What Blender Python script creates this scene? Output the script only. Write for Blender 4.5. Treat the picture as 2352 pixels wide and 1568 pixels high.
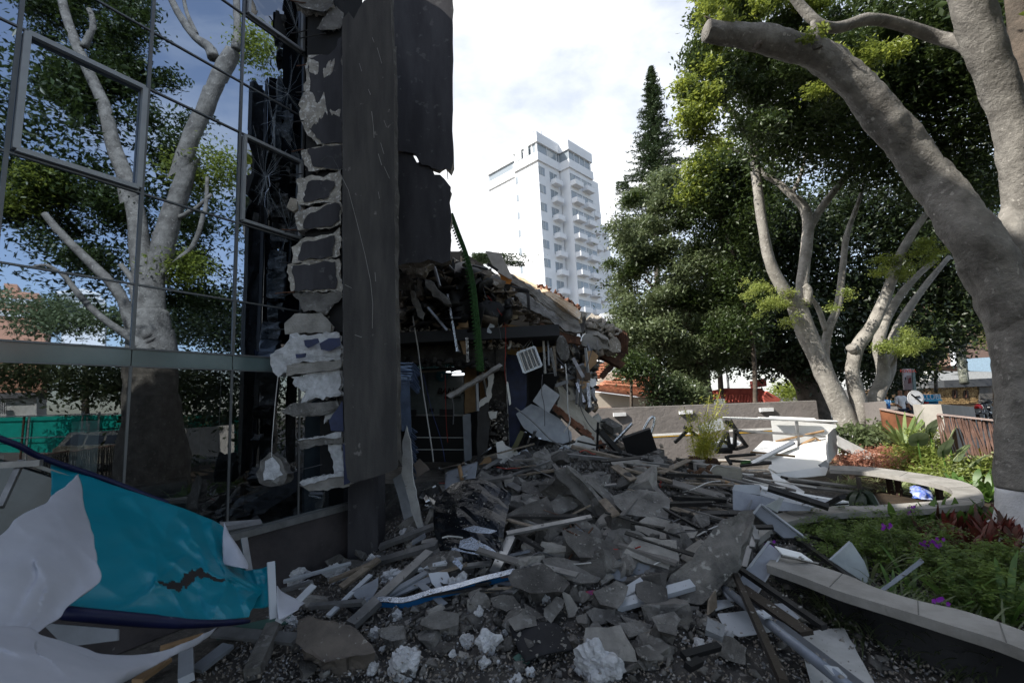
import bpy, bmesh, math, random
import numpy as np
from mathutils import Vector, Matrix, noise
random.seed(7); np.random.seed(7)
# --- light and exposure
EXPO=0.66; SUNE=5.0; SKYS=.10; CLD=8.3
rnd=random.random; uni=random.uniform
sc=bpy.context.scene
for o in list(bpy.data.objects): bpy.data.objects.remove(o)
col=sc.collection
# ---------------------------------------------------------------- camera
FPX=1050.; TILT=math.radians(7.8); ROLL=math.radians(2.9); CZ=2.0
_rt=Vector((1,0,0)); _up=Vector((0,-math.sin(TILT),math.cos(TILT))); FWD=Vector((0,math.cos(TILT),math.sin(TILT)))
CR=math.cos(ROLL)*_rt-math.sin(ROLL)*_up; CU=math.sin(ROLL)*_rt+math.cos(ROLL)*_up
CAM=Vector((0,0,CZ))
cd=bpy.data.cameras.new('camera'); cam=bpy.data.objects.new('camera',cd); col.objects.link(cam)
m3=Matrix((CR,CU,-FWD)).transposed(); cam.matrix_world=Matrix.Translation(CAM)@m3.to_4x4()
cd.sensor_width=36; cd.lens=36*FPX/2352; cd.clip_start=.05; cd.clip_end=2000
cd.dof.use_dof=True; cd.dof.focus_distance=8; cd.dof.aperture_fstop=2.8
sc.camera=cam
sc.view_settings.view_transform='Standard'; sc.view_settings.look='None'
sc.view_settings.exposure=EXPO; sc.view_settings.gamma=1; sc.view_settings.use_curve_mapping=False
# ---------------------------------------------------------------- sun and sky
SAZ=math.radians(70); SEL=math.radians(43)      # sun behind and left of the camera
SDIR=Vector((-math.sin(SAZ)*math.cos(SEL),-math.cos(SAZ)*math.cos(SEL),math.sin(SEL)))
sl=bpy.data.lights.new('sun','SUN'); sl.energy=SUNE; sl.angle=math.radians(.53); sl.color=(1,.955,.88)
so=bpy.data.objects.new('sun',sl); col.objects.link(so); so.rotation_euler=SDIR.to_track_quat('Z','Y').to_euler()
w=bpy.data.worlds.new('World'); sc.world=w; w.use_nodes=True
nt=w.node_tree; nt.nodes.clear()
def N(t,ty,**k):
    n=t.nodes.new(ty)
    for a,b in k.items():
        if a in n.inputs.keys(): n.inputs[a].default_value=b
        else: setattr(n,a,b)
    return n
sky=N(nt,'ShaderNodeTexSky',sky_type='NISHITA'); sky.sun_disc=False; sky.sun_elevation=SEL
sky.sun_rotation=math.atan2(SDIR.x,SDIR.y); sky.air_density=1.0; sky.dust_density=1.2
bg=N(nt,'ShaderNodeBackground',Strength=SKYS); wo=N(nt,'ShaderNodeOutputWorld')
tc=N(nt,'ShaderNodeTexCoord'); mp=N(nt,'ShaderNodeMapping'); mp.inputs['Scale'].default_value=(1,1,2.2); mp.inputs['Location'].default_value=(.35,.1,.3)
nz=N(nt,'ShaderNodeTexNoise'); nz.inputs['Scale'].default_value=2.1; nz.inputs['Detail'].default_value=9; nz.inputs['Roughness'].default_value=.56; nz.inputs['Distortion'].default_value=.25
cr=N(nt,'ShaderNodeValToRGB'); cr.color_ramp.elements[0].position=.42; cr.color_ramp.elements[0].color=(.06,.06,.06,1); cr.color_ramp.elements[1].position=.70
mx=N(nt,'ShaderNodeMix',data_type='RGBA'); mx.inputs[7].default_value=(CLD*.97,CLD*.99,CLD*1.02,1)
# a bank of white cloud ahead, thinning to blue behind (as the window reflection shows)
dp=N(nt,'ShaderNodeVectorMath',operation='DOT_PRODUCT'); dp.inputs[1].default_value=(-.05,.17,-.02); ad=N(nt,'ShaderNodeMath',operation='ADD')
nt.links.new(tc.outputs['Generated'],mp.inputs[0]); nt.links.new(mp.outputs[0],nz.inputs[0]); nt.links.new(tc.outputs['Generated'],dp.inputs[0]); nt.links.new(nz.outputs[0],ad.inputs[0]); nt.links.new(dp.outputs['Value'],ad.inputs[1]); nt.links.new(ad.outputs[0],cr.inputs[0])
hv=N(nt,'ShaderNodeHueSaturation'); hv.inputs['Value'].default_value=1.7; hv.inputs['Saturation'].default_value=.82; nt.links.new(sky.outputs[0],hv.inputs['Color'])
nt.links.new(cr.outputs[0],mx.inputs[0]); nt.links.new(hv.outputs[0],mx.inputs[6]); nt.links.new(mx.outputs[2],bg.inputs[0]); nt.links.new(bg.outputs[0],wo.inputs[0])
# ---------------------------------------------------------------- picture -> place
def ray(x,y): return CR*((x-1176)/FPX)+CU*((784-y)/FPX)+FWD
def P(x,y,D): v=ray(x,y); return CAM+v*(D/v.y)
def G(x,y,z=0.): v=ray(x,y); return CAM+v*((z-CZ)/v.z)
def PL(x,y,p0,n): v=ray(x,y); return CAM+v*((p0-CAM).dot(n)/v.dot(n))
FA=Vector((-2.36419,6.52046,0)); _a=math.radians(30.235)
FD=Vector((math.sin(_a),math.cos(_a),0)); FN=Vector((math.cos(_a),-math.sin(_a),0)); Z=Vector((0,0,1))
def FU(u,z,o=0.): return FA+FD*u+Z*z+FN*o           # a point on the glass front
def FP(x,y,o=0.): return PL(x,y,FA+FN*o,FN)
def MR(p): return p-2*((p-FA).dot(FN))*FN           # what the glass mirrors
def V(x,y,D): return MR(P(x,y,D))
def sm(a,b,x):
    t=min(1,max(0,(x-a)/(b-a))); return t*t*(3-2*t)
def Hh(x,y):
    d=(x-FA.x)*FN.x+(y-FA.y)*FN.y
    h=1.12*sm(2.9,8.2,y)*math.exp(-((x-.9)/(3.5 if x<.9 else 2.9))**2)*sm(0.1-1.8*sm(5.5,7.5,y),2.2-1.2*sm(5.5,7.5,y),d)*(1-.75*sm(10.5,15,y))
    h+=.10*noise.noise(Vector((x*.9,y*.9,3)))*sm(0,.25,h)+.035*noise.noise(Vector((x*3.1,y*3.1,1)))*sm(0,.2,h)
    return h
def H(x,y,lift=0.):                                 # pixel -> point on the ground / heap
    v=ray(x,y); t=1.2
    while t<60:
        p=CAM+v*t
        if p.z<Hh(p.x,p.y)+lift: break
        t+=.04
    return CAM+v*t
def crop(x0,y0,s): return lambda pts:[((x0+a/s)/1.7415,(y0+b/s)/1.7415) for a,b in pts]
cM=crop(1000,0,1.12); cE=crop(1550,1100,2.613); cF=crop(2000,1100,2.613); c1=crop(1600,1450,2.851); c2=crop(2100,1550,2.851)
c3=crop(2700,1600,2.851); c4=crop(2700,1950,2.0075); c5=crop(3300,1900,1.887); c6=crop(3500,1300,3.485); cR=crop(1200,1700,1.5207)
cB=crop(0,1300,1.0957); cD=crop(1500,900,1.4255); cT=crop(1900,480,1.96); cG=crop(3300,1350,2.24); cW=crop(2350,1350,2.476); cA=crop(0,1400,1.809); c0=crop(0,0,1.12)
cH=crop(2500,1500,1.2738)
# ---------------------------------------------------------------- materials
MATS={}
def M(name,c,rough=.85,metal=0.,c2=None,sc_=6.,bump=.25,bs=35.,spec=.3,var=.22,speck=None,spk=.62,stretch=None):
    if name in MATS: return MATS[name]
    m=bpy.data.materials.new(name); m.use_nodes=True; t=m.node_tree; b=t.nodes['Principled BSDF']
    b.inputs['Roughness'].default_value=rough; b.inputs['Metallic'].default_value=metal; b.inputs['Specular IOR Level'].default_value=spec
    if c2 is None: c2=tuple(k*(1-var) for k in c)
    tc=N(t,'ShaderNodeTexCoord'); n1=N(t,'ShaderNodeTexNoise'); n1.inputs['Scale'].default_value=sc_; n1.inputs['Detail'].default_value=7; n1.inputs['Roughness'].default_value=.62
    g=N(t,'ShaderNodeNewGeometry'); 
    if stretch: mu=N(t,'ShaderNodeVectorMath',operation='MULTIPLY'); mu.inputs[1].default_value=stretch; t.links.new(g.outputs['Position'],mu.inputs[0]); pos_=mu.outputs[0]
    else: pos_=g.outputs['Position']
    t.links.new(pos_,n1.inputs[0])
    rp=N(t,'ShaderNodeValToRGB'); e=rp.color_ramp.elements; e[0].position=.36; e[1].position=.64; e[0].color=(*c2,1); e[1].color=(*c,1)
    t.links.new(n1.outputs[0],rp.inputs[0]); out=rp.outputs[0]
    if speck:
        n3=N(t,'ShaderNodeTexNoise'); n3.inputs['Scale'].default_value=sc_*3.1; n3.inputs['Detail'].default_value=6; t.links.new(g.outputs['Position'],n3.inputs[0])
        r3=N(t,'ShaderNodeValToRGB'); r3.color_ramp.elements[0].position=spk; r3.color_ramp.elements[1].position=spk+.05; t.links.new(n3.outputs[0],r3.inputs[0])
        x=N(t,'ShaderNodeMix',data_type='RGBA'); x.inputs[7].default_value=(*speck,1); t.links.new(r3.outputs[0],x.inputs[0]); t.links.new(out,x.inputs[6]); out=x.outputs[2]
    t.links.new(out,b.inputs['Base Color'])
    if bump:
        n2=N(t,'ShaderNodeTexNoise'); n2.inputs['Scale'].default_value=bs; n2.inputs['Detail'].default_value=8; n2.inputs['Roughness'].default_value=.65
        t.links.new(g.outputs['Position'],n2.inputs[0]); bp=N(t,'ShaderNodeBump'); bp.inputs['Strength'].default_value=bump; bp.inputs['Distance'].default_value=.6/bs
        t.links.new(n2.outputs[0],bp.inputs['Height']); t.links.new(bp.outputs[0],b.inputs['Normal'])
    MATS[name]=m; return m
def leafmat(name,c,c2,tr=.35,sc_=3.):
    m=bpy.data.materials.new(name); m.use_nodes=True; t=m.node_tree; t.nodes.clear()
    g=N(t,'ShaderNodeNewGeometry'); n1=N(t,'ShaderNodeTexNoise'); n1.inputs['Scale'].default_value=sc_; n1.inputs['Detail'].default_value=4
    t.links.new(g.outputs['Position'],n1.inputs[0]); rp=N(t,'ShaderNodeValToRGB'); e=rp.color_ramp.elements; e[0].position=.38; e[1].position=.62; e[0].color=(*c2,1); e[1].color=(*c,1)
    t.links.new(n1.outputs[0],rp.inputs[0])
    d=N(t,'ShaderNodeBsdfPrincipled'); d.inputs['Roughness'].default_value=.42; d.inputs['Specular IOR Level'].default_value=.45; t.links.new(rp.outputs[0],d.inputs['Base Color'])
    tl=N(t,'ShaderNodeBsdfTranslucent'); hs=N(t,'ShaderNodeHueSaturation'); hs.inputs['Value'].default_value=1.7; hs.inputs['Hue'].default_value=.485; t.links.new(rp.outputs[0],hs.inputs['Color']); t.links.new(hs.outputs[0],tl.inputs[0])
    x=N(t,'ShaderNodeMixShader'); x.inputs[0].default_value=tr; o=N(t,'ShaderNodeOutputMaterial')
    t.links.new(d.outputs[0],x.inputs[1]); t.links.new(tl.outputs[0],x.inputs[2]); t.links.new(x.outputs[0],o.inputs[0]); MATS[name]=m; return m
def glassmat(name,fac,tint,refl=(.8,.85,.9),rough=0.):
    m=bpy.data.materials.new(name); m.use_nodes=True; t=m.node_tree; t.nodes.clear()
    a=N(t,'ShaderNodeBsdfTransparent'); a.inputs[0].default_value=(*tint,1); g=N(t,'ShaderNodeBsdfGlossy'); g.inputs['Color'].default_value=(*refl,1); g.inputs['Roughness'].default_value=rough
    x=N(t,'ShaderNodeMixShader'); x.inputs[0].default_value=fac; o=N(t,'ShaderNodeOutputMaterial')
    t.links.new(a.outputs[0],x.inputs[1]); t.links.new(g.outputs[0],x.inputs[2]); t.links.new(x.outputs[0],o.inputs[0]); MATS[name]=m; return m
conc=M('concrete',(.185,.176,.163),c2=(.088,.083,.077),sc_=5,bump=1.,bs=30,speck=(.21,.205,.195),spk=.6)
concd=M('dark_concrete',(.115,.108,.10),c2=(.052,.049,.046),sc_=4,bump=1.,bs=26,speck=(.15,.145,.135),spk=.62)
concl=M('pale_concrete',(.30,.285,.26),c2=(.18,.17,.155),sc_=4,bump=.8,bs=35)
raw=M('broken_mortar',(.34,.30,.25),c2=(.19,.17,.14),sc_=9,bump=1.,bs=28,speck=(.5,.48,.44),spk=.6)
foam=M('white_plaster_foam',(.55,.555,.57),c2=(.33,.33,.335),sc_=12,bump=1.,bs=70,speck=(.35,.34,.33),spk=.66)
paint=M('charcoal_paint',(.050,.048,.053),c2=(.028,.027,.031),stretch=(1.6,1.6,.35),sc_=3.,bump=.35,bs=60,speck=(.075,.073,.075),spk=.63,rough=.75)
pscuff=M('charcoal_paint_scuffed',(.070,.065,.060),c2=(.036,.034,.033),stretch=(1.8,1.8,.3),sc_=3.,bump=.4,bs=50,speck=(.15,.14,.13),spk=.69,rough=.8)
navy=M('navy_paint',(.018,.028,.085),c2=(.012,.018,.05),bump=.15,rough=.5)
alu=M('aluminium',(.42,.43,.44),metal=.75,rough=.38,var=.3,bump=.05)
alud=M('grey_aluminium_profile',(.26,.26,.26),metal=.55,rough=.42,var=.35,bump=.1)
chrome=M('bright_foil_metal',(.7,.72,.74),metal=1,rough=.22,bump=.5,bs=18)
dsteel=M('dark_steel',(.035,.034,.034),metal=.3,rough=.5,var=.4,bump=.2)
greym=M('grey_painted_sheet',(.42,.44,.47),rough=.45,var=.14,sc_=3,bump=.08,bs=20)
greymd=M('slate_painted_sheet',(.20,.215,.24),rough=.45,var=.2,bump=.08)
whitem=M('white_sheet',(.78,.78,.76),rough=.5,var=.1,sc_=2,bump=.06,bs=14)
wood=M('dusty_timber',(.24,.20,.155),c2=(.13,.105,.08),sc_=9,bump=.4)
woodt=M('tan_board',(.36,.23,.12),c2=(.24,.15,.08),sc_=4,bump=.2)
gyp=M('plasterboard',(.62,.60,.56),c2=(.48,.46,.42),sc_=3,bump=.3)
rust=M('rusted_steel',(.115,.055,.032),c2=(.05,.026,.018),sc_=5,bump=.4,metal=.1,rough=.8,speck=(.19,.09,.05),spk=.62)
brickm=M('orange_brick',(.25,.11,.065),c2=(.12,.06,.04),sc_=12,bump=.6)
black=M('black_plastic',(.012,.012,.013),rough=.5,bump=.05)
cabw=M('white_cable',(.55,.54,.52),rough=.5,bump=0); cabr=M('red_cable',(.35,.03,.02),rough=.5,bump=0); cabk=M('grey_cable',(.10,.10,.105),rough=.5,bump=0); cabb=M('blue_cable',(.03,.05,.16),rough=.5,bump=0)
bark=M('ficus_bark',(.26,.245,.22),c2=(.125,.116,.104),sc_=4.5,bump=1.,bs=22,speck=(.34,.32,.29),spk=.63)
barkp=M('pale_ficus_bark',(.34,.32,.285),c2=(.20,.185,.165),sc_=4,bump=.8,bs=16,speck=(.42,.40,.37),spk=.62)
barkd=M('dark_bark',(.12,.095,.075),c2=(.06,.05,.04),sc_=4,bump=.8,bs=14)
lime=M('whitewash',(.66,.66,.67),c2=(.5,.5,.5),sc_=4,bump=.5,bs=16)
# ---------------------------------------------------------------- mesh builders
def tag(o,label=None,cat=None,group=None,kind=None):
    if label: o['label']=label
    if cat: o['category']=cat
    if group: o['group']=group
    if kind: o['kind']=kind
    return o
def thing(name,label,cat,loc=(0,0,0),group=None):
    o=bpy.data.objects.new(name,None); col.objects.link(o); o.location=loc; o.empty_display_size=.1
    return tag(o,label,cat,group)
def link(name,me,parent=None,loc=None):
    o=bpy.data.objects.new(name,me); col.objects.link(o)
    if parent: o.parent=parent
    if loc is not None: o.location=loc
    return o
def worldloc(o):
    l=Vector(o.location)
    while o.parent: o=o.parent; l+=o.location
    return l
def ortho(d,upv=Z):
    d=Vector(d).normalized(); s=d.cross(upv)
    if s.length<1e-3: s=d.cross(Vector((0,1,0)))
    s.normalize(); return d,s,s.cross(d)
REFS=((2290,1180,'the whitewashed foot'),(2060,1350,'the grey angle bar'),(1960,1300,'the upright grey sheet'),(2035,1207,'the middle orchids'),(1990,1200,'the split-leaf plant'),(2230,1420,'the near bench joint'),(2120,1180,'the bronze spear leaves'),(2200,1290,'the red plants'),(2090,1290,'the bed centre'),(1880,1250,'the fallen metal door'),(2320,1360,'the right picture edge'),(2158,1383,'the low orchid'))
def near(x,y,refs=REFS):
    r=min(refs,key=lambda q:(q[0]-x)**2+(2*(q[1]-y))**2); dx=x-r[0]; dy=2*(y-r[1])
    return ('right of ' if dx>0 else 'left of ')+r[2] if abs(dx)>abs(dy) else ('in front of ' if dy>0 else 'behind ')+r[2]
class MB:
    def __init__(s): s.v=[]; s.f=[]
    def add(s,vs,fs):
        k=len(s.v); s.v+=[Vector(a) for a in vs]; s.f+=[tuple(i+k for i in f) for f in fs]; return s
    def box(s,c,sz,R=None):
        vs=[]
        for a in (-.5,.5):
            for b in (-.5,.5):
                for d in (-.5,.5):
                    q=Vector((a*sz[0],b*sz[1],d*sz[2]))
                    if R is not None: q=R@q
                    vs.append(Vector(c)+q)
        return s.add(vs,[(0,1,3,2),(4,6,7,5),(0,4,5,1),(2,3,7,6),(0,2,6,4),(1,5,7,3)])
    def bar(s,a,b,w,h,upv=Z,w2=None,h2=None):
        a=Vector(a); b=Vector(b); d,sd,u=ortho(b-a,Vector(upv)); w2=w if w2 is None else w2; h2=h if h2 is None else h2; vs=[]
        for p,ww,hh in ((a,w,h),(b,w2,h2)):
            for x,y in ((-1,-1),(1,-1),(1,1),(-1,1)): vs.append(p+sd*x*ww/2+u*y*hh/2)
        return s.add(vs,[(0,3,2,1),(4,5,6,7),(0,1,5,4),(1,2,6,5),(2,3,7,6),(3,0,4,7)])
    def tube(s,pts,rs,n=8,cap=True,lump=0.):
        pts=[Vector(p) for p in pts]; 
        if not hasattr(rs,'__len__'): rs=[rs]*len(pts)
        k=len(s.v); ref=Z if abs((pts[-1]-pts[0]).normalized().z)<.9 else Vector((1,0,0)); last=None
        for i,p in enumerate(pts):
            d=(pts[min(i+1,len(pts)-1)]-pts[max(i-1,0)]).normalized()
            if last is None: _,sd,u=ortho(d,ref)
            else:
                sd=(last-d*last.dot(d)).normalized(); u=sd.cross(d)
            last=sd
            for j in range(n):
                a=2*math.pi*j/n; q=sd*math.cos(a)+u*math.sin(a); r=rs[i]
                if lump: r*=1+lump*noise.noise(p*2.3+q*1.3)+lump*.5*noise.noise(p*6+q*2)+lump*.3*noise.noise(p*13+q*4)
                s.v.append(p+q*r)
        for i in range(len(pts)-1):
            for j in range(n):
                a=k+i*n+j; b=k+i*n+(j+1)%n; s.f.append((a,b,b+n,a+n))
        if cap: s.f.append(tuple(k+j for j in reversed(range(n)))); s.f.append(tuple(k+(len(pts)-1)*n+j for j in range(n)))
        return s
    def prism(s,pts,off):
        pts=[Vector(p) for p in pts]; off=Vector(off); n=len(pts)
        return s.add(pts+[p+off for p in pts],[tuple(range(n)),tuple(reversed(range(n,2*n)))]+[(i,i+n,(i+1)%n+n,(i+1)%n) for i in range(n)])
    def build(s,name,mat,parent=None,smooth=False,label=None,cat=None,group=None,kind=None):
        me=bpy.data.meshes.new(name)
        if parent: org=worldloc(parent)
        else:
            xs=[v.x for v in s.v]; ys=[v.y for v in s.v]; zs=[v.z for v in s.v]
            org=Vector(((min(xs)+max(xs))/2,(min(ys)+max(ys))/2,min(zs)))
        me.from_pydata([v-org for v in s.v],[],s.f); me.validate()
        mats=mat if isinstance(mat,(list,tuple)) else [mat]
        for m in mats: me.materials.append(m)
        bm=bmesh.new(); bm.from_mesh(me); bmesh.ops.recalc_face_normals(bm,faces=bm.faces); bm.to_mesh(me); bm.free()
        if smooth: me.polygons.foreach_set('use_smooth',[True]*len(me.polygons))
        o=link(name,me,parent,None if parent else org); return tag(o,label,cat,group,kind)
def catmull(pts,n=4):
    pts=[Vector(p) if len(p)<=4 else p for p in pts]; out=[]
    for i in range(len(pts)-1):
        a=pts[max(i-1,0)];b=pts[i];c=pts[i+1];d=pts[min(i+2,len(pts)-1)]
        for k in range(n):
            t=k/n; out.append(.5*((2*b)+(c-a)*t+(2*a-5*b+4*c-d)*t*t+(3*b-a-3*c+d)*t*t*t))
    out.append(pts[-1]); return out
# broken plate: outline in the photo, laid on its own plane at its own depth, real thickness, ragged rim
def plate(name,px,p0,n,th,mat,label=None,cat=None,parent=None,jag=.012,seg=.07,group=None,kind=None,rimmat=None):
    n=Vector(n).normalized(); p0=Vector(p0); v0=(p0-CAM)
    pts=[PL(x,y,p0,n) for x,y in px]; ring=[]
    for i in range(len(pts)):
        a=pts[i]; b=pts[(i+1)%len(pts)]; k=1 if jag<=0 else max(1,min(14,int((b-a).length/seg)))
        for j in range(k):
            q=a.lerp(b,j/k)
            if jag>0: q=q+(b-a).normalized().cross(n)*(noise.noise(q*7.3)*jag*1.6+uni(-jag,jag)*.6)
            ring.append(q)
    if v0.dot(n)>0: n=-n
    m=MB(); K=len(ring); mid=sum(ring,Vector())/K
    relief=jag>0 and th>=.06 and name not in ('fin_face','wall_slab','back_wall','pillar','concrete_beam','plaster_strip')
    if jag>0:
        rings=[ring,[q-n*th*uni(.25,.45)+(q-mid).normalized()*uni(-.2,jag*1.5) *(1 if th<.05 else .6)*min(1,th*6) for q in ring],[q-n*th*uni(.85,1.1)+(mid-q)*uni(.0,.07) for q in ring]]
    else: rings=[ring,[q-n*th for q in ring]]
    for r in rings: m.v+=r
    L=len(rings)-1
    if relief:
        b0=len(m.v); prev=list(range(K)); sz=max((q-mid).length for q in ring)
        for fr_ in (.80,.52,.24):
            cur=[]
            for q in ring:
                w_=mid.lerp(q,fr_*uni(.9,1.08)); w_=w_+n*(noise.noise(w_*2.2)*.10*min(sz,.6)+noise.noise(w_*7)*.035*min(sz,.8)); cur.append(len(m.v)); m.v.append(w_)
            for i in range(K): m.f.append((prev[i],prev[(i+1)%K],cur[(i+1)%K],cur[i]))
            prev=cur
        m.f.append(tuple(prev))
    else: m.f.append(tuple(range(K)))
    m.f.append(tuple(L*K+i for i in reversed(range(K))))
    for l in range(L):
        for i in range(K): m.f.append((l*K+i,(l+1)*K+i,(l+1)*K+(i+1)%K,l*K+(i+1)%K))
    o=m.build(name,[mat,rimmat] if rimmat else mat,parent,label=label,cat=cat,group=group,kind=kind)
    if rimmat:
        for p in o.data.polygons:
            if abs(p.normal.dot(n))<.75: p.material_index=1
    return o
def quad(pts,p0,n): return [PL(x,y,Vector(p0),Vector(n)) for x,y in pts]
def hullmesh(seed,npt=18,flat=1.,detail=0,amp=.05):
    r=random.Random(seed); bm=bmesh.new()
    for i in range(npt):
        q=Vector((r.uniform(-1,1),r.uniform(-1,1),r.uniform(-1,1)))
        q=Vector([math.copysign(min(abs(a)*1.35,1),a) for a in q])*.5; q.z*=flat; bm.verts.new(q)
    bmesh.ops.convex_hull(bm,input=bm.verts)
    for v in [v for v in bm.verts if not v.link_faces]: bm.verts.remove(v)
    if detail:
        bmesh.ops.subdivide_edges(bm,edges=bm.edges,cuts=detail,use_grid_fill=True)
        for v in bm.verts: v.co+=v.normal*amp*(noise.noise(v.co*4+Vector((seed,0,0)))+.6*noise.noise(v.co*11+Vector((seed,2,0))))
    bmesh.ops.recalc_face_normals(bm,faces=bm.faces)
    me=bpy.data.meshes.new('chunk'); bm.to_mesh(me); bm.free(); return me
def lumpmesh(seed,sub=3,amp=.3,fs=1.6):
    bm=bmesh.new(); bmesh.ops.create_icosphere(bm,subdivisions=sub,radius=.5); s=Vector((seed*3.1,seed,0))
    for v in bm.verts:
        c=v.co.normalized(); v.co*=1+amp*noise.noise(c*fs+s)*1.5+amp*.5*noise.noise(c*4.5+s)+.15*noise.noise(c*12+s)+.08*noise.noise(c*24+s)
    me=bpy.data.meshes.new('lump'); bm.to_mesh(me); bm.free(); return me
def withmat(me,mat): me=me.copy(); me.materials.clear(); me.materials.append(mat); return me
def arr(me):
    a=np.empty(len(me.vertices)*3); me.vertices.foreach_get('co',a); me.calc_loop_triangles()
    t=np.empty(len(me.loop_triangles)*3,dtype=np.int32); me.loop_triangles.foreach_get('vertices',t); return a.reshape(-1,3),t.reshape(-1,3)
def fastmesh(name,co,faces,mat,smooth=False):
    k=faces.shape[1]; me=bpy.data.meshes.new(name); me.vertices.add(len(co)); me.vertices.foreach_set('co',co.astype(np.float32).ravel())
    me.loops.add(faces.size); me.loops.foreach_set('vertex_index',faces.astype(np.int32).ravel()); me.polygons.add(len(faces))
    me.polygons.foreach_set('loop_start',np.arange(0,faces.size,k,dtype=np.int32)); me.polygons.foreach_set('loop_total',np.full(len(faces),k,dtype=np.int32))
    if smooth: me.polygons.foreach_set('use_smooth',np.ones(len(faces),dtype=bool))
    me.update(calc_edges=True); me.materials.append(mat); return me
def rotmats(n,tiltmax=math.pi):
    a=np.random.rand(n)*2*np.pi; b=(np.random.rand(n)-.5)*2*tiltmax; c=np.random.rand(n)*2*np.pi
    ca,sa,cb,sb,cc,s_=np.cos(a),np.sin(a),np.cos(b),np.sin(b),np.cos(c),np.sin(c)
    Rz=np.zeros((n,3,3)); Rz[:,0,0]=ca;Rz[:,0,1]=-sa;Rz[:,1,0]=sa;Rz[:,1,1]=ca;Rz[:,2,2]=1
    Rx=np.zeros((n,3,3)); Rx[:,0,0]=1;Rx[:,1,1]=cb;Rx[:,1,2]=-sb;Rx[:,2,1]=sb;Rx[:,2,2]=cb
    Rc=np.zeros((n,3,3)); Rc[:,0,0]=cc;Rc[:,0,1]=-s_;Rc[:,1,0]=s_;Rc[:,1,1]=cc;Rc[:,2,2]=1
    return Rz@Rx@Rc
def scatter(name,tmpls,pos,sizes,mat,tilt=math.pi,kind='stuff',label=None,cat=None,parent=None,smooth=False):
    pos=np.array(pos,float); n=len(pos); sizes=np.array(sizes,float)
    if sizes.ndim==1: sizes=np.stack([sizes]*3,1)
    R=rotmats(n,tilt); which=np.random.randint(0,len(tmpls),n); cs=[];fs=[];k=0
    for i,(v,f) in enumerate(tmpls):
        ids=np.where(which==i)[0]
        if len(ids)==0: continue
        q=v[None]*sizes[ids][:,None,:]; q=np.einsum('nij,nvj->nvi',R[ids],q)+pos[ids][:,None,:]
        cs.append(q.reshape(-1,3)); fs.append((f[None]+(np.arange(len(ids))*len(v))[:,None,None]).reshape(-1,f.shape[1])+k); k+=len(ids)*len(v)
    co=np.concatenate(cs); org=np.array(worldloc(parent)) if parent else np.array([co[:,0].mean(),co[:,1].mean(),co[:,2].min()])
    me=fastmesh(name,co-org,np.concatenate(fs),mat,smooth); o=link(name,me,parent,None if parent else org); return tag(o,label,cat,None,kind)
# curved sheets from a net of control points
def sheet(name,rows,mat,th=.004,n=8,crump=.012,fs=3.,label=None,cat=None,parent=None,hole=None,matback=None,smooth=True,cf=None,folds=()):
    rows=[[P(*q) if len(q)==3 and not isinstance(q,Vector) else Vector(q) for q in r] for r in rows]
    R=[catmull(r,n) for r in rows]; W=len(R[0]); C=[catmull([R[i][j] for i in range(len(R))],n) for j in range(W)]; Hn=len(C[0])
    g=[[C[j][i].copy() for j in range(W)] for i in range(Hn)]
    for i in range(Hn):
        for j in range(W):
            fo=0.; ii=i/(Hn-1); jj=j/(W-1)
            for (ja,ia,jb,ib,am,wd) in folds:
                dj=jb-ja; di=ib-ia; t=min(1,max(0,((jj-ja)*dj+(ii-ia)*di)/(dj*dj+di*di))); ds=math.hypot(jj-ja-t*dj,ii-ia-t*di)
                if ds<wd*3: fo+=am*math.exp(-ds/wd)*(1-.75*t)
            if fo: g[i][j]=g[i][j]+Vector((.3,-1,.4)).normalized()*fo
            p=g[i][j]; a=noise.noise(p*fs); b=noise.noise(p*fs*2.7+Vector((9,3,1))); c=1-2*abs(noise.noise(p*fs*1.3+Vector((2,7,4))))
            r_=(1-abs(noise.noise(p*fs*2.1+Vector((5,1,8))))*3)*.5; g[i][j]=p+Vector((.3,-1,.4)).normalized()*crump*(a+.4*b+.8*c+.35*max(-1,r_))*(cf(i/(Hn-1),j/(W-1)) if cf else 1)
    m=MB(); m.v=[q for r in g for q in r]
    for i in range(Hn-1):
        for j in range(W-1):
            if hole and hole(i/(Hn-1),j/(W-1)): continue
            m.f.append((i*W+j,i*W+j+1,(i+1)*W+j+1,(i+1)*W+j))
    o=m.build(name,[mat]+([matback] if matback else []),parent,smooth=smooth,label=label,cat=cat)
    md=o.modifiers.new('thick','SOLIDIFY'); md.thickness=th
    if matback: md.material_offset=1
    return o
def cable(name,pts,r,mat,label,cat='cable',group=None,sag=0,n=5,parent=None):
    q=catmull([P(*p) if not isinstance(p,Vector) else p for p in pts],5)
    return MB().tube(q,r,n).build(name,mat,parent,smooth=True,label=label,cat=cat,group=group)
def text(name,body,size,loc,rx,parent,mat,ext=.004,R=None,shear=0,align='CENTER',bold=0):
    cu=bpy.data.curves.new(name,'FONT'); cu.body=body; cu.size=size; cu.extrude=ext; cu.align_x=align; cu.align_y='CENTER'; cu.shear=shear; cu.offset=bold; cu.resolution_u=3
    t=bpy.data.objects.new('t',cu); col.objects.link(t); bpy.context.view_layer.update()
    me=bpy.data.meshes.new_from_object(t); bpy.data.objects.remove(t); me.name=name; me.materials.clear(); me.materials.append(mat)
    o=link(name,me,parent); o.rotation_euler=R.to_euler() if R is not None else rx; o.location=Vector(loc)-(worldloc(parent) if parent else Vector()); return o
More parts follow.
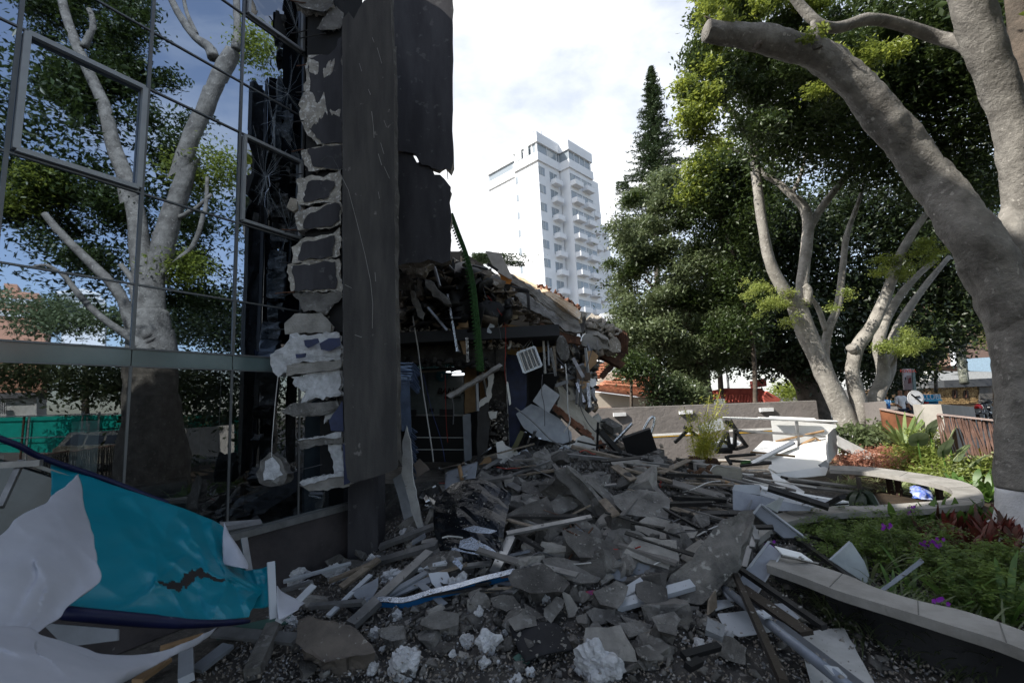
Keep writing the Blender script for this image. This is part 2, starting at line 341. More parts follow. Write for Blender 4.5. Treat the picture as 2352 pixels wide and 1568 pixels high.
# ================================================================ ground
gravm=M('gravel_ground',(.125,.11,.095),c2=(.065,.06,.052),sc_=14,bump=1.,bs=45,speck=(.2,.18,.16),spk=.62)
soil=M('garden_soil',(.05,.035,.022),c2=(.025,.018,.012),sc_=6,bump=.8,bs=18)
asph=M('asphalt',(.06,.06,.062),c2=(.045,.045,.046),sc_=3,bump=.3,bs=60)
pave=M('pavement',(.36,.35,.33),c2=(.28,.27,.25),sc_=2,bump=.2)
MB().add([(-400,-400,-.02),(400,-400,-.02),(400,400,-.02),(-400,400,-.02)],[(0,1,2,3)]).build('ground',gravm,kind='structure')
def grid(name,x0,x1,y0,y1,st,fz,mat,kind,smooth=True):
    xs=np.arange(x0,x1+st/2,st); ys=np.arange(y0,y1+st/2,st); co=np.array([(x,y,fz(x,y)) for y in ys for x in xs]); W=len(xs)
    a=(np.arange(len(ys)-1)[:,None]*W+np.arange(W-1)[None]).ravel(); f=np.stack([a,a+1,a+1+W,a+W],1)
    return tag(link(name,fastmesh(name,co,f,mat,smooth)),kind=kind)
def mz(x,y):
    v=Vector((x,y,0)); return Hh(x,y)-.03+.018*noise.noise(v*5)+.01*noise.noise(v*13)-.02*(Hh(x,y)<.12)
dust=M('shaded_rubble_dust',(.095,.088,.08),c2=(.045,.042,.04),sc_=5,bump=1.,bs=30,speck=(.26,.24,.22),spk=.6)  # rubble dust darkened so the gaps between slabs read as shade
grid('rubble_mound',-3.,8.5,1.2,16,.085,mz,dust,'structure')
grid('garden_bed',3.2,16,1.5,14.5,.25,lambda x,y: -.30+.33*sm(0,.9,(x-FA.x)*FN.x+(y-FA.y)*FN.y-5.2-.35*math.sin(y*.7))*(1-sm(8.6,9.6,y)*(x<6.5)),soil,'structure')
# ================================================================ glass office building
B=thing('glass_office_building','tall dark mirror-glass office front on the left with grey window frames','building',FA)
mirm=bpy.data.materials.new('mirror_glass'); mirm.use_nodes=True; _b=mirm.node_tree.nodes['Principled BSDF']
_b.inputs['Metallic'].default_value=1; _b.inputs['Base Color'].default_value=(.31,.37,.46,1); _b.inputs['Roughness'].default_value=.012
mirk=mirm.copy(); mirk.name='cracked_mirror_glass'; t=mirk.node_tree; _b=t.nodes['Principled BSDF']; _b.inputs['Base Color'].default_value=(.22,.24,.27,1)
g=N(t,'ShaderNodeNewGeometry'); vz=N(t,'ShaderNodeTexVoronoi'); vz.inputs['Scale'].default_value=3.5; t.links.new(g.outputs['Position'],vz.inputs[0])
bp=N(t,'ShaderNodeBump'); bp.inputs['Strength'].default_value=.35; bp.inputs['Distance'].default_value=.02; t.links.new(vz.outputs[0],bp.inputs['Height']); t.links.new(bp.outputs[0],_b.inputs['Normal'])
clr=glassmat('clear_glass',.17,(.50,.56,.58))
fr=M('window_frame_metal',(.36,.37,.38),metal=.4,rough=.4,var=.1,bump=0); frd=M('mullion_metal',(.16,.165,.17),metal=.5,rough=.4,var=.1,bump=0)
sp=M('green_spandrel',(.11,.15,.15),rough=.12,var=.1,bump=0,spec=.6)
US=[-9.1,-8.16,-7.22,-6.28,-5.34,-4.41,-3.475,-2.54,-1.605,-.76,.12]; ZS=[2.71,3.34,4.28,5.43,6.09,7.03,8.0,9.2,9.7]
CRK={(8,2),(9,1),(9,2),(9,3),(9,4),(8,5),(9,0)}
def pane(u0,u1,z0,z1,m,j=.0025,o=0.):
    e=[uni(-j,j) for _ in range(4)]
    MB().add([FU(u0,z0,o+e[0]),FU(u1,z0,o+e[1]),FU(u1,z1,o+e[0]-e[1]*.3),FU(u0,z1,o+e[3])],[(0,1,2,3)]).build('window_pane',m,B)
for i in range(len(US)-1):
    for k in range(len(ZS)-1):
        if k==len(ZS)-2 and US[i]>-3.5: continue
        pane(US[i]+.006,US[i+1]-.006,ZS[k]+.006,ZS[k+1]-.006,mirk if (i,k) in CRK or i==9 else mirm)
    pane(US[i]+.006,US[i+1]-.006,.78,2.53,clr,.001)
    MB().add([FU(US[i]+.004,2.545,.004),FU(US[i+1]-.004,2.545,.004),FU(US[i+1]-.004,2.70,.004),FU(US[i]+.004,2.70,.004)],[(0,1,2,3)]).build('spandrel_panel',sp,B)
for u in US: MB().box(FU(u,5.95 if u>-3.5 else 6.2,.008),(.014,.03,6.5 if u>-3.5 else 7.0),Matrix.Rotation(-_a,3,'Z')).build('mullion',frd,B); MB().box(FU(u,1.64,.006),(.012,.02,1.78),Matrix.Rotation(-_a,3,'Z')).build('mullion',frd,B)
for z in ZS: MB().bar(FU(-9.1,z,.006),FU(.12 if z<9.5 else -3.5,z,.006),.02,.016).build('transom',frd,B)
MB().bar(FU(-9.1,2.537,.006),FU(.12,2.537,.006),.02,.012).build('transom',frd,B)
def wframe(u0,u1,z0,z1,w=.045):
    m=MB(); o=.028
    for a,b in ((FU(u0,z0,o),FU(u1,z0,o)),(FU(u0,z1,o),FU(u1,z1,o))): m.bar(a,b,.05,w)
    for a,b in ((FU(u0,z0,o+.002),FU(u0,z1,o+.002)),(FU(u1,z0,o+.002),FU(u1,z1,o+.002))): m.bar(a,b,w,.05,upv=FN)
    return m.build('window_frame',fr,B)
wframe(-3.43,-2.58,4.32,5.40); wframe(-1.56,-.80,4.32,5.40,.035); wframe(-1.56,-.80,7.07,8.0,.035); wframe(-5.3,-4.45,4.32,5.40)
base=M('charcoal_base_wall',(.07,.06,.062),c2=(.045,.04,.042),sc_=3,bump=.4,speck=(.16,.15,.15),spk=.7)
MB().bar(FU(-9.2,.34,-.10),FU(.15,.34,-.10),.2,.70).build('base_wall',base,B)
MB().bar(FU(-9.2,.725,-.03),FU(.15,.725,-.03),.16,.07).build('sill',alud,B); MB().bar(FU(-9.2,.772,0),FU(.15,.772,0),.05,.024).build('sill',frd,B)
dk=M('dark_interior',(.035,.035,.037),bump=0); fl=M('interior_floor',(.07,.07,.075),rough=.3,bump=0); pw=M('pale_interior_paint',(.40,.43,.42),bump=0,rough=.6)
def uobox(name,u0,u1,o0,o1,z0,z1,m,parent=B):
    mb=MB(); mb.add([FU(u,z,o) for u in (u0,u1) for o in (o0,o1) for z in (z0,z1)],[(0,1,3,2),(4,6,7,5),(0,4,5,1),(2,3,7,6),(0,2,6,4),(1,5,7,3)]); return mb.build(name,m,parent)
uobox('roof',-9.2,-3.4,-10,.05,9.72,9.78,paint); uobox('shade_screen',-9.2,-4.95,-.35,-.01,9.79,15.6,paint); uobox('roof',-3.39,.2,-10,.05,9.22,9.6,paint); uobox('back_wall',-9.2,.2,-10.2,-10.01,0,9.5,dk); uobox('side_wall',-9.4,-9.21,-10.2,0,0,9.6,paint); uobox('side_wall',.21,.4,-10.2,-.35,0,9.5,paint)  # tall screen above the roof is added to shade the ficus trunk
uobox('shade_wing',-24,-9.42,-1,-.05,0,15.5,paint)  # unseen wing added to shade the near bench and lower right
uobox('floor_slab',-9.2,.2,-10,-.03,2.56,2.68,dk); uobox('floor',-9.2,.2,-10,-.21,.1,.4,fl); uobox('partition_wall',-9.2,.2,-6.2,-6.05,.41,2.55,dk)
uobox('interior_column',-2.66,-2.50,-.95,-.75,.41,2.05,pw); uobox('interior_column',-1.0,-.55,-2.2,-1.9,.41,2.55,dk); uobox('counter',-2.3,-.5,-2.6,-2.2,.41,1.15,M('counter_grey',(.12,.13,.14),bump=0))
uobox('interior_panel',-3.4,-3.0,-1.6,-1.5,.9,1.75,pw); uobox('door_panel',-.18,.12,-.75,-.7,.42,2.3,M('blue_grey_door',(.11,.125,.15),bump=0))
p=P(183,888,6.4); S=uobox('exit_sign_wall',-2.9,-2.2,-3.2,-3.1,1.5,2.5,M('grey_partition',(.11,.11,.11),bump=0))
gs=M('green_exit_sign',(.02,.20,.09),bump=0,rough=.5); es=MB().add([PL(x,y,FU(0,0,-3.05),FN) for x,y in cB([(323,262),(375,263),(375,283),(323,282)])],[(0,1,2,3)]).build('exit_sign',gs,B)
MB().add([PL(x,y,FU(0,0,-3.04),FN) for x,y in cB([(333,272),(345,265),(345,269.5),(368,270),(368,275),(345,274.5),(345,279)])],[(0,1,2,3,4,5,6)]).build('sign_arrow',pw,B)
for a,b in (((790,223),(885,228)),((960,150),(1200,148))):
    q=[PL(x,y,FU(0,0,-2.4),FN) for x,y in cB([a,b])]; MB().bar(q[0],q[1],.03,.03).build('ceiling_lamp',M('lamp_tube',(.6,.6,.6),bump=0),B)
# cracks over the smashed panes
crk=M('glass_crack_edges',(.32,.36,.40),rough=.4,bump=0)
def star(u,z,R,n,seed):
    r=random.Random(seed); m=MB()
    for i in range(n):
        a=r.uniform(0,6.28); L=R*r.uniform(.25,1); p=[FU(u,z,.012)]; x=y=0
        for k in range(5):
            a+=r.uniform(-.25,.25); x+=math.cos(a)*L/5; y+=math.sin(a)*L/5*1.5
            if -1.58<u+x<.0: p.append(FU(u+x,z+y,.012))
        if len(p)>2: m.tube(p,r.uniform(.0006,.0016),3)
    m.build('crack_pattern',crk,B,kind='stuff')
star(-1.28,4.98,.5,30,1); star(-1.33,4.75,.22,18,4); star(-1.0,6.3,.7,22,2); star(-.9,7.4,.9,24,3); star(-1.2,5.8,.5,12,5); star(-.95,4.4,.4,12,6)
shp=[(1235,45),(1250,50),(1262,90),(1280,150),(1285,175),(1265,165),(1245,172),(1230,120)]
plate('glass_hole',c0(shp),FU(0,0,.02),FN,.006,black,parent=B,jag=.004,seg=.03)
# ================================================================ broken end of the masonry wall, fin and slabs
torn=M('torn_pale_mortar',(.46,.43,.38),c2=(.27,.25,.22),sc_=9,bump=1.,bs=28,speck=(.62,.60,.57),spk=.56)
BW=thing('broken_masonry_wall','broken end of a charcoal painted wall, torn blocks and bent rods showing','wall',P(720,1100,5.5))
NB=Vector((.12,-1,.02)); D0=5.5
def blk(pts,mat,D=D0,th=.16,jag=.012,rim=None,name='wall_block'): return plate(name,cM(pts),P(720,700,D),NB,th,mat,parent=BW,jag=jag,seg=.045,rimmat=rim or torn)
for pts,pd in (
 ([(262,250),(300,245),(345,250),(380,235),(415,180),(418,650),(300,650),(258,608),(232,545),(222,520),(218,470),(235,420),(245,380),(248,330),(240,290)],
  [(268,262),(362,240),(392,190),(415,135),(418,640),(318,640),(290,600),(268,580),(262,540),(280,500),(256,470),(262,420),(268,380),(258,300)]),
 ([(230,672),(335,650),(415,652),(415,758),(330,762),(268,765),(240,720)],[(255,668),(340,650),(415,648),(415,752),(330,752),(285,745),(262,700)]),
 ([(209,798),(345,788),(408,762),(408,895),(330,908),(222,918),(212,860)],[(262,815),(345,800),(380,812),(385,835),(345,880),(330,895),(245,905),(240,860)]),
 ([(206,950),(330,915),(405,905),(405,1000),(370,1020),(215,1030),(205,985)],[(255,962),(290,945),(330,925),(400,912),(400,985),(370,1012),(238,1024),(240,985)]),
 ([(188,1110),(250,1068),(375,1045),(405,1018),(405,1150),(190,1180)],[(222,1108),(260,1078),(375,1055),(380,1080),(370,1148),(215,1165)]),
 ([(168,1185),(400,1158),(410,1302),(180,1305),(172,1250)],[(192,1195),(300,1180),(385,1170),(390,1200),(382,1290),(200,1300),(192,1240)])):
    blk(pts,torn,D0,.2,.02,torn); blk(pd,paint,D0-.018,.016,.02,foam,'paint_layer')
blk([(345,60),(385,30),(418,60),(418,110),(405,130),(370,135),(300,130)],conc,5.45); blk([(190,-20),(190,0),(230,32),(330,52),(378,25),(370,-30)],conc,5.42)
blk([(190,1315),(405,1310),(400,1340),(340,1400),(235,1400),(215,1345)],conc,5.5,.2,.03); blk([(350,1400),(405,1350),(408,1470),(368,1470)],conc,5.6,.2,.03); blk([(155,1450),(200,1405),(320,1400),(365,1455),(360,1487),(160,1497)],concl,5.46,.2)
blk([(330,1000),(415,985),(415,1160),(385,1160),(380,1050)],paint,5.7,.1); blk([(385,130),(430,120),(430,2100),(385,2100)],paint,5.75,.1,.02); blk([(250,640),(420,640),(420,790),(250,790)],raw,5.7,.1,.03); blk([(225,900),(410,880),(410,1040),(225,1045)],raw,5.7,.1,.03)
def blB(pts,mat,D=D0,th=.16,jag=.014,name='wall_block'): return plate(name,cB(pts),P(720,700,D),NB,th,mat,parent=BW,jag=jag,seg=.04)
blB([(1185,130),(1205,105),(1245,95),(1270,42),(1490,35),(1495,150),(1260,168),(1255,200),(1215,232),(1190,190)],foam,5.45,.2,.025)
blB([(1255,175),(1495,148),(1495,188),(1260,222)],concl,5.42,.2); blB([(1275,222),(1492,190),(1495,312),(1320,340),(1335,300),(1285,272)],foam,5.46,.18,.03)
blB([(1230,378),(1272,345),(1480,328),(1488,358),(1420,392),(1285,404)],conc,5.4,.2); blB([(1415,432),(1422,385),(1485,340),(1490,380)],foam,5.48,.1,.02)
blB([(1298,510),(1330,498),(1495,485),(1500,512),(1320,540)],conc,5.4,.2); blB([(1438,525),(1500,512),(1515,640),(1465,652),(1455,560)],foam,5.46,.12,.025)
blB([(1310,700),(1500,655),(1535,700),(1350,732)],concl,5.38,.2); blB([(1310,690),(1420,655),(1500,640),(1505,656),(1330,702)],foam,5.36,.14,.02); blB([(1300,500),(1400,490),(1490,470),(1495,486),(1330,500)],foam,5.38,.1,.02)
for q in ([(1332,66),(1395,58),(1400,75),(1350,100),(1336,90)],[(1400,80),(1440,58),(1490,55),(1494,90),(1440,115),(1405,108)],[(1295,128),(1340,122),(1338,140),(1300,145)],[(1440,420),(1500,330),(1506,465),(1450,462)],[(1500,520),(1530,520),(1535,690),(1510,700)]):
    blB(q,navy,5.36,.015,.006,'paint_layer')
for k,(a,b) in enumerate((((180,2),(250,14)),((185,150),(262,135)),((225,172),(340,150)),((208,296),(250,290)),((205,415),(245,410)),((193,547),(240,540)),((187,680),(240,668)),((178,785),(235,778)),((152,948),(215,938)),((140,1028),(210,1030)),((155,1040),(215,1036)),((132,1178),(190,1176)),((112,1315),(200,1308)),((125,1330),(190,1312)),((112,1478),(165,1474)))):
    q=cM([a,b]); MB().tube([P(*q[0],5.42+.02*(k%3)),P(*[(q[0][i]+q[1][i])/2+uni(-1,1) for i in (0,1)],5.46),P(*q[1],5.5)],.008,5).build('reinforcing_rod',rust if k%3==0 else dsteel,BW)
plate('wall_block',cM([(165,930),(180,890),(208,892),(212,935),(190,950)]),P(670,470,5.3),NB,.06,raw,parent=BW)
MB().tube([P(*q,5.35) for q in cM([(320,720),(345,700),(370,705),(400,760),(430,850)])],.004,4).build('wire',cabk,BW)
plate('dark_backing',[(735,-60),(800,-60),(800,1110),(735,1110)],P(765,700,6.0),NB,.25,M('backing_black',(.02,.02,.021),bump=.2),parent=BW,jag=0)  # dark backing pieces added to block sky gaps in the mirror glass
mb=MB(); q_=[FU(u,0,o) for u,o in ((-.90,.27),(-.64,.68),(-.30,.68),(-.30,.06),(-.62,.06))]; mb.prism([p+Z*3.0 for p in q_],Z*6.2).build('dark_backing',M('backing_black',(.02,.02,.021)),BW)
plate('dark_backing',[(787,60),(835,60),(835,1085),(802,1085)],P(810,700,5.44),Vector((0,-1,0)),.16,M('backing_black',(.02,.02,.021)),parent=BW,jag=0)
# hanging lump on its wire
HL=thing('hanging_concrete_lump','pale plaster-faced concrete lump dangling on a thin wire before the dark shop glass','rubble',P(628,1110,5.0))
plate('lump',cB([(1130,650),(1145,600),(1180,562),(1222,580),(1262,650),(1245,700),(1185,716),(1135,692)]),P(628,1080,5.0),(.1,-1,.1),.2,conc,parent=HL,jag=.02,seg=.05)
plate('plaster_face',cB([(1150,650),(1165,600),(1190,580),(1220,615),(1240,655),(1200,680),(1155,680)]),P(628,1080,4.985),(.1,-1,.1),.03,foam,parent=HL,jag=.02,seg=.04)
MB().tube([P(*q,5.0) for q in cB([(1190,575),(1193,500),(1205,350),(1218,225)])],.004,4).build('wire',cabw,HL); MB().tube([P(*q,5.05) for q in cB([(1262,650),(1330,630),(1412,610)])],.003,4).build('wire',cabk,HL)
# the big fin
cf=[(786,45),(800,28),(813,44),(824,22),(836,2),(862,-8),(895,-40),(901,100),(905,160),(907,600),(913,1000),(914,1076),(880,1088),(808,1110),(798,1098),(792,1060),(788,700)]
FI=thing('hanging_wall_fin','long dark grey concrete wall fin hanging in front of the broken masonry, scratched face','wall slab',P(850,1100,5.2))
plate('fin_face',cf,P(850,700,5.2),(-.10,-1,0),.16,pscuff,parent=FI,jag=.006,seg=.1,rimmat=concd)
plate('fin_edge',[(786,60),(793,60),(797,700),(812,1108),(796,1092),(791,1060),(787,700)],P(850,700,5.17),(-.6,-1,0),.02,M('fin_edge_paint',(.10,.098,.10),bump=.4,rough=.6),parent=FI,jag=.004)
scr=M('scratch_marks',(.30,.29,.27),bump=0)
for s_ in ([(545,500),(552,560),(556,618)],[(575,690),(590,740)],[(490,285),(500,320)],[(548,170),(556,190)],[(575,860),(580,890)],[(585,640),(600,690)],[(395,760),(440,850),(480,1000),(515,1140),(540,1260),(550,1360),(548,1470)],[(560,1220),(563,1260)],[(425,1275),(455,1290)],[(570,215),(590,285)],[(600,540),(612,570)],[(530,400),(540,425)],[(470,1500),(500,1510)],[(600,745),(625,800)]):
    MB().tube([PL(x,y,P(850,700,5.195),Vector((-.10,-1,0))) for x,y in cM(s_)],uni(.002,.004),4).build('scratch',scr,FI,kind='stuff')
def slabw(name,px,D,label,th=.25): return plate(name,px,P(970,300,D),(.05,-1,0),th,paint,label,'wall slab',jag=.012,seg=.12,rimmat=raw)
slabw('wall_slab',[(880,-150),(1041,-150),(1040,372),(1036,391),(1024,388),(1008,392),(992,386),(984,380),(968,378),(960,366),(952,352),(930,349),(905,346),(880,346)],6.3,'upper dark painted wall slab standing against the sky above the ragged crack')
slabw('wall_slab',[(880,320),(935,325),(946,345),(951,362),(958,374),(970,370),(988,375),(998,402),(1010,402),(1020,412),(1034,430),(1036,598),(1015,604),(985,596),(965,602),(940,602),(908,612),(880,612)],6.34,'lower dark painted wall slab under the crack, torn off along its bottom edge')
MB().bar(P(843,1040,6.45),P(843,1305,6.45),.40,.34,upv=(0,1,0)).build('column',paint,label='short dark square column under the hanging fin',cat='column')
for y,l in ((0,1),): MB().tube([P(1027,392,6.4),P(1029,412,6.4)],.006,5).build('reinforcing_rod',dsteel,label='thin vertical rod bridging the crack between the two wall slabs',cat='rod')
# ================================================================ collapsed bank
R_=thing('collapsed_bank','wrecked ground floor of a collapsed bank, dark beam, counter and torn wall panels','building',P(1050,1050,9))
blkc=M('near_black_concrete',(.062,.056,.05),c2=(.022,.02,.018),sc_=3,bump=.6,bs=20,speck=(.13,.12,.11),spk=.66)  # near-black tone for beam and pillar concrete
yel=M('ochre_plaster',(.42,.28,.12),c2=(.26,.16,.07),sc_=3,bump=.3)
def rp(name,pts,D,mat,th=.1,n=(0,-1,0),jag=.015,cr=cD,parent=R_,seg=.1,rim=None,**k):
    q=cr(pts); c=(sum(a for a,b in q)/len(q),sum(b for a,b in q)/len(q)); return plate(name,q,P(c[0],c[1],D),n,th,mat,parent=parent,jag=jag,seg=seg,rimmat=rim,**k)
rp('concrete_beam',[(118,585),(400,600),(740,655),(742,800),(510,780),(118,770)],8.6,blkc,.5,jag=.05)
rp('dark_backing_wall',[(100,150),(500,150),(900,420),(1150,640),(1150,760),(100,760)],11.6,M('void_shade_black',(.012,.012,.012),bump=0),.3,jag=0)  # near-black sheet stands in for the shade of the open upper floor
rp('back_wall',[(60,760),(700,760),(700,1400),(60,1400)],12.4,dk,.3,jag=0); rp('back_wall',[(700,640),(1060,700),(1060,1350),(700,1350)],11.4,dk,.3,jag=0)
MB().box(P(1010,830,10.2)+Vector((0,0,.25)),(5.0,4.2,.2)).build('ceiling',dk,R_); MB().box(P(900,1000,11)+Vector((-1.9,-1.,0)),(.2,6,5)).build('side_wall',dk,R_)  # backing walls and ceiling added to enclose the room and keep it dark
MB().box((-.5,10.6,.35),(6.2,4.4,.72)).build('floor_slab',conc,R_)
rp('glass_wall',[(185,835),(505,822),(505,1085),(195,1083)],10.9,M('grey_glass_wall',(.11,.13,.135),rough=.25,bump=0),.05,jag=0)
for x in (300,405): rp('panel_joint',[(x,830),(x+2,830),(x+2,1084),(x,1084)],10.84,dk,.02,jag=0)
rp('counter_top',[(195,1080),(505,1081),(505,1088),(195,1087)],10.0,alud,.5,jag=0); rp('counter',[(195,1088),(506,1088),(506,1350),(215,1350)],10.1,black,.5,jag=0)
for y in (1208,1277): rp('counter_stripe',[(205,y),(505,y+1),(505,y+5),(207,y+4)],10.06,M('stripe_lamp_white',(.75,.75,.75),bump=0),.03,jag=0)
for q in ([(367,1048),(445,1048),(445,1084),(367,1084)],[(308,1045),(336,1045),(336,1064),(308,1064)],[(205,1052),(235,1052),(235,1084),(205,1084)]): rp('monitor',q,9.9,black,.06,jag=0)
letm=M('black_sign_letters',(.01,.01,.01),bump=0)
def lett(body,cx,cy,hpx,D,shear=.2,cr=c1,mat=letm,bold=.004):
    x,y=cr([(cx,cy)])[0]; p=P(x,y,D); s=hpx/2.851/1.7415/FPX*D*1.38
    R=Matrix(((1,0,0),(0,0,-1),(0,1,0))); Rr=Matrix.Rotation(math.radians(2.2),3,'Y')
    return text('sign_letters',body,s,p,None,R_,mat,.01,Rr@R,shear,'CENTER',bold)
lett('BANCO',585,325,66,10.8,.25,bold=.006); lett('corriente',598,390,36,10.8,.25,bold=.004)
tl=M('teal_badge',(.02,.10,.12),bump=0); c_=P(*c1([(478,148)])[0],10.82); MB().tube([c_+Vector((0,.02,0)),c_-Vector((0,.01,0))],.14,24).build('badge',tl,R_); lett('2',478,148,36,10.77,0,mat=pw)
lampw=bpy.data.materials.new('lit_lamp'); lampw.use_nodes=True; _e=lampw.node_tree.nodes['Principled BSDF']; _e.inputs['Emission Color'].default_value=(.9,.95,1,1); _e.inputs['Emission Strength'].default_value=1.2
for (x,y) in ((612,106),(678,140)):
    c_=P(*c1([(x,y)])[0],10.); MB().tube([c_,c_+Vector((0,0,.03))],[.17,.15],18).build('ceiling_lamp',lampw,R_)
tf=M('teal_foil',(.25,.5,.5),metal=.9,rough=.25,bump=.5,bs=12)
q=cD([(205,812),(300,800),(360,802),(420,800),(515,798)]); 
MB().bar(P(*q[0],9.),P(*q[2],9.),.05,.07).bar(P(*q[2],9.),P(*q[4],9.),.05,.07).build('door_header',tf,R_)
q=cD([(205,840),(510,822)]); MB().bar(P(*q[0],9.1),P(*q[1],9.1),.06,.03).build('door_header',wood,R_)
rp('tan_panel',[(510,800),(580,792),(580,1058),(512,1075)],9.6,woodt,.04,(.1,-1,0),.006); rp('tan_panel',[(592,800),(640,795),(640,1000),(600,1060)],9.8,woodt,.04,(.1,-1,0),.01)
rp('grey_board',[(500,1092),(522,1076),(545,1075),(553,1332),(510,1352)],8.9,greymd,.04,jag=.004)
rp('dark_panel',[(588,1012),(650,975),(655,1150),(640,1290),(576,1362)],8.7,M('anthracite_board',(.055,.052,.05),bump=.1),.05,jag=.012,rim=gyp)
rp('pillar',[(638,830),(745,828),(765,1280),(635,1300)],9.2,blkc,.35,jag=.02); rp('pillar',[(690,640),(742,650),(745,830),(692,830)],8.5,blkc,.3,jag=.01)
rp('plaster_strip',[(700,560),(880,580),(1000,605),(1105,660),(1090,722),(900,722),(800,735),(705,700)],9.6,yel,.15)
rp('plaster_strip',[(742,700),(812,705),(810,742),(760,735)],9.25,yel,.04,jag=.02)
rp('blue_panel',[(742,705),(762,735),(862,752),(866,1000),(800,1262),(766,1262)],9.3,navy,.05,(.05,-1,0),.006); rp('blue_panel',[(862,752),(870,752),(885,1180),(862,1200)],9.5,dk,.05,(.05,-1,0),.006)
rp('metal_corner',[(738,690),(742,690),(768,1270),(763,1270)],9.15,alud,.04,jag=0); rp('metal_corner',[(748,890),(760,895),(776,1020),(766,1028)],9.0,alu,.05,jag=.004)
for q in ([(650,870),(665,830),(680,850),(668,950),(650,1010),(590,1045),(588,1015),(640,980)],[(650,880),(672,905),(655,960)],[(645,1065),(700,1060),(690,1100),(660,1110)]): rp('torn_plaster',q,8.65,gyp,.03,(.2,-1,0),.02,seg=.05)
for q,m_ in (([(160,490),(262,490),(262,600),(160,590)],pw),([(590,430),(642,450),(645,500),(640,525),(592,480)],whitem),([(490,345),(545,320),(550,380),(515,390)],whitem)): rp('wall_panel',q,10.2,m_,.04,jag=.006)
# -- loose pieces hanging and lying in the ruin
def lp(name,label,cat,pts,D,mat,th=.05,n=(0,-1,.1),jag=.01,cr=cD,group=None,seg=.07,rim=None): return rp(name,pts,D,mat,th,n,jag,cr,None,seg,rim,label=label,cat=cat,group=group)
lp('hanging_board','long tan board hanging down beside the bright foil strips','board',[(450,490),(500,440),(530,520),(535,740),(505,735),(475,640)],8.2,woodt,.03)
lp('hanging_board','crumpled tan board caught under the slabs left of the green strip','board',[(435,330),(500,400),(545,380),(520,470),(445,470)],8.6,woodt,.03)
lp('timber_beam','long split timber beam leaning over the bank doorway','beam',[(406,968),(428,985),(728,802),(712,788)],7.6,M('grey_split_timber',(.30,.28,.26),c2=(.18,.165,.15),sc_=7,bump=.6),.12,(.2,-1,.3),.008)
lp('concrete_fragment','large tilted concrete fragment with a blue-grey face right of the green strip','rubble',[(700,470),(735,445),(748,460),(740,540),(672,655),(640,615)],8.3,concl,.2,(.3,-1,.2),.02,rim=yel)
lp('concrete_fragment','pale face of the tilted fragment next to the red cables','rubble',[(690,500),(722,470),(700,540),(660,620),(640,612),(650,570)],8.15,greym,.03,(.3,-1,.2),.01)
lp('concrete_fragment','bent concrete strip hanging left under the torn wall slab','rubble',[(285,318),(320,315),(430,420),(438,450),(400,455),(300,370)],7.8,conc,.12,jag=.03)
lp('concrete_fragment','narrow concrete strip with crumbling edge hanging over the white cupboard','rubble',[(195,375),(225,375),(285,500),(270,530),(245,520),(215,460)],7.6,conc,.1,jag=.03)
lp('concrete_fragment','block of concrete jammed at the left end under the hanging wall slab','rubble',[(120,270),(180,260),(215,320),(205,370),(120,365)],7.4,concd,.4,jag=.03)
lp('concrete_fragment','brown broken concrete edge directly below the hanging wall slab','rubble',[(130,235),(240,205),(310,215),(280,265),(270,300),(190,280)],7.2,raw,.2,jag=.05)
lp('concrete_fragment','grey broken slab end on top of the heap behind the green strip','rubble',[(560,240),(600,262),(735,335),(735,368),(700,360),(620,315)],8.8,concl,.25,(-.1,-1,.4),.03)
lp('concrete_fragment','ochre plastered fragment wedged above the red cables','rubble',[(590,415),(650,395),(710,385),(720,430),(700,455),(600,440)],8.7,yel,.2,(0,-1,.4),.03)
lp('concrete_fragment','white dusted broken lump on the ochre fragment','rubble',[(655,385),(690,378),(715,410),(710,435),(680,425)],8.5,foam,.15,(0,-1,.4),.03)
lp('loose_sheet','pale grey sheet panel standing up on the crest of the collapse','panel',[(630,147),(716,160),(785,302),(768,308),(690,262),(655,200)],9.2,M('beige_grey_sheet',(.40,.36,.32),bump=.1),.03,(.2,-1,.2),.002)
lp('loose_sheet','orange sheet fragment under the standing pale panel','panel',[(695,262),(780,312),(770,340),(720,330),(715,290)],9.3,M('orange_sheet',(.50,.20,.05),bump=.2),.03)
lp('concrete_slab','long fallen roof slab with sunlit orange top sloping down to the right','slab',[(745,262),(880,335),(1158,515),(1163,540),(1172,500),(1140,465),(1060,410),(1000,375),(945,350),(900,330),(800,285)],9.7,M('ochre_roof_top',(.55,.45,.33),c2=(.42,.30,.19),sc_=2.4,bump=.4,speck=(.5,.46,.4),spk=.6),.15,(-.35,-.55,.76),.02)
lp('concrete_slab','grey front edge of the long sunlit roof slab','slab',[(740,262),(790,285),(935,370),(1162,540),(1160,590),(1130,575),(900,400),(740,300)],9.5,concl,.25,(-.1,-1,.25),.03,rim=raw)
lp('concrete_slab','dark striped underside slab tilted below the long roof slab','slab',[(780,350),(870,395),(930,440),(1050,530),(1175,585),(1180,612),(1110,612),(1050,580),(960,520),(900,490),(850,455),(800,400)],9.3,M('striped_slab',(.32,.31,.30),c2=(.17,.165,.16),sc_=7,bump=.5,speck=(.34,.34,.34),spk=.62),.15,(-.15,-1,.15),.03,rim=raw)
lp('concrete_slab','second grey slab layer between roof top and striped slab','slab',[(880,385),(930,395),(1060,480),(1165,560),(1175,600),(1150,585),(1030,530),(940,450)],9.4,concl,.2,(-.1,-1,.3),.03)
lp('concrete_beam','pale broken beam end sticking out at the right end of the roof','beam',[(1180,640),(1210,615),(1330,655),(1335,705),(1270,715),(1178,685)],9.4,concl,.3,(.1,-1,.2),.02,rim=raw)
lp('concrete_beam','crumbling brown-grey beam tip at the far right of the roof','beam',[(1328,660),(1370,640),(1408,695),(1400,728),(1335,712)],9.45,raw,.3,(.2,-1,.2),.03)
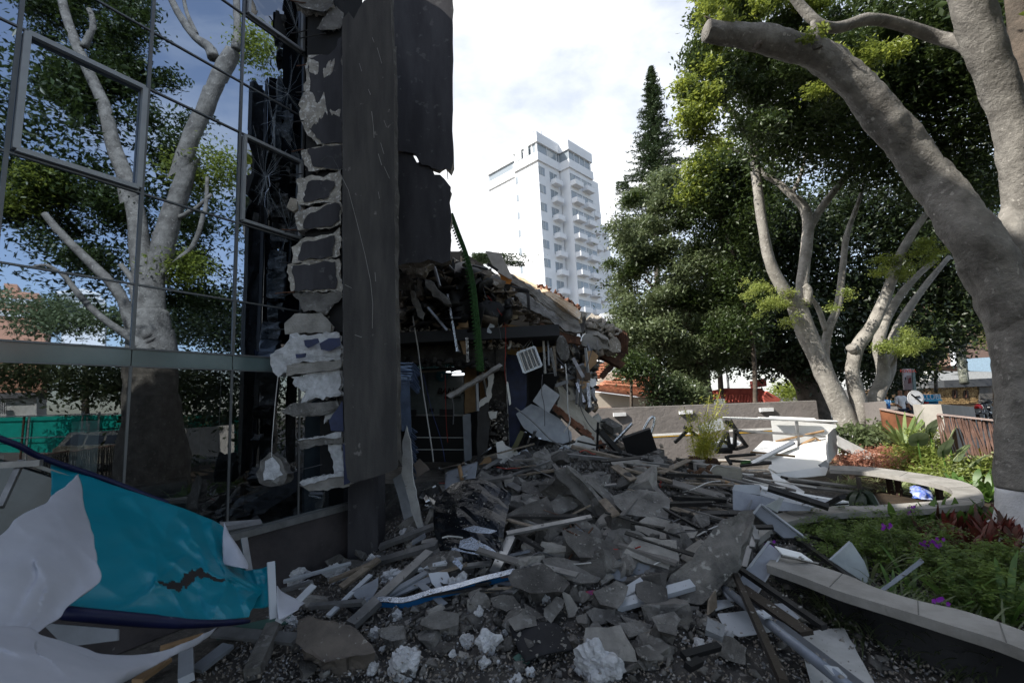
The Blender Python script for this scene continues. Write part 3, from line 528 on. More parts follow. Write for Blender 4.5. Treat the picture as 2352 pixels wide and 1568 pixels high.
lp('concrete_block','big sunlit concrete block tipped on the roof end','block',[(1200,540),(1235,500),(1312,535),(1315,555),(1290,605),(1205,570)],9.9,raw,.3,(-.4,-.7,.7),.03)
lp('concrete_block','angular grey block standing between the tipped block and the rusted sheet','block',[(1292,605),(1320,555),(1350,575),(1348,640),(1300,625)],9.8,conc,.25,(0,-1,.3),.03)
lp('concrete_block','flat sunlit concrete plate lying over the pale beam end','block',[(1195,575),(1250,595),(1330,645),(1330,660),(1215,618),(1190,600)],9.5,concl,.12,(-.3,-.7,.7),.02)
lp('concrete_block','grey crushed block at the joint of roof slab and tipped block','block',[(1150,560),(1185,520),(1200,560),(1190,620),(1165,600)],9.45,concd,.2,jag=.04)
lp('corrugated_sheet','rust red corrugated roof sheet curling down at the end of the roof','roof sheet',[(1350,585),(1425,600),(1450,650),(1430,740),(1300,880),(1278,860),(1390,740),(1360,690)],10.2,rust,.03,(.5,-1,.1),.01)
for k in range(9):
    a=cD([(1355+k*10,590+k*3)])[0]; b=cD([(1375+k*8,690+k*6)])[0]; MB().tube([P(*a,10.05),P(*b,10.05)],.022,5).build('sheet_rib',rust,label='raised rust red rib of the curled corrugated roof sheet',cat='sheet rib',group='ribs of the corrugated sheet')
lp('steel_beam','rust brown box beam poking down under the roof end','beam',[(1228,680),(1290,720),(1430,785),(1412,812),(1380,800),(1270,740)],9.7,rust,.14,(.1,-1,.3),.003)
lp('steel_channel','rusted channel edge below the striped slab','steel edge',[(940,555),(1060,610),(1062,640),(945,622)],9.2,rust,.12,jag=.015); lp('steel_channel','rusted channel edge next to the pale beam end','steel edge',[(1060,612),(1180,640),(1175,680),(1085,668)],9.2,rust,.12,jag=.015)
lp('metal_box','small pale metal box end at the left of the rusted channel','metal box',[(878,612),(905,583),(950,605),(940,625),(900,632)],9.1,concl,.15,jag=.005)
lp('concrete_lump','grey lump of concrete hanging from a rod under the roof edge','rubble',[(1042,635),(1075,628),(1108,690),(1112,735),(1090,770),(1060,765),(1035,700)],8.8,conc,.2,jag=.03)
lp('ceiling_tile','square pale ceiling tile hanging by one corner on a cable','ceiling tile',[(965,905),(1054,968),(990,1072),(900,1002)],8.2,M('ceiling_tile_grey',(.33,.34,.35),bump=.15,bs=50),.04,(.1,-1,.2),.002)
lp('fallen_partition','big white wall panel with a rounded corner lying in the ruin','panel',[(806,1075),(890,1020),(960,1045),(1050,1100),(1120,1180),(1122,1225),(1075,1245),(960,1225),(850,1160)],8.9,M('panel_grey_white',(.36,.38,.41),bump=.06),.05,(.2,-1,.35),.008)
lp('fallen_wall','leaning plastered wall torn along its brick edge','wall',[(1035,895),(1075,890),(1120,930),(1185,1045),(1272,1120),(1325,1230),(1310,1318),(1270,1290),(1240,1225),(1120,1130),(1030,1045),(1055,985)],9.2,M('cream_plaster',(.44,.41,.35),c2=(.34,.31,.26),sc_=2,bump=.3),.14,(.5,-1,.25),.012,rim=raw)
for i in range(14):
    t=i/13; x=1028+200*t; y=1040+165*t+8*math.sin(i*2); c_=P(*cD([(x,y)])[0],8.95); b=MB().box(c_,(.13,.10,.085),Matrix.Rotation(.75,3,'Y')@Matrix.Rotation(uni(-.3,.3),3,'X')); b.build('brick',brickm,label='orange hollow brick in the leaning wall edge, '+('topmost' if i<3 else 'upper' if i<6 else 'middle' if i<9 else 'lower' if i<12 else 'lowest')+' part',cat='brick',group='bricks along the torn wall edge')
for i in range(6):
    c_=P(*cD([(1292+uni(-12,12),1245+i*14)])[0],9.0); MB().box(c_,(.12,.09,.08),Matrix.Rotation(uni(0,2),3,'Y')).build('brick',brickm,label='orange brick fragment showing at the foot of the leaning wall',cat='brick',group='bricks at the foot of the leaning wall')
lp('fallen_partition','pale broken panel with a peaked top at the foot of the leaning wall','panel',[(1088,1255),(1140,1240),(1145,1215),(1190,1198),(1232,1215),(1252,1240),(1290,1310),(1240,1300),(1200,1300),(1120,1290)],8.6,gyp,.06,(.1,-1,.4),.01)
lp('fallen_partition','narrow broken panel lying lowest in front of the leaning wall','panel',[(1045,1270),(1090,1250),(1130,1290),(1150,1310),(1080,1320)],8.5,greym,.04,(.1,-1,.6),.01)
lp('cardboard_piece','brown board piece folded among the hanging channels','board',[(1200,720),(1240,715),(1275,745),(1260,790),(1225,825),(1195,800)],8.9,woodt,.02); lp('cardboard_piece','dark brown hanging board among the roof channels','board',[(1148,822),(1225,818),(1228,885),(1150,880)],8.8,M('brown_board',(.10,.07,.05),bump=.1),.02)
lp('cardboard_piece','tan board lowest of the hanging boards','board',[(1150,885),(1226,890),(1215,915),(1190,935),(1165,915)],8.75,woodt,.02); lp('panel_scrap','small white scrap hanging near the tiled house','panel',[(1222,870),(1258,878),(1265,905),(1240,925),(1215,905)],8.8,whitem,.02)
lp('fallen_partition','tall cream panel remnant hanging under the roof edge','panel',[(1080,670),(1130,690),(1165,730),(1160,780),(1140,760),(1130,850),(1095,760)],9.6,gyp,.05); lp('fallen_partition','slanting cream board behind the metal channels','panel',[(1060,890),(1100,890),(1160,940),(1180,1000),(1150,1040),(1110,990)],9.5,gyp,.05)
for i,(q,lab) in enumerate((([(780,1270),(830,1170),(850,1178),(800,1290)],'olive board leaning at the foot of the blue panel'),([(690,1240),(730,1225),(770,1300),(720,1370),(700,1330)],'white plaster slab standing at the foot of the dark pillar'),([(720,1240),(810,1290),(820,1340),(760,1360),(700,1300)],'cream plaster slab lying at the foot of the dark pillar'),([(590,1365),(640,1310),(665,1330),(660,1368)],'brown board scrap before the doorway'),([(770,1360),(800,1318),(825,1330),(800,1362)],'orange brown scrap on the rubble crest'),([(815,1300),(865,1275),(885,1300),(870,1325),(820,1330)],'pale square tile scrap on the rubble crest'),([(705,1310),(735,1300),(775,1350),(730,1368)],'white paper-like board scrap before the pillar'))):
    lp('board_scrap',lab,'board',q,8.2,[M('olive_board',(.10,.095,.05),bump=0),gyp,gyp,woodt,woodt,greym,whitem][i],.04,(0,-1,.3))
# hanging fluorescent fixture
LF=thing('ceiling_light_fixture','open fluorescent ceiling light fixture hanging askew from its wires','light fixture',P(*cF([(310,900)])[0],8.3))
fq=[(180,815),(360,750),(435,945),(250,1020)]; n_=(.15,-1,.15); lpx=cF([(310,885)])[0]
plate('housing',cF([(186,819),(357,757),(428,942),(254,1013)]),P(*lpx,8.33),n_,.05,M('fixture_grey',(.22,.22,.21),metal=.5,rough=.35,bump=.05),parent=LF,jag=0)
for i in range(4):
    m_=MB(); a,b=[PL(x,y,P(*lpx,8.31),Vector(n_)) for x,y in cF([fq[i],fq[(i+1)%4]])]; m_.bar(a,b,.04,.03,upv=(0,1,0)); m_.build('frame',alu,LF)
for k in range(1,9):
    t=k/9; A_=[fq[0][j]*(1-t)+fq[1][j]*t for j in (0,1)]; B_=[fq[3][j]*(1-t)+fq[2][j]*t for j in (0,1)]; a,b=[PL(x,y,P(*lpx,8.3),Vector(n_)) for x,y in cF([A_,B_])]
    MB().tube([a,b],.016 if k%2 else .008,6).build('louvre_blade' if k%2==0 else 'lamp_tube',gyp if k%2 else alu,LF)
for a,b in (((240,760),(330,655)),((265,775),(350,660)),((365,800),(330,680))):
    q=cF([a,b]); MB().tube([P(*q[0],8.3),P(*q[1],8.6)],.009,5).build('hanger_wire',alu,LF)
# green hedge strip
GS=thing('green_hedge_strip','long bent strip of bright green artificial hedge hanging down','hedge strip',P(1105,858,7.4)); hm=M('green_turf',(.045,.115,.03),c2=(.02,.06,.015),sc_=30,bump=1.,bs=90)
gp=catmull([P(*q) for q in ((1037,494,8.6),(1052,535,8.3),(1072,590,8.),(1086,650,7.8),(1094,720,7.6),(1101,790,7.5),(1106,852,7.4))],8)
m_=MB(); 
for i in range(len(gp)-1): m_.bar(gp[i],gp[i+1]+(gp[i+1]-gp[i])*.1,.085,.08,upv=(0,1,0))
m_.build('backing',hm,GS); m_=MB()
for i in range(len(gp)-1):
    for k in range(60):
        q=gp[i].lerp(gp[i+1],rnd())+Vector((uni(-.045,.045),-.05,0)); d=Vector((uni(-1,1),uni(-1.2,-.2),uni(-1,.4)))*.022; s_=d.cross(Vector((rnd(),rnd(),rnd()))).normalized()*.003; m_.add([q-s_,q+s_,q+d],[(0,1,2)])
    q=gp[i]; m_.add([q+Vector((-.05,0,.03)),q+Vector((-.05,0,-.03)),q+Vector((-.10,0,-.01))],[(0,1,2)])
m_.build('turf_pile',hm,GS,kind='stuff')
# blue louvres
LB=thing('louvre_bundle','bent bundle of blue-grey metal louvres hanging at the bank doorway','louvres',P(930,1000,7)); lbm=M('blue_grey_louvre',(.14,.19,.30),metal=.5,rough=.35,var=.4,bump=.1)
for k in range(16):
    y0=832+k*3; a=P(916,y0+uni(-2,2),7.); b=P(945+uni(-3,3),y0+uni(0,6),7.1); c_=P(962+uni(-8,2),y0+18+uni(0,12),7.2); MB().bar(a,b,.05,.012,upv=(0,uni(-.5,.5),1)).bar(b,c_,.05,.012,upv=(0,1,uni(.2,1))).build('louvre',lbm,LB)
for k in range(7):
    MB().bar(P(918+k*3.2,865,7.05),P(925+k*3+uni(-4,4),985+uni(-20,25),7.05),.04,.015,upv=(0,1,.2)).build('louvre',lbm,LB)
for k in range(13):
    y0=975+k*8.5; MB().bar(P(930+k*.8,y0,7.1),P(954+uni(-3,5),y0+20+uni(-3,4),7.3),.05,.012,upv=(0,1,.5)).build('louvre',lbm,LB)
# tall metal cladding sheets beside the doorway
def rl(name,label,cat,pts,D,mat,th=.03,n=(0,-1,.1),jag=.01,**k): return lp(name,label,cat,pts,D,mat,th,n,jag,cR,**k)
rl('cladding_sheet','wide pale grey cladding sheet leaning beside the dark column','cladding',[(565,325),(618,290),(650,420),(722,660),(690,698),(655,650)],6.6,M('cladding_grey',(.27,.285,.31),rough=.5,bump=.15,bs=8),.02,(-.2,-1,.2),.004)
rl('cladding_sheet','narrow white cladding strip with torn edge leaning beside the doorway','cladding',[(618,170),(632,60),(650,0),(672,120),(690,330),(755,640),(745,670),(722,660),(655,430),(622,290)],6.4,M('cladding_white',(.42,.41,.39),rough=.55,bump=.3,bs=8,speck=(.2,.16,.12),spk=.66),.03,(-.3,-1,.2),.012)
rl('cladding_sheet','brown board standing behind the white cladding strip','cladding',[(690,240),(730,200),(790,270),(715,315)],7.2,M('brown_sheet',(.16,.13,.11),bump=.1),.02)
# cables
for i,(pts,r,m_,lab) in enumerate((
 (cD([(215,520),(228,600),(245,700),(258,810),(275,950),(292,1060),(310,1180),(325,1280),(333,1350)]),.012,cabw,'thick white cable hanging in front of the bank doorway'),
 (cD([(275,850),(300,960),(330,1080),(370,1200),(390,1290),(400,1350)]),.005,cabb,'thin blue cable hanging in the doorway beside the white one'),
 (cD([(400,850),(402,1000),(408,1150),(415,1240)]),.004,cabr,'thin red cable hanging straight in the doorway'),
 (cD([(440,985),(448,1060),(445,1135)]),.012,cabk,'short stiff grey cable below the timber beam'),
 (cD([(955,850),(950,950),(965,1030),(968,1145)]),.007,cabk,'dark cable hanging across the tilted ceiling tile'),
 (cD([(1085,790),(1095,900),(1100,1050),(1112,1120),(1075,1180)]),.012,cabw,'grey conduit hanging down beside the leaning wall'),
 (cD([(640,400),(700,480),(740,560),(745,700),(740,830),(750,905)]),.005,cabr,'red cable running down the edge of the blue panel'),
 (cD([(800,1040),(900,1120),(1000,1220),(1090,1270),(1160,1330)]),.013,alud,'long thin rod slanting down over the big white panel'),
 (cD([(1240,700),(1210,800),(1180,900),(1165,1010),(1210,1120),(1270,1190)]),.008,cabk,'grey wire bundle looping over the leaning wall'),
 (cD([(1100,1150),(1110,1290),(1060,1330)]),.006,cabk,'thin wire looping before the leaning wall'),
 (cD([(120,330),(180,380),(210,300),(300,330),(390,300)]),.006,cabk,'tangled wire below the torn wall slab'),
 (cD([(600,300),(640,430),(700,560),(720,660)]),.007,cabk,'dark wire behind the green strip'))):
    cable('hanging_cable',[(x,y,7.9 if x<600 else 8.1) for x,y in pts],r,m_,lab)
for k in range(16):
    x=715+uni(0,50); cable('red_wire',[(a,b,8.6) for a,b in cD([(x,575+uni(-10,10)),(x+uni(-15,15),620),(x+uni(-20,20),660),(x+uni(-15,20),690+uni(-15,10))])],.005,cabr,'red wire in the tangle under the tilted concrete fragment',group='tangle of red wires')
cable('white_conduit',[(a,b,8.5) for a,b in cD([(728,590),(750,600),(768,640),(770,690),(755,700)])],.03,cabw,'bent white flexible conduit among the red wires')
# shiny channels and bars in the ruin
chl=[((415,395),(470,720),chrome),((430,390),(460,560),chrome),((520,470),(525,640),chrome),((510,470),(470,560),alu),((525,640),(530,780),chrome),((440,560),(480,725),chrome),((395,455),(440,620),alud),((280,340),(360,420),alu),((300,470),(410,600),alu),((330,560),(430,600),wood),((480,330),(555,470),dsteel),((960,650),(970,845),whitem),((1000,700),(1030,860),alud),((1020,690),(1030,830),wood),((1000,720),(1120,850),dsteel),((985,660),(990,800),alu),((1130,760),(1190,870),alud),((1200,700),(1215,840),alu),((1150,900),(1195,1010),chrome),((1190,905),(1165,1035),chrome),((1170,910),(1180,1030),alu),((1215,900),(1225,1040),chrome),((1225,940),(1258,998),alud),((1160,880),(1150,1020),alud),((1030,915),(1100,890),alu),((1060,890),(1110,960),dsteel),((650,380),(735,500),alud),((560,560),(640,570),wood),((590,310),(690,420),dsteel),((420,230),(510,330),alud),((440,190),(470,330),dsteel),((380,180),(395,340),dsteel),((340,240),(370,350),alud),((780,350),(870,370),dsteel),((800,375),(880,380),dsteel),((872,390),(878,480),dsteel),((640,220),(700,260),dsteel),((560,230),(640,250),dsteel),((900,1210),(915,1170),alu),((840,1240),(860,1180),chrome),((860,1270),(885,1205),chrome),((920,1250),(940,1215),chrome),((815,1255),(970,1262),dsteel),((600,790),(640,980),alud),((580,900),(585,1060),alud),((430,830),(640,760),dsteel)]
for i,(a,b,m_) in enumerate(chl):
    q=cD([a,b]); D=8.0+.25*(i%4); kd='bent '+('bright foil' if m_ is chrome else 'dark steel' if m_ is dsteel else 'timber' if m_ is wood else 'white metal' if m_ is whitem else 'grey metal'); dx=abs(b[0]-a[0]); dy=abs(b[1]-a[1]); L=math.hypot(dx,dy); x=(a[0]+b[0])/2; y=(a[1]+b[1])/2
    lab=kd+(' channel hanging upright' if dx<dy*.25 else ' channel lying nearly level' if dy<dx*.4 else ' channel slanting '+('down right' if (b[0]-a[0])*(b[1]-a[1])>0 else 'up right'))+(', long,' if L>150 else ', short,' if L<90 else ',')+(' under the torn wall slab' if x<430 else ' left of the green strip' if x<560 else ' by the green strip' if x<700 else ' under the striped roof slab' if x<900 else ' beside the light fixture' if x<1100 else ' under the roof end')+(' high up' if y<350 else ' near the ground' if y>1000 else '')
    MB().bar(P(*q[0],D),P(*q[1],D+uni(-.3,.3)),uni(.03,.06),uni(.02,.04),upv=(uni(-1,1),1,uni(-1,1))).build('metal_channel' if m_ is not wood else 'wood_strip',m_,label=lab,cat='channel',group='channels hanging in the ruin')
# crushed stuff packed between the slabs
hs=[arr(hullmesh(s,14,.5)) for s in range(8)]
def inpoly(x,y,pg):
    c=False; j=len(pg)-1
    for i in range(len(pg)):
        if (pg[i][1]>y)!=(pg[j][1]>y) and x<(pg[j][0]-pg[i][0])*(y-pg[i][1])/(pg[j][1]-pg[i][1])+pg[i][0]: c=not c
        j=i
    return c
def packed(name,label,pg,D0,D1,n,s0,s1,mat,tm=hs,flat=(.25,1)):
    pg=cD(pg); xs=[a for a,b in pg]; ys=[b for a,b in pg]; pos=[]; sz=[]
    while len(pos)<n:
        x=uni(min(xs),max(xs)); y=uni(min(ys),max(ys))
        if inpoly(x,y,pg): s=s0+(s1-s0)*rnd()**2.5; pos.append(P(x,y,uni(D0,D1))); sz.append((s,s*uni(.4,1),s*uni(*flat)))
    return scatter(name,tm,pos,sz,mat,label=label,cat='debris')
top=[(130,240),(420,200),(560,260),(700,340),(780,400),(800,520),(700,570),(640,640),(480,600),(130,580)]
packed('crushed_debris','dark crushed debris packed under the torn slabs of the collapsed floor',top,9.6,10.8,260,.1,.45,concd); packed('crushed_debris','grey broken slab pieces packed in the collapsed floor',top,8.9,10.2,170,.15,.5,concl,flat=(.15,.4)); packed('crushed_debris','tan board and plaster pieces packed in the collapsed floor',top,8.6,9.9,190,.12,.5,M('tan_plaster',(.40,.32,.22),c2=(.18,.14,.10),bump=.4),flat=(.06,.2)); packed('crushed_debris','brown plaster and board crumbs in the collapsed floor',top,8.3,9.8,300,.05,.3,raw); packed('splintered_debris','splintered brown strips in the collapsed floor',top,8.2,10,260,.2,.7,wood,flat=(.03,.08)); packed('splintered_debris','dark rod fragments in the collapsed floor',top,8.,10,260,.2,.8,dsteel,flat=(.02,.05))
packed('crushed_debris','pale crumbs stuck along the upper edge of the dark beam',[(125,580),(740,648),(740,675),(125,610)],8.25,8.5,170,.04,.16,raw); packed('crushed_debris','torn dark edge pieces under the dark beam',[(125,760),(510,775),(742,795),(742,825),(500,810),(125,795)],8.2,8.5,110,.06,.22,blkc)
pb=[(640,640),(930,740),(930,760),(640,700)]; packed('crushed_debris','plaster crumbs along the top of the dark beam',[(520,640),(740,660),(900,700),(900,725),(520,690)],8.4,8.8,140,.03,.12,raw)
pc=[(650,1020),(740,1010),(760,1260),(650,1290)]; packed('crushed_debris','torn dark debris heaped inside the broken pillar',pc,8.7,9.1,180,.05,.25,blkc); packed('crushed_debris','pale crumbs inside the broken pillar',pc,8.6,9.,90,.03,.12,raw); 
pe=[(1050,640),(1180,690),(1290,720),(1230,1040),(1160,1040),(1080,880)]; packed('splintered_debris','bent strips hanging below the roof end',pe,9.2,10,110,.15,.5,alud,flat=(.02,.06)); packed('splintered_debris','brown splinters hanging below the roof end',pe,9.2,10,60,.15,.5,wood,flat=(.02,.08))
pr=[(930,340),(1010,375),(1100,420),(1170,480),(1160,490),(1060,425),(940,365)]
for m__,lb_ in ((M('tan_plaster',(.32,.25,.17),c2=(.18,.14,.10)),'tan'),(greym,'pale grey'),(gyp,'cream')): packed('panel_scraps',lb_+' broken panel scraps spilling down under the roof end',[(1000,650),(1100,660),(1290,730),(1240,1000),(1290,1150),(1180,1150),(1060,900),(940,800)],9.4,10.2,36,.12,.5,m__,flat=(.03,.08))
packed('crushed_debris','brown brick crumbs along the ridge of the long roof slab',pr,10.1,10.5,120,.04,.2,brickm); packed('crushed_debris','crushed concrete around the roof end',[(1150,500),(1200,520),(1400,600),(1400,650),(1300,640),(1160,610)],9.6,10.2,110,.08,.3,raw)
packed('crushed_debris','dark crushed fill below the ridge behind the roof slab',[(580,270),(740,300),(950,420),(1150,590),(1150,640),(900,560),(700,430)],10.2,11,200,.15,.4,raw)
# ================================================================ the heap
def nrm(a,b,c): return Vector((a,b,c)).normalized()
def hp(name,label,cat,pts,anchor,mat,th=.06,n=(0,-.5,.85),lift=.1,jag=.012,cr=cR,seg=.07,rim=None,D=None,group=None,parent=None):
    q=cr(pts); a=cr([anchor])[0] if anchor else (sum(x for x,y in q)/len(q),max(y for x,y in q))
    p0=P(a[0],a[1],D) if D else H(a[0],a[1])+Vector((0,0,lift))
    return plate(name,q,p0,n,th,mat,label,cat,parent,jag,seg,group,None,rim)
CS='concrete slab'
SL=[
 ('thin flat slab with pale top on the crest of the heap',[(1235,310),(1290,290),(1385,345),(1380,362),(1345,382),(1240,375)],(.1,-.55,.8),concl,.10),
 ('dark broken slab left of the pale-topped one on the crest',[(1120,320),(1165,298),(1230,340),(1250,420),(1180,395),(1140,350)],(0,-.6,.6),conc,.14),
 ('long flat slab jutting left over the metal heap',[(1035,485),(1110,440),(1200,432),(1440,420),(1478,480),(1250,500),(1100,515),(1040,505)],(.05,-.45,.9),conc,.14),
 ('thick dark slab under the long flat slab',[(1240,540),(1500,430),(1560,560),(1350,690),(1310,620)],(.2,-.6,.7),concd,.2),
 ('dark slab edge right of the thin white pipe',[(1500,500),(1570,420),(1690,400),(1700,480),(1570,560),(1510,545)],(.1,-.6,.75),conc,.18),
 ('slab with a sharp right corner below the crest',[(1355,350),(1440,330),(1570,410),(1560,440),(1450,430),(1350,400)],(.1,-.5,.8),concd,.1),
 ('ribbed heavy slab leaning steeply in the middle of the heap, leftmost rib',[(1545,275),(1610,250),(1700,330),(1870,560),(1850,580),(1800,560),(1640,390),(1560,320)],(.55,-.6,.5),concd,.22),
 ('ribbed heavy slab leaning steeply in the middle of the heap, middle rib',[(1620,250),(1680,270),(1830,440),(1960,560),(1950,590),(1880,545),(1720,340)],(.55,-.6,.6),conc,.2),
 ('ribbed heavy slab leaning steeply in the middle of the heap, right rib',[(1740,310),(1790,320),(1900,420),(1965,540),(1950,555),(1830,420),(1735,340)],(.55,-.6,.7),conc,.12),
 ('large flat dark slab in the centre of the heap',[(1590,640),(1660,620),(1960,740),(1975,800),(1880,835),(1700,800),(1620,720)],(.15,-.55,.8),concd,.2),
 ('smaller sharp slab resting on the large dark central slab',[(1655,575),(1720,565),(1850,660),(1850,705),(1760,690),(1680,640)],(.25,-.5,.8),conc,.1),
 ('big pale flat slab with rippled top at the right of the heap',[(1990,735),(2060,680),(2290,700),(2300,860),(2240,880),(2100,830),(1975,780)],(-.1,-.6,.75),concl,.16),
 ('pale flat slab behind the rippled one, crossed by a dark steel strip',[(2030,610),(2110,552),(2190,560),(2420,640),(2400,690),(2200,690),(2040,640)],(-.1,-.5,.8),concl,.14),
 ('large rounded flat slab in the foreground centre',[(1475,815),(1520,800),(1740,830),(1825,930),(1810,955),(1620,950),(1510,900)],(.1,-.5,.85),conc,.12),
 ('dark slab lying under the large rounded foreground slab',[(1260,920),(1300,880),(1480,840),(1640,960),(1600,1010),(1400,1020),(1280,980)],(-.1,-.5,.85),concd,.18),
 ('trapezoid pale slab on the gravel at the right foreground',[(1735,1225),(1940,1215),(2040,1370),(2050,1440),(1960,1420),(1880,1400),(1730,1320)],(.1,-.55,.75),concl,.12),
 ('upright broken slab beside the trapezoid foreground slab',[(1745,1140),(1790,1110),(1930,1105),(1915,1160),(1870,1200),(1800,1215)],(0,-.75,.5),conc,.08),
 ('massive slab on the left foreground, brownish top dusted with crumbs',[(-10,1180),(60,1160),(300,1215),(440,1330),(460,1375),(150,1445),(-30,1320)],(0,-.4,.9),M('brown_slab',(.15,.125,.105),c2=(.09,.078,.068),sc_=4,bump=.8,speck=(.26,.24,.21),spk=.66),.16),
 ('flat rectangular block on the gravel behind the foam lumps',[(735,1165),(860,1120),(960,1145),(965,1215),(850,1240),(730,1210)],(0,-.4,.85),conc,.12),
 ('block of broken concrete near the white sheet edge',[(470,1240),(560,1210),(640,1215),(640,1290),(560,1310),(480,1290)],(0,-.4,.85),conc,.1),
 ('rough dark slab on the gravel behind the curled mat',[(1260,1180),(1340,1145),(1430,1160),(1445,1230),(1300,1250)],(0,-.5,.8),conc,.1),
 ('broken slab standing on edge behind the blue canopy strip',[(1160,1060),(1240,1020),(1300,1030),(1345,1100),(1260,1120),(1175,1100)],(0,-.7,.6),concd,.1),
 ('angular block leaning left of the standing shard',[(1480,1110),(1560,1040),(1610,1060),(1600,1110),(1530,1200),(1485,1160)],(.2,-.7,.6),conc,.12),
 ('tall narrow shard standing upright in the foreground',[(1590,1010),(1640,1030),(1690,1110),(1670,1165),(1630,1170)],(.2,-.8,.4),concl,.07),
 ('heavy dark block under the grey curved sheet',[(1780,1010),(1920,950),(2000,980),(1960,1090),(1930,1120),(1820,1090)],(.1,-.6,.7),conc,.2),
 ('squat dark block right of the curved sheet',[(2040,960),(2100,945),(2230,990),(2240,1080),(2120,1100),(2050,1040)],(.1,-.6,.7),concd,.2),
 ('squat block with flat top under the aluminium bar',[(2135,1160),(2280,1130),(2320,1180),(2290,1270),(2180,1250)],(.1,-.4,.8),conc,.2),
 ('broad crumbling slab at the right of the heap',[(1900,430),(1990,390),(2190,400),(2250,450),(2240,580),(2110,560),(1990,540),(1920,480)],(.1,-.5,.8),conc,.2),
 ('flat pale slab on the crest below the broken chairs',[(1885,215),(2050,195),(2120,270),(2110,290),(1900,240)],(.1,-.4,.9),concl,.08),
 ('cracked slab on the crest under the black chair parts',[(2030,190),(2180,180),(2220,220),(2200,240),(2050,225)],(.1,-.4,.85),conc,.12),
 ('brown dusted slab low at the right foreground',[(2035,1345),(2120,1335),(2220,1410),(2210,1425),(2110,1430),(2060,1390)],(.1,-.45,.85),conc,.07),
 ('flat grey slab beside the trapezoid one',[(1935,1200),(2060,1190),(2120,1240),(2000,1290)],(.1,-.5,.8),conc,.08),
 ('dark block at the left of the fallen glass',[(150,830),(240,780),(310,820),(290,870),(200,885)],(.1,-.7,.5),concd,.1),
 ('slab corner below the shattered glass',[(1360,1080),(1460,1140),(1480,1170),(1400,1190)],(.1,-.4,.8),concd,.06)]
for lab,pts,n,m_,th in SL: hp('concrete_slab',lab,CS,pts,None,m_,th*1.6,n,lift=.05+th*1.0,jag=.014,rim=conc if m_ is concl else None)
# the great slab standing at the right
hp('concrete_slab','huge rough slab standing tilted at the edge of the curved bench',CS,[(195,1075),(235,1020),(340,930),(400,850),(520,730),(590,690),(640,695),(655,720),(640,790),(600,870),(580,960),(520,1040),(430,1140),(395,1170),(370,1165),(250,1150)],(300,1150),M('weathered_slab',(.23,.215,.195),c2=(.09,.088,.082),sc_=3.4,bump=1.,bs=22,speck=(.36,.35,.32),spk=.6),.16,(-.45,-.75,.5),.12,cr=cH,jag=.016,rim=conc)
# single chunks by place
tm=[hullmesh(100+s,16+s%6,.75,2,.06) for s in range(16)]
tm=[withmat(m_,[conc,concd,conc,concl][i%4]) for i,m_ in enumerate(tm)]
lm=[withmat(lumpmesh(s,4,.42,1.2),foam) for s in range(8)]
def put(name,me,p,sz,rz=None,rx=0.,label=None,cat=None,group=None):
    o=link(name,me,None,p); o.scale=sz if hasattr(sz,'__len__') else (sz,)*3; o.rotation_euler=(rx,uni(-.4,.4) if rx else 0,uni(0,6.28) if rz is None else rz); return tag(o,label,cat,group)
FO=[(40,985,70,'foam lump at the left by the aluminium sheet'),(90,860,90,'tall narrow foam lump by the base wall'),(225,925,130,'broad foam lump next to the tall narrow one'),(455,835,80,'foam lump behind the grey metal bars'),(550,940,110,'squarish foam lump among the grey metal bars'),(965,1000,140,'faceted foam lump behind the blue strip'),(1090,1160,75,'flat foam crumb below the blue strip'),(1490,1060,85,'foam lump beside the angular block'),(1015,1325,80,'foam lump with dark hole on the gravel'),(1145,1345,130,'rounded square foam lump on the gravel'),(645,1480,200,'biggest foam lump at the bottom edge'),(1825,1500,250,'wide foam lump at the bottom edge right of the curled mat'),(1250,1265,45,'small foam crumb left of the curled mat'),(585,1165,75,'foam-faced lump under the blue strip end'),(455,1275,75,'slim foam shard near the massive left slab'),(1120,1455,60,'small foam lump left of the mat corner'),(440,1490,70,'small foam lumps below the massive left slab'),(930,1395,40,'tiny foam crumb on the gravel'),(500,1365,35,'tiny foam crumb right of the massive slab'),(1400,1505,50,'foam crumb under the mat corner'),(1330,1555,60,'foam crumb at the bottom edge'),(1285,170+1400-0,40,'foam crumb at the very bottom'),(-60,1215,90,'foam lump under the teal sheet corner'),(640,670,60,'foam lump behind the dark column')]
for i,(x,y,wd,lab) in enumerate(FO):
    q=cR([(x,y)])[0]; p=H(*q); s=wd*.3776/FPX*(p.y)*.98; p=p+Vector((0,.0,s*.15)); put('foam_lump',lm[i%8],p,(s,s*.8,s*.85),None,.3,'white '+lab,'foam lump')
q=(675,1338); p=H(*q); put('foam_lump',lm[3],p+Vector((0,0,.07)),(.30,.2,.2),.2,.2,'long white foam lump against the teal sheet end','foam lump')
for x,y,wd,lab in ((380,1370,75,'white foam lump right of the slate slab at the gravel right'),(480,1330,110,'white foam lump behind the pointed block'),(305,1350,30,'tiny white foam crumb on the right gravel')):
    q=cH([(x,y)])[0]; p=H(*q); s=wd*.4508/FPX*p.y*1.1; put('foam_lump',lm[x%8],p,(s,s*.7,s*.6),None,.3,lab,'foam lump')
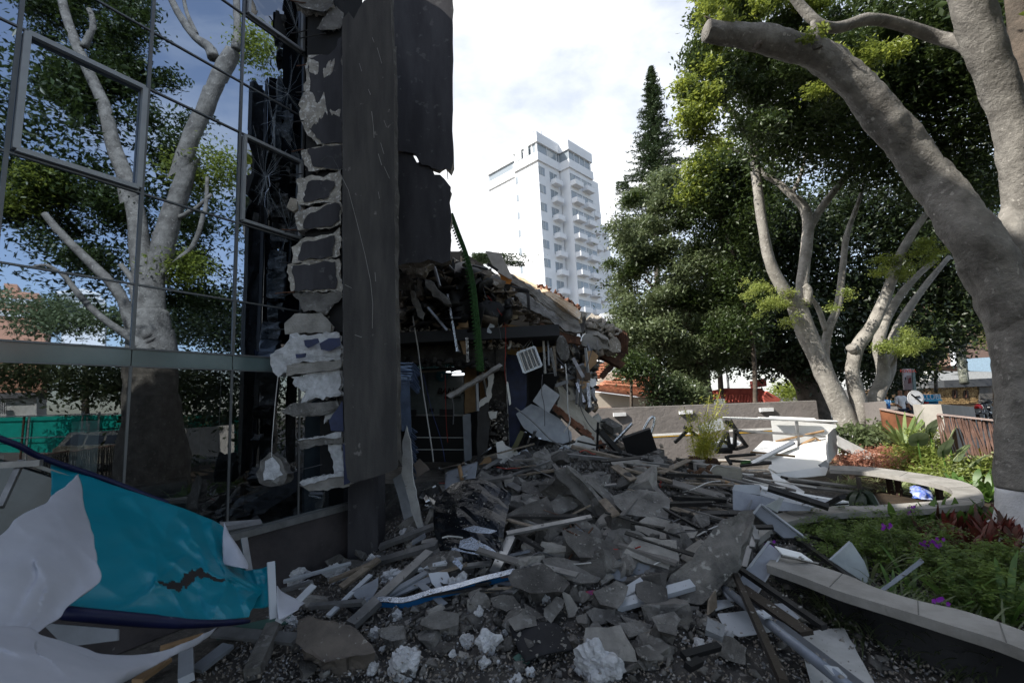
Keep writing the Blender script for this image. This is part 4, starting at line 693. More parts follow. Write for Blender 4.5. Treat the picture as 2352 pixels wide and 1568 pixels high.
CH=[(790,1320,140,'dark concrete chunk on the gravel near the blue strip'),(885,1370,110,'rounded grey chunk beside the dark gravel chunk'),(800,1455,70,'small brown chunk low on the gravel'),(995,1412,55,'small grey stone on the gravel'),(1340,1480,60,'chunk hidden behind the curled mat'),(1480,780,90,'pale chunk left of the grey curved sheet'),(1090,580,130,'chunk behind the shattered glass'),(1550,740,110,'chunk in the hollow of the heap'),(1520,350,60,'small pale stone on the crest'),(2060,470,140,'round boulder-like chunk at the right of the heap'),(2200,510,150,'broken chunk right of the boulder-like one'),(1100,385,110,'chunk left of the long jutting slab'),(1290,350,90,'chunk under the crest slab'),(1420,210,110,'chunk on the crest before the wall panel'),(1330,240,120,'pile-top chunk in front of the dark pillar'),(1560,200,90,'chunk on the crest left of the ribbed slab'),(1650,1330,90,'chunk by the curled mat right corner'),(1750,1395,110,'dark chunk between mat and trapezoid slab'),(2010,1480,120,'stone at the bottom right of the foam'),(2060,1280,120,'flat chunk by the aluminium bar'),(1360,1200,60,'chunk behind the mat'),(1050,1080,80,'chunk under the blue strip middle'),(330,860,110,'chunk behind the metal bars'),(60,1095,160,'grey chunk near the teal sheet corner'),(380,800,80,'small chunk by the dark column'),(60,1510,120,'brown chunk at the bottom left'),(1420,960,90,'chunk under the rounded foreground slab'),(1990,1060,130,'chunk with pale face under the curved sheet'),(1700,1060,110,'dark chunk left of the heavy block')]
for i,(x,y,wd,lab) in enumerate(CH):
    q=cR([(x,y)])[0]; p=H(*q); s=wd*.3776/FPX*p.y*1.15; put('concrete_chunk',tm[i%16],p+Vector((0,0,s*.1)),(s,s*.8,s*.65),None,.2,lab,'concrete chunk')
for x,y,wd,lab in ((130,1095,170,'block of concrete right behind the aluminium bar end'),(220,1250,190,'squared block beside the great standing slab'),(530,1410,150,'pointed grey block on the gravel at the right'),(130,1410,140,'thin slate-like stone on the gravel'),(910,1265,90,'beige brick-like block resting on the dark steel profile'),(60,1290,110,'grey chunk left of the squared block'),(25,1400,100,'chunk at the left of the slate-like stone'),(80,1480,60,'small stone on the right gravel'),(390,1500,50,'little pale stone on the right gravel')):
    q=cH([(x,y)])[0]; p=H(*q); s=wd*.4508/FPX*p.y*1.15; put('concrete_chunk',tm[(x+y)%16],p+Vector((0,0,s*.12)),(s,s*.75,s*.7),None,.2,lab,'concrete chunk')
# counted chunks strewn over the heap (alike ones share a label)
gpx=[];k=0
while k<285:
    x=uni(930,1720); y=uni(1040,1500)
    if y>1400 and rnd()<.6: continue
    if x<1000 and y<1150: continue
    p=H(x,y)
    if (p-FA).dot(FN)<.5 or p.y>13.5: continue
    s=(.07+.36*rnd()**2.0)*(1 if y<1330 else .5)*(1 if p.y<8 else 1.2)
    gpx.append((s,p,x,y)); k+=1
for k,(s,p,x,y) in enumerate(sorted(gpx,key=lambda a:-a[0])):
    lab=('big' if s>.28 else 'middling' if s>.15 else 'small')+[' grey',' dark',' grey',' pale'][k%16%4]+' concrete chunk '+('on the crest ' if y<1100 else 'in the middle of the heap ' if y<1230 else 'low on the heap ' if y<1340 else 'on the foreground gravel ')+('below the green strip' if x<1130 else 'left of the ribbed slab' if x<1300 else 'between ribbed slab and pale slabs' if x<1450 else 'near the great standing slab' if x<1600 else 'near the bench end')
    put('concrete_chunk',tm[k%16],p+Vector((0,0,s*.16)),(s,s*uni(.6,1),s*uni(.55,1.05)),None,.5,lab,'concrete chunk','concrete chunks strewn over the heap')
# fragments and gravel
def region(n,x0,x1,y0,y1,f=None):
    out=[]
    while len(out)<n:
        x=uni(x0,x1); y=uni(y0,y1)
        if f and not f(x,y): continue
        if (x-FA.x)*FN.x+(y-FA.y)*FN.y<.15: continue
        out.append((x,y,Hh(x,y)-.004))
    return out
pt=[arr(hullmesh(s,8,.7)) for s in range(10)]
def dens(x,y): return rnd()<math.exp(-(y-2.)/2.6)
pos=region(32000,-2.6,5.6,1.9,7,dens); sz=np.array([[a,a*uni(.6,1),a*uni(.4,.8)] for a in np.random.uniform(.013,.036,len(pos))*(1+.7*(np.random.rand(len(pos))<.06))])
scatter('gravel',pt,pos[:17000],sz[:17000],M('gravel_brown',(.27,.235,.195),c2=(.12,.105,.09),sc_=22,bump=.3),label='brown grey loose gravel covering the ground in the foreground',cat='gravel')
scatter('gravel',pt,pos[17000:26000],sz[17000:26000],M('gravel_grey',(.24,.24,.245),c2=(.11,.11,.115),sc_=22,bump=.3),label='blue grey pebbles mixed in the foreground gravel',cat='gravel')
scatter('gravel',pt,pos[26000:],sz[26000:],M('gravel_pale',(.36,.34,.31),c2=(.22,.2,.18),sc_=22,bump=.3),label='pale pebbles mixed in the foreground gravel',cat='gravel')
def hd(x,y): return Hh(x,y)>.12 or rnd()<.25
pos=region(9000,-2,5.5,3.2,13,hd); a=.02+.09*np.random.rand(len(pos))**3; scatter('rubble_fragments',hs,pos,np.stack([a,a*.8,a*.7],1),conc,label='grey concrete crumbs covering the rubble heap',cat='rubble')
pos=region(3000,-2,5.5,3.2,13,hd); a=.02+.16*np.random.rand(len(pos))**3; scatter('rubble_fragments',hs,pos,np.stack([a,a*.8,a*.6],1),concd,label='dark concrete crumbs covering the rubble heap',cat='rubble')
pos=region(700,-2,5,2.2,8); a=.008+.03*np.random.rand(len(pos))**3; lt=[arr(lumpmesh(s,1,.3)) for s in range(4)]; scatter('foam_crumbs',lt,pos,np.stack([a,a,a],1),foam,label='white foam and plaster crumbs sprinkled on gravel and rubble',cat='crumbs')
# ---------------- bars, profiles and sheets on the heap
def bar(name,label,cat,a,b,w,h,mat,cr=cR,la=.05,lb=.05,Da=None,Db=None,up_=(0,0,1),group=None,U=False):
    q=cr([a,b]); pa=P(*q[0],Da) if Da else H(*q[0])+Vector((0,0,la)); pb=P(*q[1],Db) if Db else H(*q[1])+Vector((0,0,lb)); m_=MB()
    if U:
        d,s_,u=ortho(pb-pa,Vector(up_)); m_.bar(pa,pb,w,.006,up_).bar(pa+s_*w/2-u*h/2,pb+s_*w/2-u*h/2,.006,h,up_).bar(pa-s_*w/2-u*h/2,pb-s_*w/2-u*h/2,.006,h,up_)
    else: m_.bar(pa,pb,w,h,up_)
    return m_.build(name,mat,label=label,cat=cat,group=group)
BR=[((488,785),(830,690),.09,.05,alud,'upper grey window profile running left from the shattered glass'),((380,905),(838,815),.10,.05,alud,'thick dusty window profile below the upper one'),((310,1285),(790,870),.10,.06,alud,'long grey window profile pointing down left onto the massive slab'),((1185,960),(1370,600),.10,.05,alu,'bright window profile rising right of the shattered glass'),((570,965),(990,915),.05,.03,greym,'thin white profile lying over the foam lumps'),((1000,915),(1165,940),.05,.03,alud,'short bent profile continuing the thin white one'),((1925,1170),(2400,1085),.09,.05,greym,'light grey aluminium bar lying at the right foreground'),((-100,1000),(310,925),.04,.03,greym,'thin profile lying across the left foam lumps'),((-120,1060),(70,1050),.05,.03,alu,'short bright profile end at the left'),((60,1160),(390,1190),.05,.04,alud,'low profile at the rim of the massive left slab'),((170,1225),(430,1010),.05,.02,greym,'thin sheet-metal strip left of the long profile'),((250,1040),(480,905),.08,.03,wood,'brown board strip between the left profiles'),((180,1000),(450,930),.06,.03,wood,'second brown board strip between the left profiles'),((1960,1105),(2100,1070),.09,.05,greym,'short grey bar above the long aluminium bar'),((1000,570),(920,470),.07,.02,dsteel,'dark strip leaning behind the glass'),((1200,450),(1150,410),.03,.03,whitem,'tiny pale pipe piece on the crest'),((1440,1055),(1300,1000),.03,.02,dsteel,'thin dark strip on the dark foreground slab')]
for a,b,w_,h_,m_,lab in BR: bar('window_profile' if m_ in (alu,alud,greym) else 'strip',lab,'metal bar' if m_ is not wood else 'board strip',a,b,w_,h_,m_,la=.09,lb=.16,up_=(0,-.4,1))
q=cR([(915,185),(1175,390)]); MB().tube([H(*q[0])+Vector((0,0,.55)),H(*q[1])+Vector((0,0,.1))],.035,10).build('pipe',concl,label='straight grey pipe slanting down from the doorway over the crest',cat='pipe',smooth=True)
q=cR([(1470,465),(1570,455)]); MB().tube([H(*q[0])+Vector((0,0,.12)),H(*q[1])+Vector((0,0,.1))],.028,10).build('pipe',whitem,label='short white pipe end between the slabs',cat='pipe',smooth=True)
q=cR([(970,250),(985,330)]); MB().tube([P(*q[0],7),P(*q[1],6.8)],.03,8).build('pipe',woodt,label='short upright tan pipe at the doorway foot',cat='pipe',smooth=True)
# heap of shiny metal left of the crest
for i,(a,b,m_,w_) in enumerate((((770,540),(865,380),chrome,.06),((790,560),(880,390),alu,.05),((845,570),(885,385),woodt,.05),((880,540),(890,380),chrome,.05),((730,440),(780,600),chrome,.06),((720,430),(830,640),alu,.05),((740,500),(800,430),alud,.06),((890,390),(1010,480),alud,.07),((735,335),(1010,350),alud,.06),((720,350),(960,300),alu,.05),((840,270),(980,300),greym,.07),((985,292),(1160,292),greym,.07),((860,330),(1000,380),chrome,.05),((700,470),(820,520),alu,.05),((730,400),(760,330),alud,.05),((900,370),(1000,390),wood,.05),((760,580),(830,640),chrome,.05),((500,500),(610,495),wood,.09),((510,590),(620,540),alud,.05))):
    bar('metal_strip',('bright foil' if m_ is chrome else 'aluminium' if m_ is alu else 'grey' if m_ is alud or m_ is greym else 'timber')+' strip in the shiny heap '+near(*cR([((a[0]+b[0])/2,(a[1]+b[1])/2)])[0],((1000,1190,'the cladding sheet'),(1030,1150,'the looped rails'),(1060,1110,'the doorway'),(970,1220,'the dark column'),(1110,1090,'the crest slabs'),(1010,1120,'the white cut sheet'))),'metal strip',a,b,w_,.02,m_,la=.12+.02*(i%5),lb=.3+.03*(i%4),up_=(uni(-.6,.6),-.5,1),group='bent strips in the shiny heap')
for k,(pts) in enumerate((([(760,290),(720,380),(735,440),(790,430)]),([(800,280),(860,330),(880,380),(850,420)]),([(740,300),(790,270),(850,300),(870,360)]))):
    cable('bent_rail',[H(*q)+Vector((0,0,.4)) for q in cR(pts)],.02,alud,['left','middle','right'][k]+' looped grey rail in the shiny metal heap','rail',n=6)
sh=[H(*q)+Vector((0,0,l)) for q,l in zip(cR([(890,430),(980,400),(1085,365),(880,480),(980,470),(1065,440),(885,530),(960,520),(1060,500)]),(.35,.35,.35,.2,.2,.2,.1,.1,.1))]
sheet('curved_sheet',[[sh[0],sh[1],sh[2]],[sh[3],sh[4],sh[5]],[sh[6],sh[7],sh[8]]],greymd,.006,6,.03,4,'rolled slate-grey sheet metal beside the shiny heap','metal sheet')
hp('metal_sheet','white cut sheet at the doorway foot','metal sheet',[(755,245),(830,238),(850,262),(800,275)],None,whitem,.01,(0,-.3,.9),.25,.003); hp('board','brown board propped at the doorway foot','board',[(700,130),(800,255),(720,315),(690,240)],None,M('dark_board',(.08,.065,.055),bump=.1),.02,(0,-.7,.4),.1,.003)
for i,pts in enumerate(([(1090,190),(1160,180),(1175,210),(1110,245)],[(1250,260),(1290,250),(1290,285)],[(1010,345),(1065,350),(1040,375)],[(1355,160),(1385,150),(1400,180)],[(1640,40),(1660,35),(1660,70)],[(1600,250),(1640,240),(1620,280)],[(800,600),(880,575),(870,600),(830,640)])):
    hp('board_scrap',['tan board scrap below the dark pillar','white scrap left of the crest slab','tan cardboard scrap by the rolled sheet','pale paper scrap by the panel foot','olive scrap near the leaning wall foot','pale shard on the ribbed slab','tan scrap below the bent strips'][i],'scrap',pts,None,[woodt,whitem,woodt,gyp,yel,gyp,wood][i],.015,(0,-.5,.8),.12,.004)
# shattered black glass
glk=M('black_glass',(.005,.006,.008),rough=.05,bump=.2,bs=10,spec=.5)
GT=thing('shattered_glass_pile','crumpled sheets of shattered black mirror glass among the window profiles','broken glass',H(*cR([(1040,880)])[0]))
def gsh(rows,lf,nm='glass_sheet',cm=.022,m_=glk): return sheet(nm,[[H(*cR([q])[0])+Vector((0,0,l)) for q,l in zip(r,ll)] for r,ll in zip(rows,lf)],m_,.006,5,cm*1.5,5,parent=GT,smooth=False)
gsh([[(930,600),(1100,605),(1300,630)],[(830,670),(1060,660),(1280,690)],[(815,760),(1000,740),(1250,800)],[(850,835),(1060,850),(1240,860)]],[(.5,.55,.4),(.42,.48,.36),(.3,.4,.3),(.12,.2,.12)])
gsh([[(850,820),(1000,780),(1230,830)],[(940,860),(1060,850),(1200,900)],[(1000,900),(1080,920),(1190,950)]],[(.2,.3,.2),(.12,.2,.12),(.05,.08,.06)])
mg=M('mirror_shard',(.5,.55,.6),metal=1,rough=.06,bump=.25,bs=60)
for pts,l in (([(985,630),(1060,608),(1200,640),(1160,660),(1050,650)],.62),([(975,700),(1040,680),(1140,730),(1250,815),(1190,800),(1100,770),(965,740)],.45),([(925,740),(1090,770),(1260,812),(1190,815),(1090,790),(920,755)],.42),([(950,800),(990,850),(980,880),(925,830)],.3)):
    hp('mirror_face','',None,pts,None,mg,.005,(-.1,-.55,.8),l,.006,parent=GT)
# blue canopy strip
BS=thing('blue_canopy_strip','long bent blue and silver trim strip lying across the foreground rubble','trim',H(*cR([(800,1120)])[0])); bls=M('blue_enamel',(.02,.13,.33),rough=.25,bump=.1,metal=.3)
cp=catmull([H(*q)+Vector((0,0,l)) for q,l in zip(cR([(362,1140),(500,1140),(640,1145),(800,1110),(950,1075),(1100,1030),(1260,990),(1445,950)]),(.06,.08,.08,.1,.1,.1,.1,.12))],4)
mb=MB(); ml=MB()
for i in range(len(cp)-1):
    a=cp[i]; b=cp[i+1]+(cp[i+1]-cp[i])*.04; mb.bar(a,b,.012,.075,upv=(0,-.45,1)); ml.bar(a+Vector((0,-.02,.045)),b+Vector((0,-.02,.045)),.05,.012,upv=(0,-.7,1))
mb.build('blue_face',bls,BS); ml.build('silver_lip',chrome,BS)
# grey curved sheet, mat, dark tile etc
cs=[[H(*q)+Vector((0,0,l)) for q,l in zip(cR(r),ll)] for r,ll in (([(1685,742),(1760,790),(1870,840),(1930,890),(2040,890),(2132,905)],(.22,.2,.16,.12,.13,.14)),([(1650,775),(1730,830),(1850,890),(1925,920),(2040,935),(2130,935)],(.14,.12,.1,.08,.08,.08)),([(1655,800),(1740,860),(1850,920),(1945,960),(2040,960),(2132,950)],(.08,.05,.03,.02,.02,.02)))]
sheet('curved_sheet',cs,greymd,.006,6,.006,4,'smooth grey curved sheet metal lying right of the rounded slab','metal sheet')
mt=M('rubber_mat',(.02,.02,.023),rough=.8,bump=.8,bs=130,c2=(.014,.014,.016),speck=(.06,.06,.06),spk=.7)
ms=[[H(*q)+Vector((0,0,l)) for q,l in zip(cR(r),(.06,.10,.07))] for r in ([(1270,1265),(1420,1270),(1560,1250)],[(1310,1370),(1480,1350),(1620,1330)],[(1370,1482),(1530,1465),(1670,1420)])]
sheet('floor_mat',ms,mt,.014,5,.006,4,'black textured floor mat with curled corner lying on the gravel','mat')
hp('teal_scrap','dull green sheet corner under the black mat','scrap',[(1295,1410),(1330,1385),(1400,1440),(1380,1455),(1320,1440)],None,M('dull_green',(.06,.12,.10),bump=.1),.01,(0,-.4,.9),.02,.003)
hp('dark_tile','cracked black glass tile lying left of the blue strip','tile',[(215,1065),(340,1048),(385,1110),(330,1150)],None,glk,.01,(0,-.4,.9),.1,.006)
hp('slate_sheet','crumpled slate sheet between the left profiles','metal sheet',[(310,1010),(480,920),(470,985),(440,1050),(380,1075)],None,greymd,.01,(0,-.5,.8),.12,.01); hp('slate_sheet','white board behind the faceted foam lump','board',[(780,900),(900,890),(920,940),(880,1005),(840,1010),(800,960)],None,greym,.02,(0,-.6,.7),.08,.008); hp('slate_sheet','slate board leaning left of the dark column foot','board',[(190,785),(290,640),(310,690),(290,790)],None,greymd,.02,(-.2,-.8,.3),.02,.004)
hp('slate_sheet','dark blue sheet slipped under the white board','metal sheet',[(700,960),(760,960),(900,1080),(860,1100)],None,greymd,.01,(0,-.4,.9),.06,.003)
# candy wrapper
hp('wrapper','small red and blue snack wrapper crumpled on a block','wrapper',[(1738,1010),(1785,1000),(1790,1030),(1745,1032)],None,M('wrapper_print',(.25,.04,.03),c2=(.03,.03,.2),sc_=30,bump=0),.01,(0,-.6,.6),.14,.006)
# ---------------- strips strewn over the right slope
SR=((1430,1060,'the broken chair'),(1530,1080,'the bamboo'),(1650,1110,'the planter'),(1480,1160,'the pale slabs'),(1600,1170,'the cabinet'),(1400,1120,'the ribbed slab'),(1690,1200,'the metal door'),(1750,1080,'the roofing sheets'),(1560,1230,'the standing slab'),(1150,1120,'the crest pipe'),(1250,1150,'the long flat slab'),(950,1300,'the dark column'),(1000,1380,'the blue trim'),(1100,1300,'the shattered glass'),(900,1400,'the massive slab'))
def strew(n,x0,x1,y0,y1,L0,L1,mats,nm,lab,cat,grp,sl=-.35,lift=(.01,.16)):
    for k in range(n):
        x=uni(x0,x1); y=uni(y0,y1); p=H(x,y); a=uni(-.5,.6)+(sl if rnd()<.7 else uni(-1.5,1.5)); L=uni(L0,L1); d=Vector((math.cos(a),math.sin(a)*.9,0)); q=p+d*L
        za=uni(*lift); zb=uni(*lift); pa=Vector((p.x,p.y,Hh(p.x,p.y)+za)); pb=Vector((q.x,q.y,Hh(q.x,q.y)+zb)); m_=random.choice(mats)
        w_=uni(.03,.11); l_=('long ' if L>(L0+L1)/2 else 'short ')+('broad ' if w_>.07 else 'narrow ')+lab+' '+near(x,y,SR); MB().bar(pa,pb,w_,uni(.012,.03),upv=(uni(-.3,.3),uni(-.4,.1),1)).build(nm,m_,label=l_,cat=cat,group=grp)
strew(26,1380,1690,1045,1190,.35,1.3,[wood,wood,M('grey_board_strip',(.16,.15,.14),bump=.2)],'board_strip','grey-brown board strip','board strip','board strips strewn on the right slope')
strew(16,1370,1700,1040,1220,.4,1.4,[dsteel],'steel_profile','dark steel profile','steel profile','steel profiles strewn on the right slope')
strew(26,1600,1850,1020,1110,.4,1.4,[gyp,woodt,whitem,wood],'board_strip','sunlit pale board strip','board strip','sunlit board strips by the white panels',lift=(.02,.15))
strew(16,1050,1330,1075,1200,.3,1.0,[alud,wood,dsteel],'metal_strip','strip caught between slabs','strip','strips between the slabs on the left slope')
strew(24,880,1150,1230,1420,.15,.6,[alud,wood,greymd,dsteel],'metal_strip','loose strip','strip','strips around the foreground profiles',lift=(.02,.12))
strew(26,1080,1480,1080,1330,.3,1.1,[wood,alud,dsteel,M('grey_board_strip',(.16,.15,.14),bump=.2)],'board_strip','splintered strip','strip','splintered strips over the middle of the heap',lift=(.10,.30))
for k in range(42):
    x=uni(1000,1650); y=uni(1060,1360); p=H(x,y)+Z*uni(.05,.2); q=[p]; a=uni(0,6.28)
    for j in range(3): a+=uni(-.9,.9); q.append(q[-1]+Vector((math.cos(a),math.sin(a),uni(-.1,.45)))*uni(.08,.22))
    m_=[rust,cabk,dsteel,cabw,cabr][k%5]; cable('bent_rod' if k%5 in (0,2) else 'loose_wire',q,uni(.004,.009),m_,['rusty bent rod ','grey wire curl ','dark bent rod ','white wire curl ','red wire curl '][k%5]+near(x,y,SR),'wire' if k%5 in (1,3,4) else 'rod','wires and rods poking out of the heap')
LG=[((540,800),(1830,1130),.06,.05,wood,'longest brown steel strip crossing the whole heap to the right',c2),((480,905),(1650,1010),.045,.045,alud,'thin grey pipe crossing behind the ribbed slab',c2),((1150,1075),(2281,1370),.05,.03,wood,'long brown strip on the lower right slope',c2),((1030,1040),(1250,1190),.13,.02,wood,'broad grey board tipped over on the right slope',c2),((1560,1120),(1880,915),.12,.02,wood,'broad pale board lying across toward the broken planter',c2),((1700,1240),(2300,1400),.16,.02,M('grey_board_strip',(.16,.15,.14)),'widest grey board low on the right slope',c2),((1620,1135),(2250,1140),.04,.04,dsteel,'dark straight profile before the broken planter',c2),((1620,1510),(2180,1470),.05,.05,dsteel,'black track profile at the lower right slope',c2),((1700,1420),(2300,1430),.05,.05,dsteel,'second black track profile at the lower right slope',c2),((1350,610),(1570,650),.25,.04,wood,'long board resting against the wall foot',c2),((150,730),(390,860),.03,.03,dsteel,'notched black track over the pale slab',cH),((700,230+0),(0,0),0,0,None,None,None)]
for a,b,w_,h_,m_,lab,cr_ in LG:
    if m_: bar('long_strip',lab,'long strip',a,b,w_,h_,m_,cr=cr_,la=.18,lb=.16,up_=(0,-.3,1))
# chair wreck, steel arch, block on crest
CW=thing('wrecked_office_chair','overturned black office chair wreck on the crest by the wall','chair',H(1415,1040)); c_=H(1400,1042)
m_=MB(); m_.box(c_+Vector((0,0,.22)),(.5,.42,.07),Matrix.Rotation(.9,3,'Y')); m_.build('seat',black,CW); MB().box(c_+Vector((.5,-.1,.16)),(.5,.08,.4),Matrix.Rotation(.3,3,'X')@Matrix.Rotation(-.3,3,'Y')).build('backrest',black,CW)
MB().tube([c_+Vector((.1,0,.2)),c_+Vector((.42,-.05,.5))],.03,8).build('post',chrome,CW)
for k in range(4): MB().bar(c_+Vector((-.2,0,.15)),c_+Vector((-.2+.35*math.cos(k*1.5),-.1,.2+.35*math.sin(k*1.5))),.03,.03).build('leg',black,CW)
cable('bent_arch',[P(1463,1048,10.2),P(1468,1010,10.2),P(1490,965,10.2),P(1502,958,10.2),P(1500,980,10.2),P(1480,1040,10.2)],.03,chrome,'bent shiny arch of window rail standing up before the road stripe','rail',n=6)
for a,b,w_,m_,lab in (((905,385),(1060,480),.22,conc,'rough concrete stump sticking up before the grey wall'),((1060,470),(1220,700),.08,wood,'brown beam slanting down from the concrete stump'),((840,385),(905,388),.05,dsteel,'short black pipe end against the grey wall'),((850,440),(1180,640),.07,alud,'grey rail slanting down behind the chair wreck'),((880,500),(1120,690),.12,wood,'broad brown splintered beam behind the chair wreck'),((940,632),(1260,580),.025,alu,'thin bright rod crossing before the arch'),((1550,650),(1560,680),.06,wood,'upright stub near the wall foot'),((1290,690),(1560,760),.2,conc,'long low concrete slab on the crest towards the bamboo'),((1270,790),(1600,850),.25,concd,'heavy low slab on the crest left of the planter')):
    q=c2([a,b]); MB().bar(P(*q[0],9.8),P(*q[1],9.4),w_,w_*.6,upv=(0,-.4,1)).build('beam',m_,label=lab,cat='beam')
# ================================================================ teal canopy sheet in the left foreground
teal=M('teal_banner',(.0,.185,.25),c2=(.0,.17,.23),rough=.35,bump=.05,bs=8,spec=.5); wb=M('white_banner_back',(.42,.43,.48),c2=(.38,.39,.44),rough=.55,bump=.05,bs=8); nvt=M('navy_tube',(.006,.009,.045),rough=.45,bump=.2,speck=(.3,.3,.35),spk=.72)
TC=thing('fallen_teal_canopy','fallen teal canopy banner with navy edge tubes and white back, torn in the middle','canopy',H(330,1440))
def thole(i,j):
    # ragged tear in the lower middle
    x=j; y=i
    if not .44<x<.76: return False
    t=(x-.44)/.32; c=.60-.10*t+.035*math.sin(t*9); up_=.012+.052*math.sin(t*math.pi)*(.6+noise.noise(Vector((x*38,1,0)))) ; dn=.008+.055*max(0,math.sin(t*math.pi*1.6-.3))*(.7+noise.noise(Vector((x*52,7,0))))
    return c-max(.004,up_)<y<c+max(.004,dn)
sheet('teal_sheet',[[(120,1060,3.4),(250,1110,3.6),(380,1153,3.8),(455,1180,4.0),(520,1215,4.15),(560,1290,4.2)],[(120,1180,3.05),(250,1190,3.3),(380,1220,3.6),(450,1240,3.75),(530,1290,3.9),(575,1330,4.0)],[(110,1300,2.75),(240,1300,2.95),(360,1300,3.2),(450,1310,3.4),(540,1330,3.6),(600,1350,3.75)],[(105,1380,2.6),(240,1385,2.75),(360,1385,2.95),(450,1385,3.15),(540,1385,3.35),(590,1385,3.5)],[(100,1400,2.5),(230,1412,2.62),(360,1420,2.8),(450,1424,3.0),(530,1420,3.2),(575,1416,3.35)]],teal,.004,26,.085,2.6,parent=TC,hole=thole,matback=wb,cf=lambda i,j:.2+.7*sm(.15,.75,j),folds=((.44,.6,.08,1.,.05,.03),(.44,.6,.28,.05,.03,.03),(.44,.6,.62,.22,.05,.025),(.48,.64,.58,.97,.06,.03),(.60,.62,.66,.97,-.04,.025),(.76,.5,.71,.05,.07,.022),(.76,.5,.64,.10,-.05,.022),(.80,.02,.79,.42,.06,.02),(.76,.5,.98,.62,.06,.025),(.76,.52,.70,.95,.05,.025),(.76,.5,.92,.95,-.05,.025),(.86,.3,.99,.12,.05,.025),(.88,.75,1.,.5,.05,.02)))
sheet('teal_corner',[[(560,1310,3.95),(600,1305,3.95),(632,1290,3.9)],[(565,1345,3.8),(605,1350,3.8),(634,1350,3.75)],[(575,1395,3.6),(605,1395,3.6),(628,1388,3.55)]],teal,.004,8,.035,6,parent=TC,folds=((.3,0,.5,1,.05,.05),(.8,0,.3,.8,-.04,.05)))
sheet('folded_flap',[[(515,1198,4.0),(528,1225,3.95),(545,1250,3.9)],[(512,1250,3.85),(545,1270,3.8),(568,1290,3.8)],[(512,1295,3.75),(535,1300,3.7),(570,1305,3.7)]],wb,.004,6,.015,6,parent=TC)
MB().tube(catmull([P(-60,985,3.0),P(40,1022,3.15),P(100,1052,3.3),P(240,1100,3.6),P(330,1135,3.75),P(386,1156,3.85)],5),.020,8).build('edge_tube',nvt,TC,smooth=True)
MB().tube(catmull([P(105,1402,2.45),P(200,1412,2.52),P(330,1424,2.7),P(450,1432,2.9),P(572,1426,3.25)],5),[.02,.026,.03,.033,.033,.033,.033,.034,.034,.034,.034,.033,.03,.03,.026,.024,.022,.02,.018,.016,.012],10).build('edge_tube',nvt,TC,smooth=True)
sheet('torn_white_flap',[[(-90,1300,1.95),(30,1205,2.3),(120,1145,2.7),(190,1092,3.1)],[(-90,1390,1.85),(50,1290,2.15),(140,1225,2.5),(206,1190,2.9)],[(-90,1450,1.75),(50,1370,2.0),(150,1310,2.3),(224,1270,2.6)],[(-90,1500,1.65),(40,1450,1.85),(140,1395,2.15),(230,1335,2.4)],[(-90,1560,1.5),(20,1510,1.65),(90,1455,1.9),(150,1402,2.2)]],wb,.004,14,.04,3.,folds=((.45,.3,.6,.6,.06,.05),(.6,.6,.35,.95,.06,.05),(.45,.3,.2,.75,-.05,.06),(.7,.4,.95,.9,.04,.05)),parent=TC)
sheet('white_apron',[[(-90,1430,1.7),(60,1440,1.85),(130,1465,1.95),(260,1500,2.1),(390,1490,2.4),(500,1440,2.9)],[(-90,1480,1.55),(70,1490,1.68),(150,1505,1.75),(280,1525,1.95),(380,1512,2.3),(470,1470,2.75)],[(-90,1560,1.4),(70,1570,1.5),(160,1560,1.62),(280,1545,1.85),(340,1535,2.1),(430,1490,2.6)],[(-90,1700,1.25),(70,1700,1.3),(170,1660,1.45),(250,1600,1.7),(300,1560,1.95),(380,1510,2.4)]],wb,.004,14,.045,4,folds=((.5,.1,.75,.9,.06,.03),(.75,.1,.6,.9,-.05,.03),(.85,0,.9,1,.05,.02),(.3,.2,.5,.9,.05,.04)),parent=TC)
for a,b,r,D1,D2 in (((-40,1070),(95,1062),.02,3.1,3.2),((0,1165),(50,1058),.016,3.0,3.2),((50,1058),(200,1110),.012,3.2,3.5)): MB().bar(P(*a,D1),P(*b,D2),r*2,r*2).build('frame_bar',alud,TC)
plate('backing_panel',[(-100,1060),(0,1060),(190,1120),(190,1300),(-100,1400)],P(60,1200,3.35),(.2,-1,.1),.02,M('grey_backing',(.10,.12,.13),rough=.25,bump=0),parent=TC,jag=0); plate('backing_panel',[(95,1430),(270,1445),(270,1470),(150,1485)],P(200,1450,2.3),(0,-1,.3),.01,greymd,parent=TC,jag=0)
for a,b,D1,D2,lab in (((622,1290),(628,1420),3.55,3.4,'white upright edge profile at the right end of the teal canopy'),((640,1425),(720,1345),3.4,3.9,'white profile slanting right from the teal canopy end'),((560,1235),(572,1310),4.1,4.0,'grey window profile leaning behind the teal canopy corner'),((505,1205),(598,1198),4.3,4.5,'grey profile lying flat on top of the teal canopy corner'),((520,1215),(600,1200),4.15,4.4,'second flat grey profile behind the canopy corner')): MB().bar(P(*a,D1),P(*b,D2),.05,.02,upv=(.5,-.5,1)).build('profile',greym if 'white' in lab else alud,label=lab,cat='metal bar')
sheet('white_sheet_corner',[[(636,1345,3.5),(650,1360,3.6),(700,1385,3.7)],[(636,1380,3.45),(655,1390,3.5),(690,1392,3.6)],[(640,1425,3.35),(660,1415,3.4),(685,1400,3.5)]],wb,.004,5,.01,6,'white sheet corner poking out at the right end of the teal canopy','sheet')
def fb(lab,a,b,w_,h_,m_,la=.04,lb=.05,nm='board',cat='board'): q=cB([a,b]); MB().bar(H(*q[0])+Z*la,H(*q[1])+Z*lb,w_,h_,upv=(0,-.3,1)).build(nm,m_,label=lab,cat=cat)
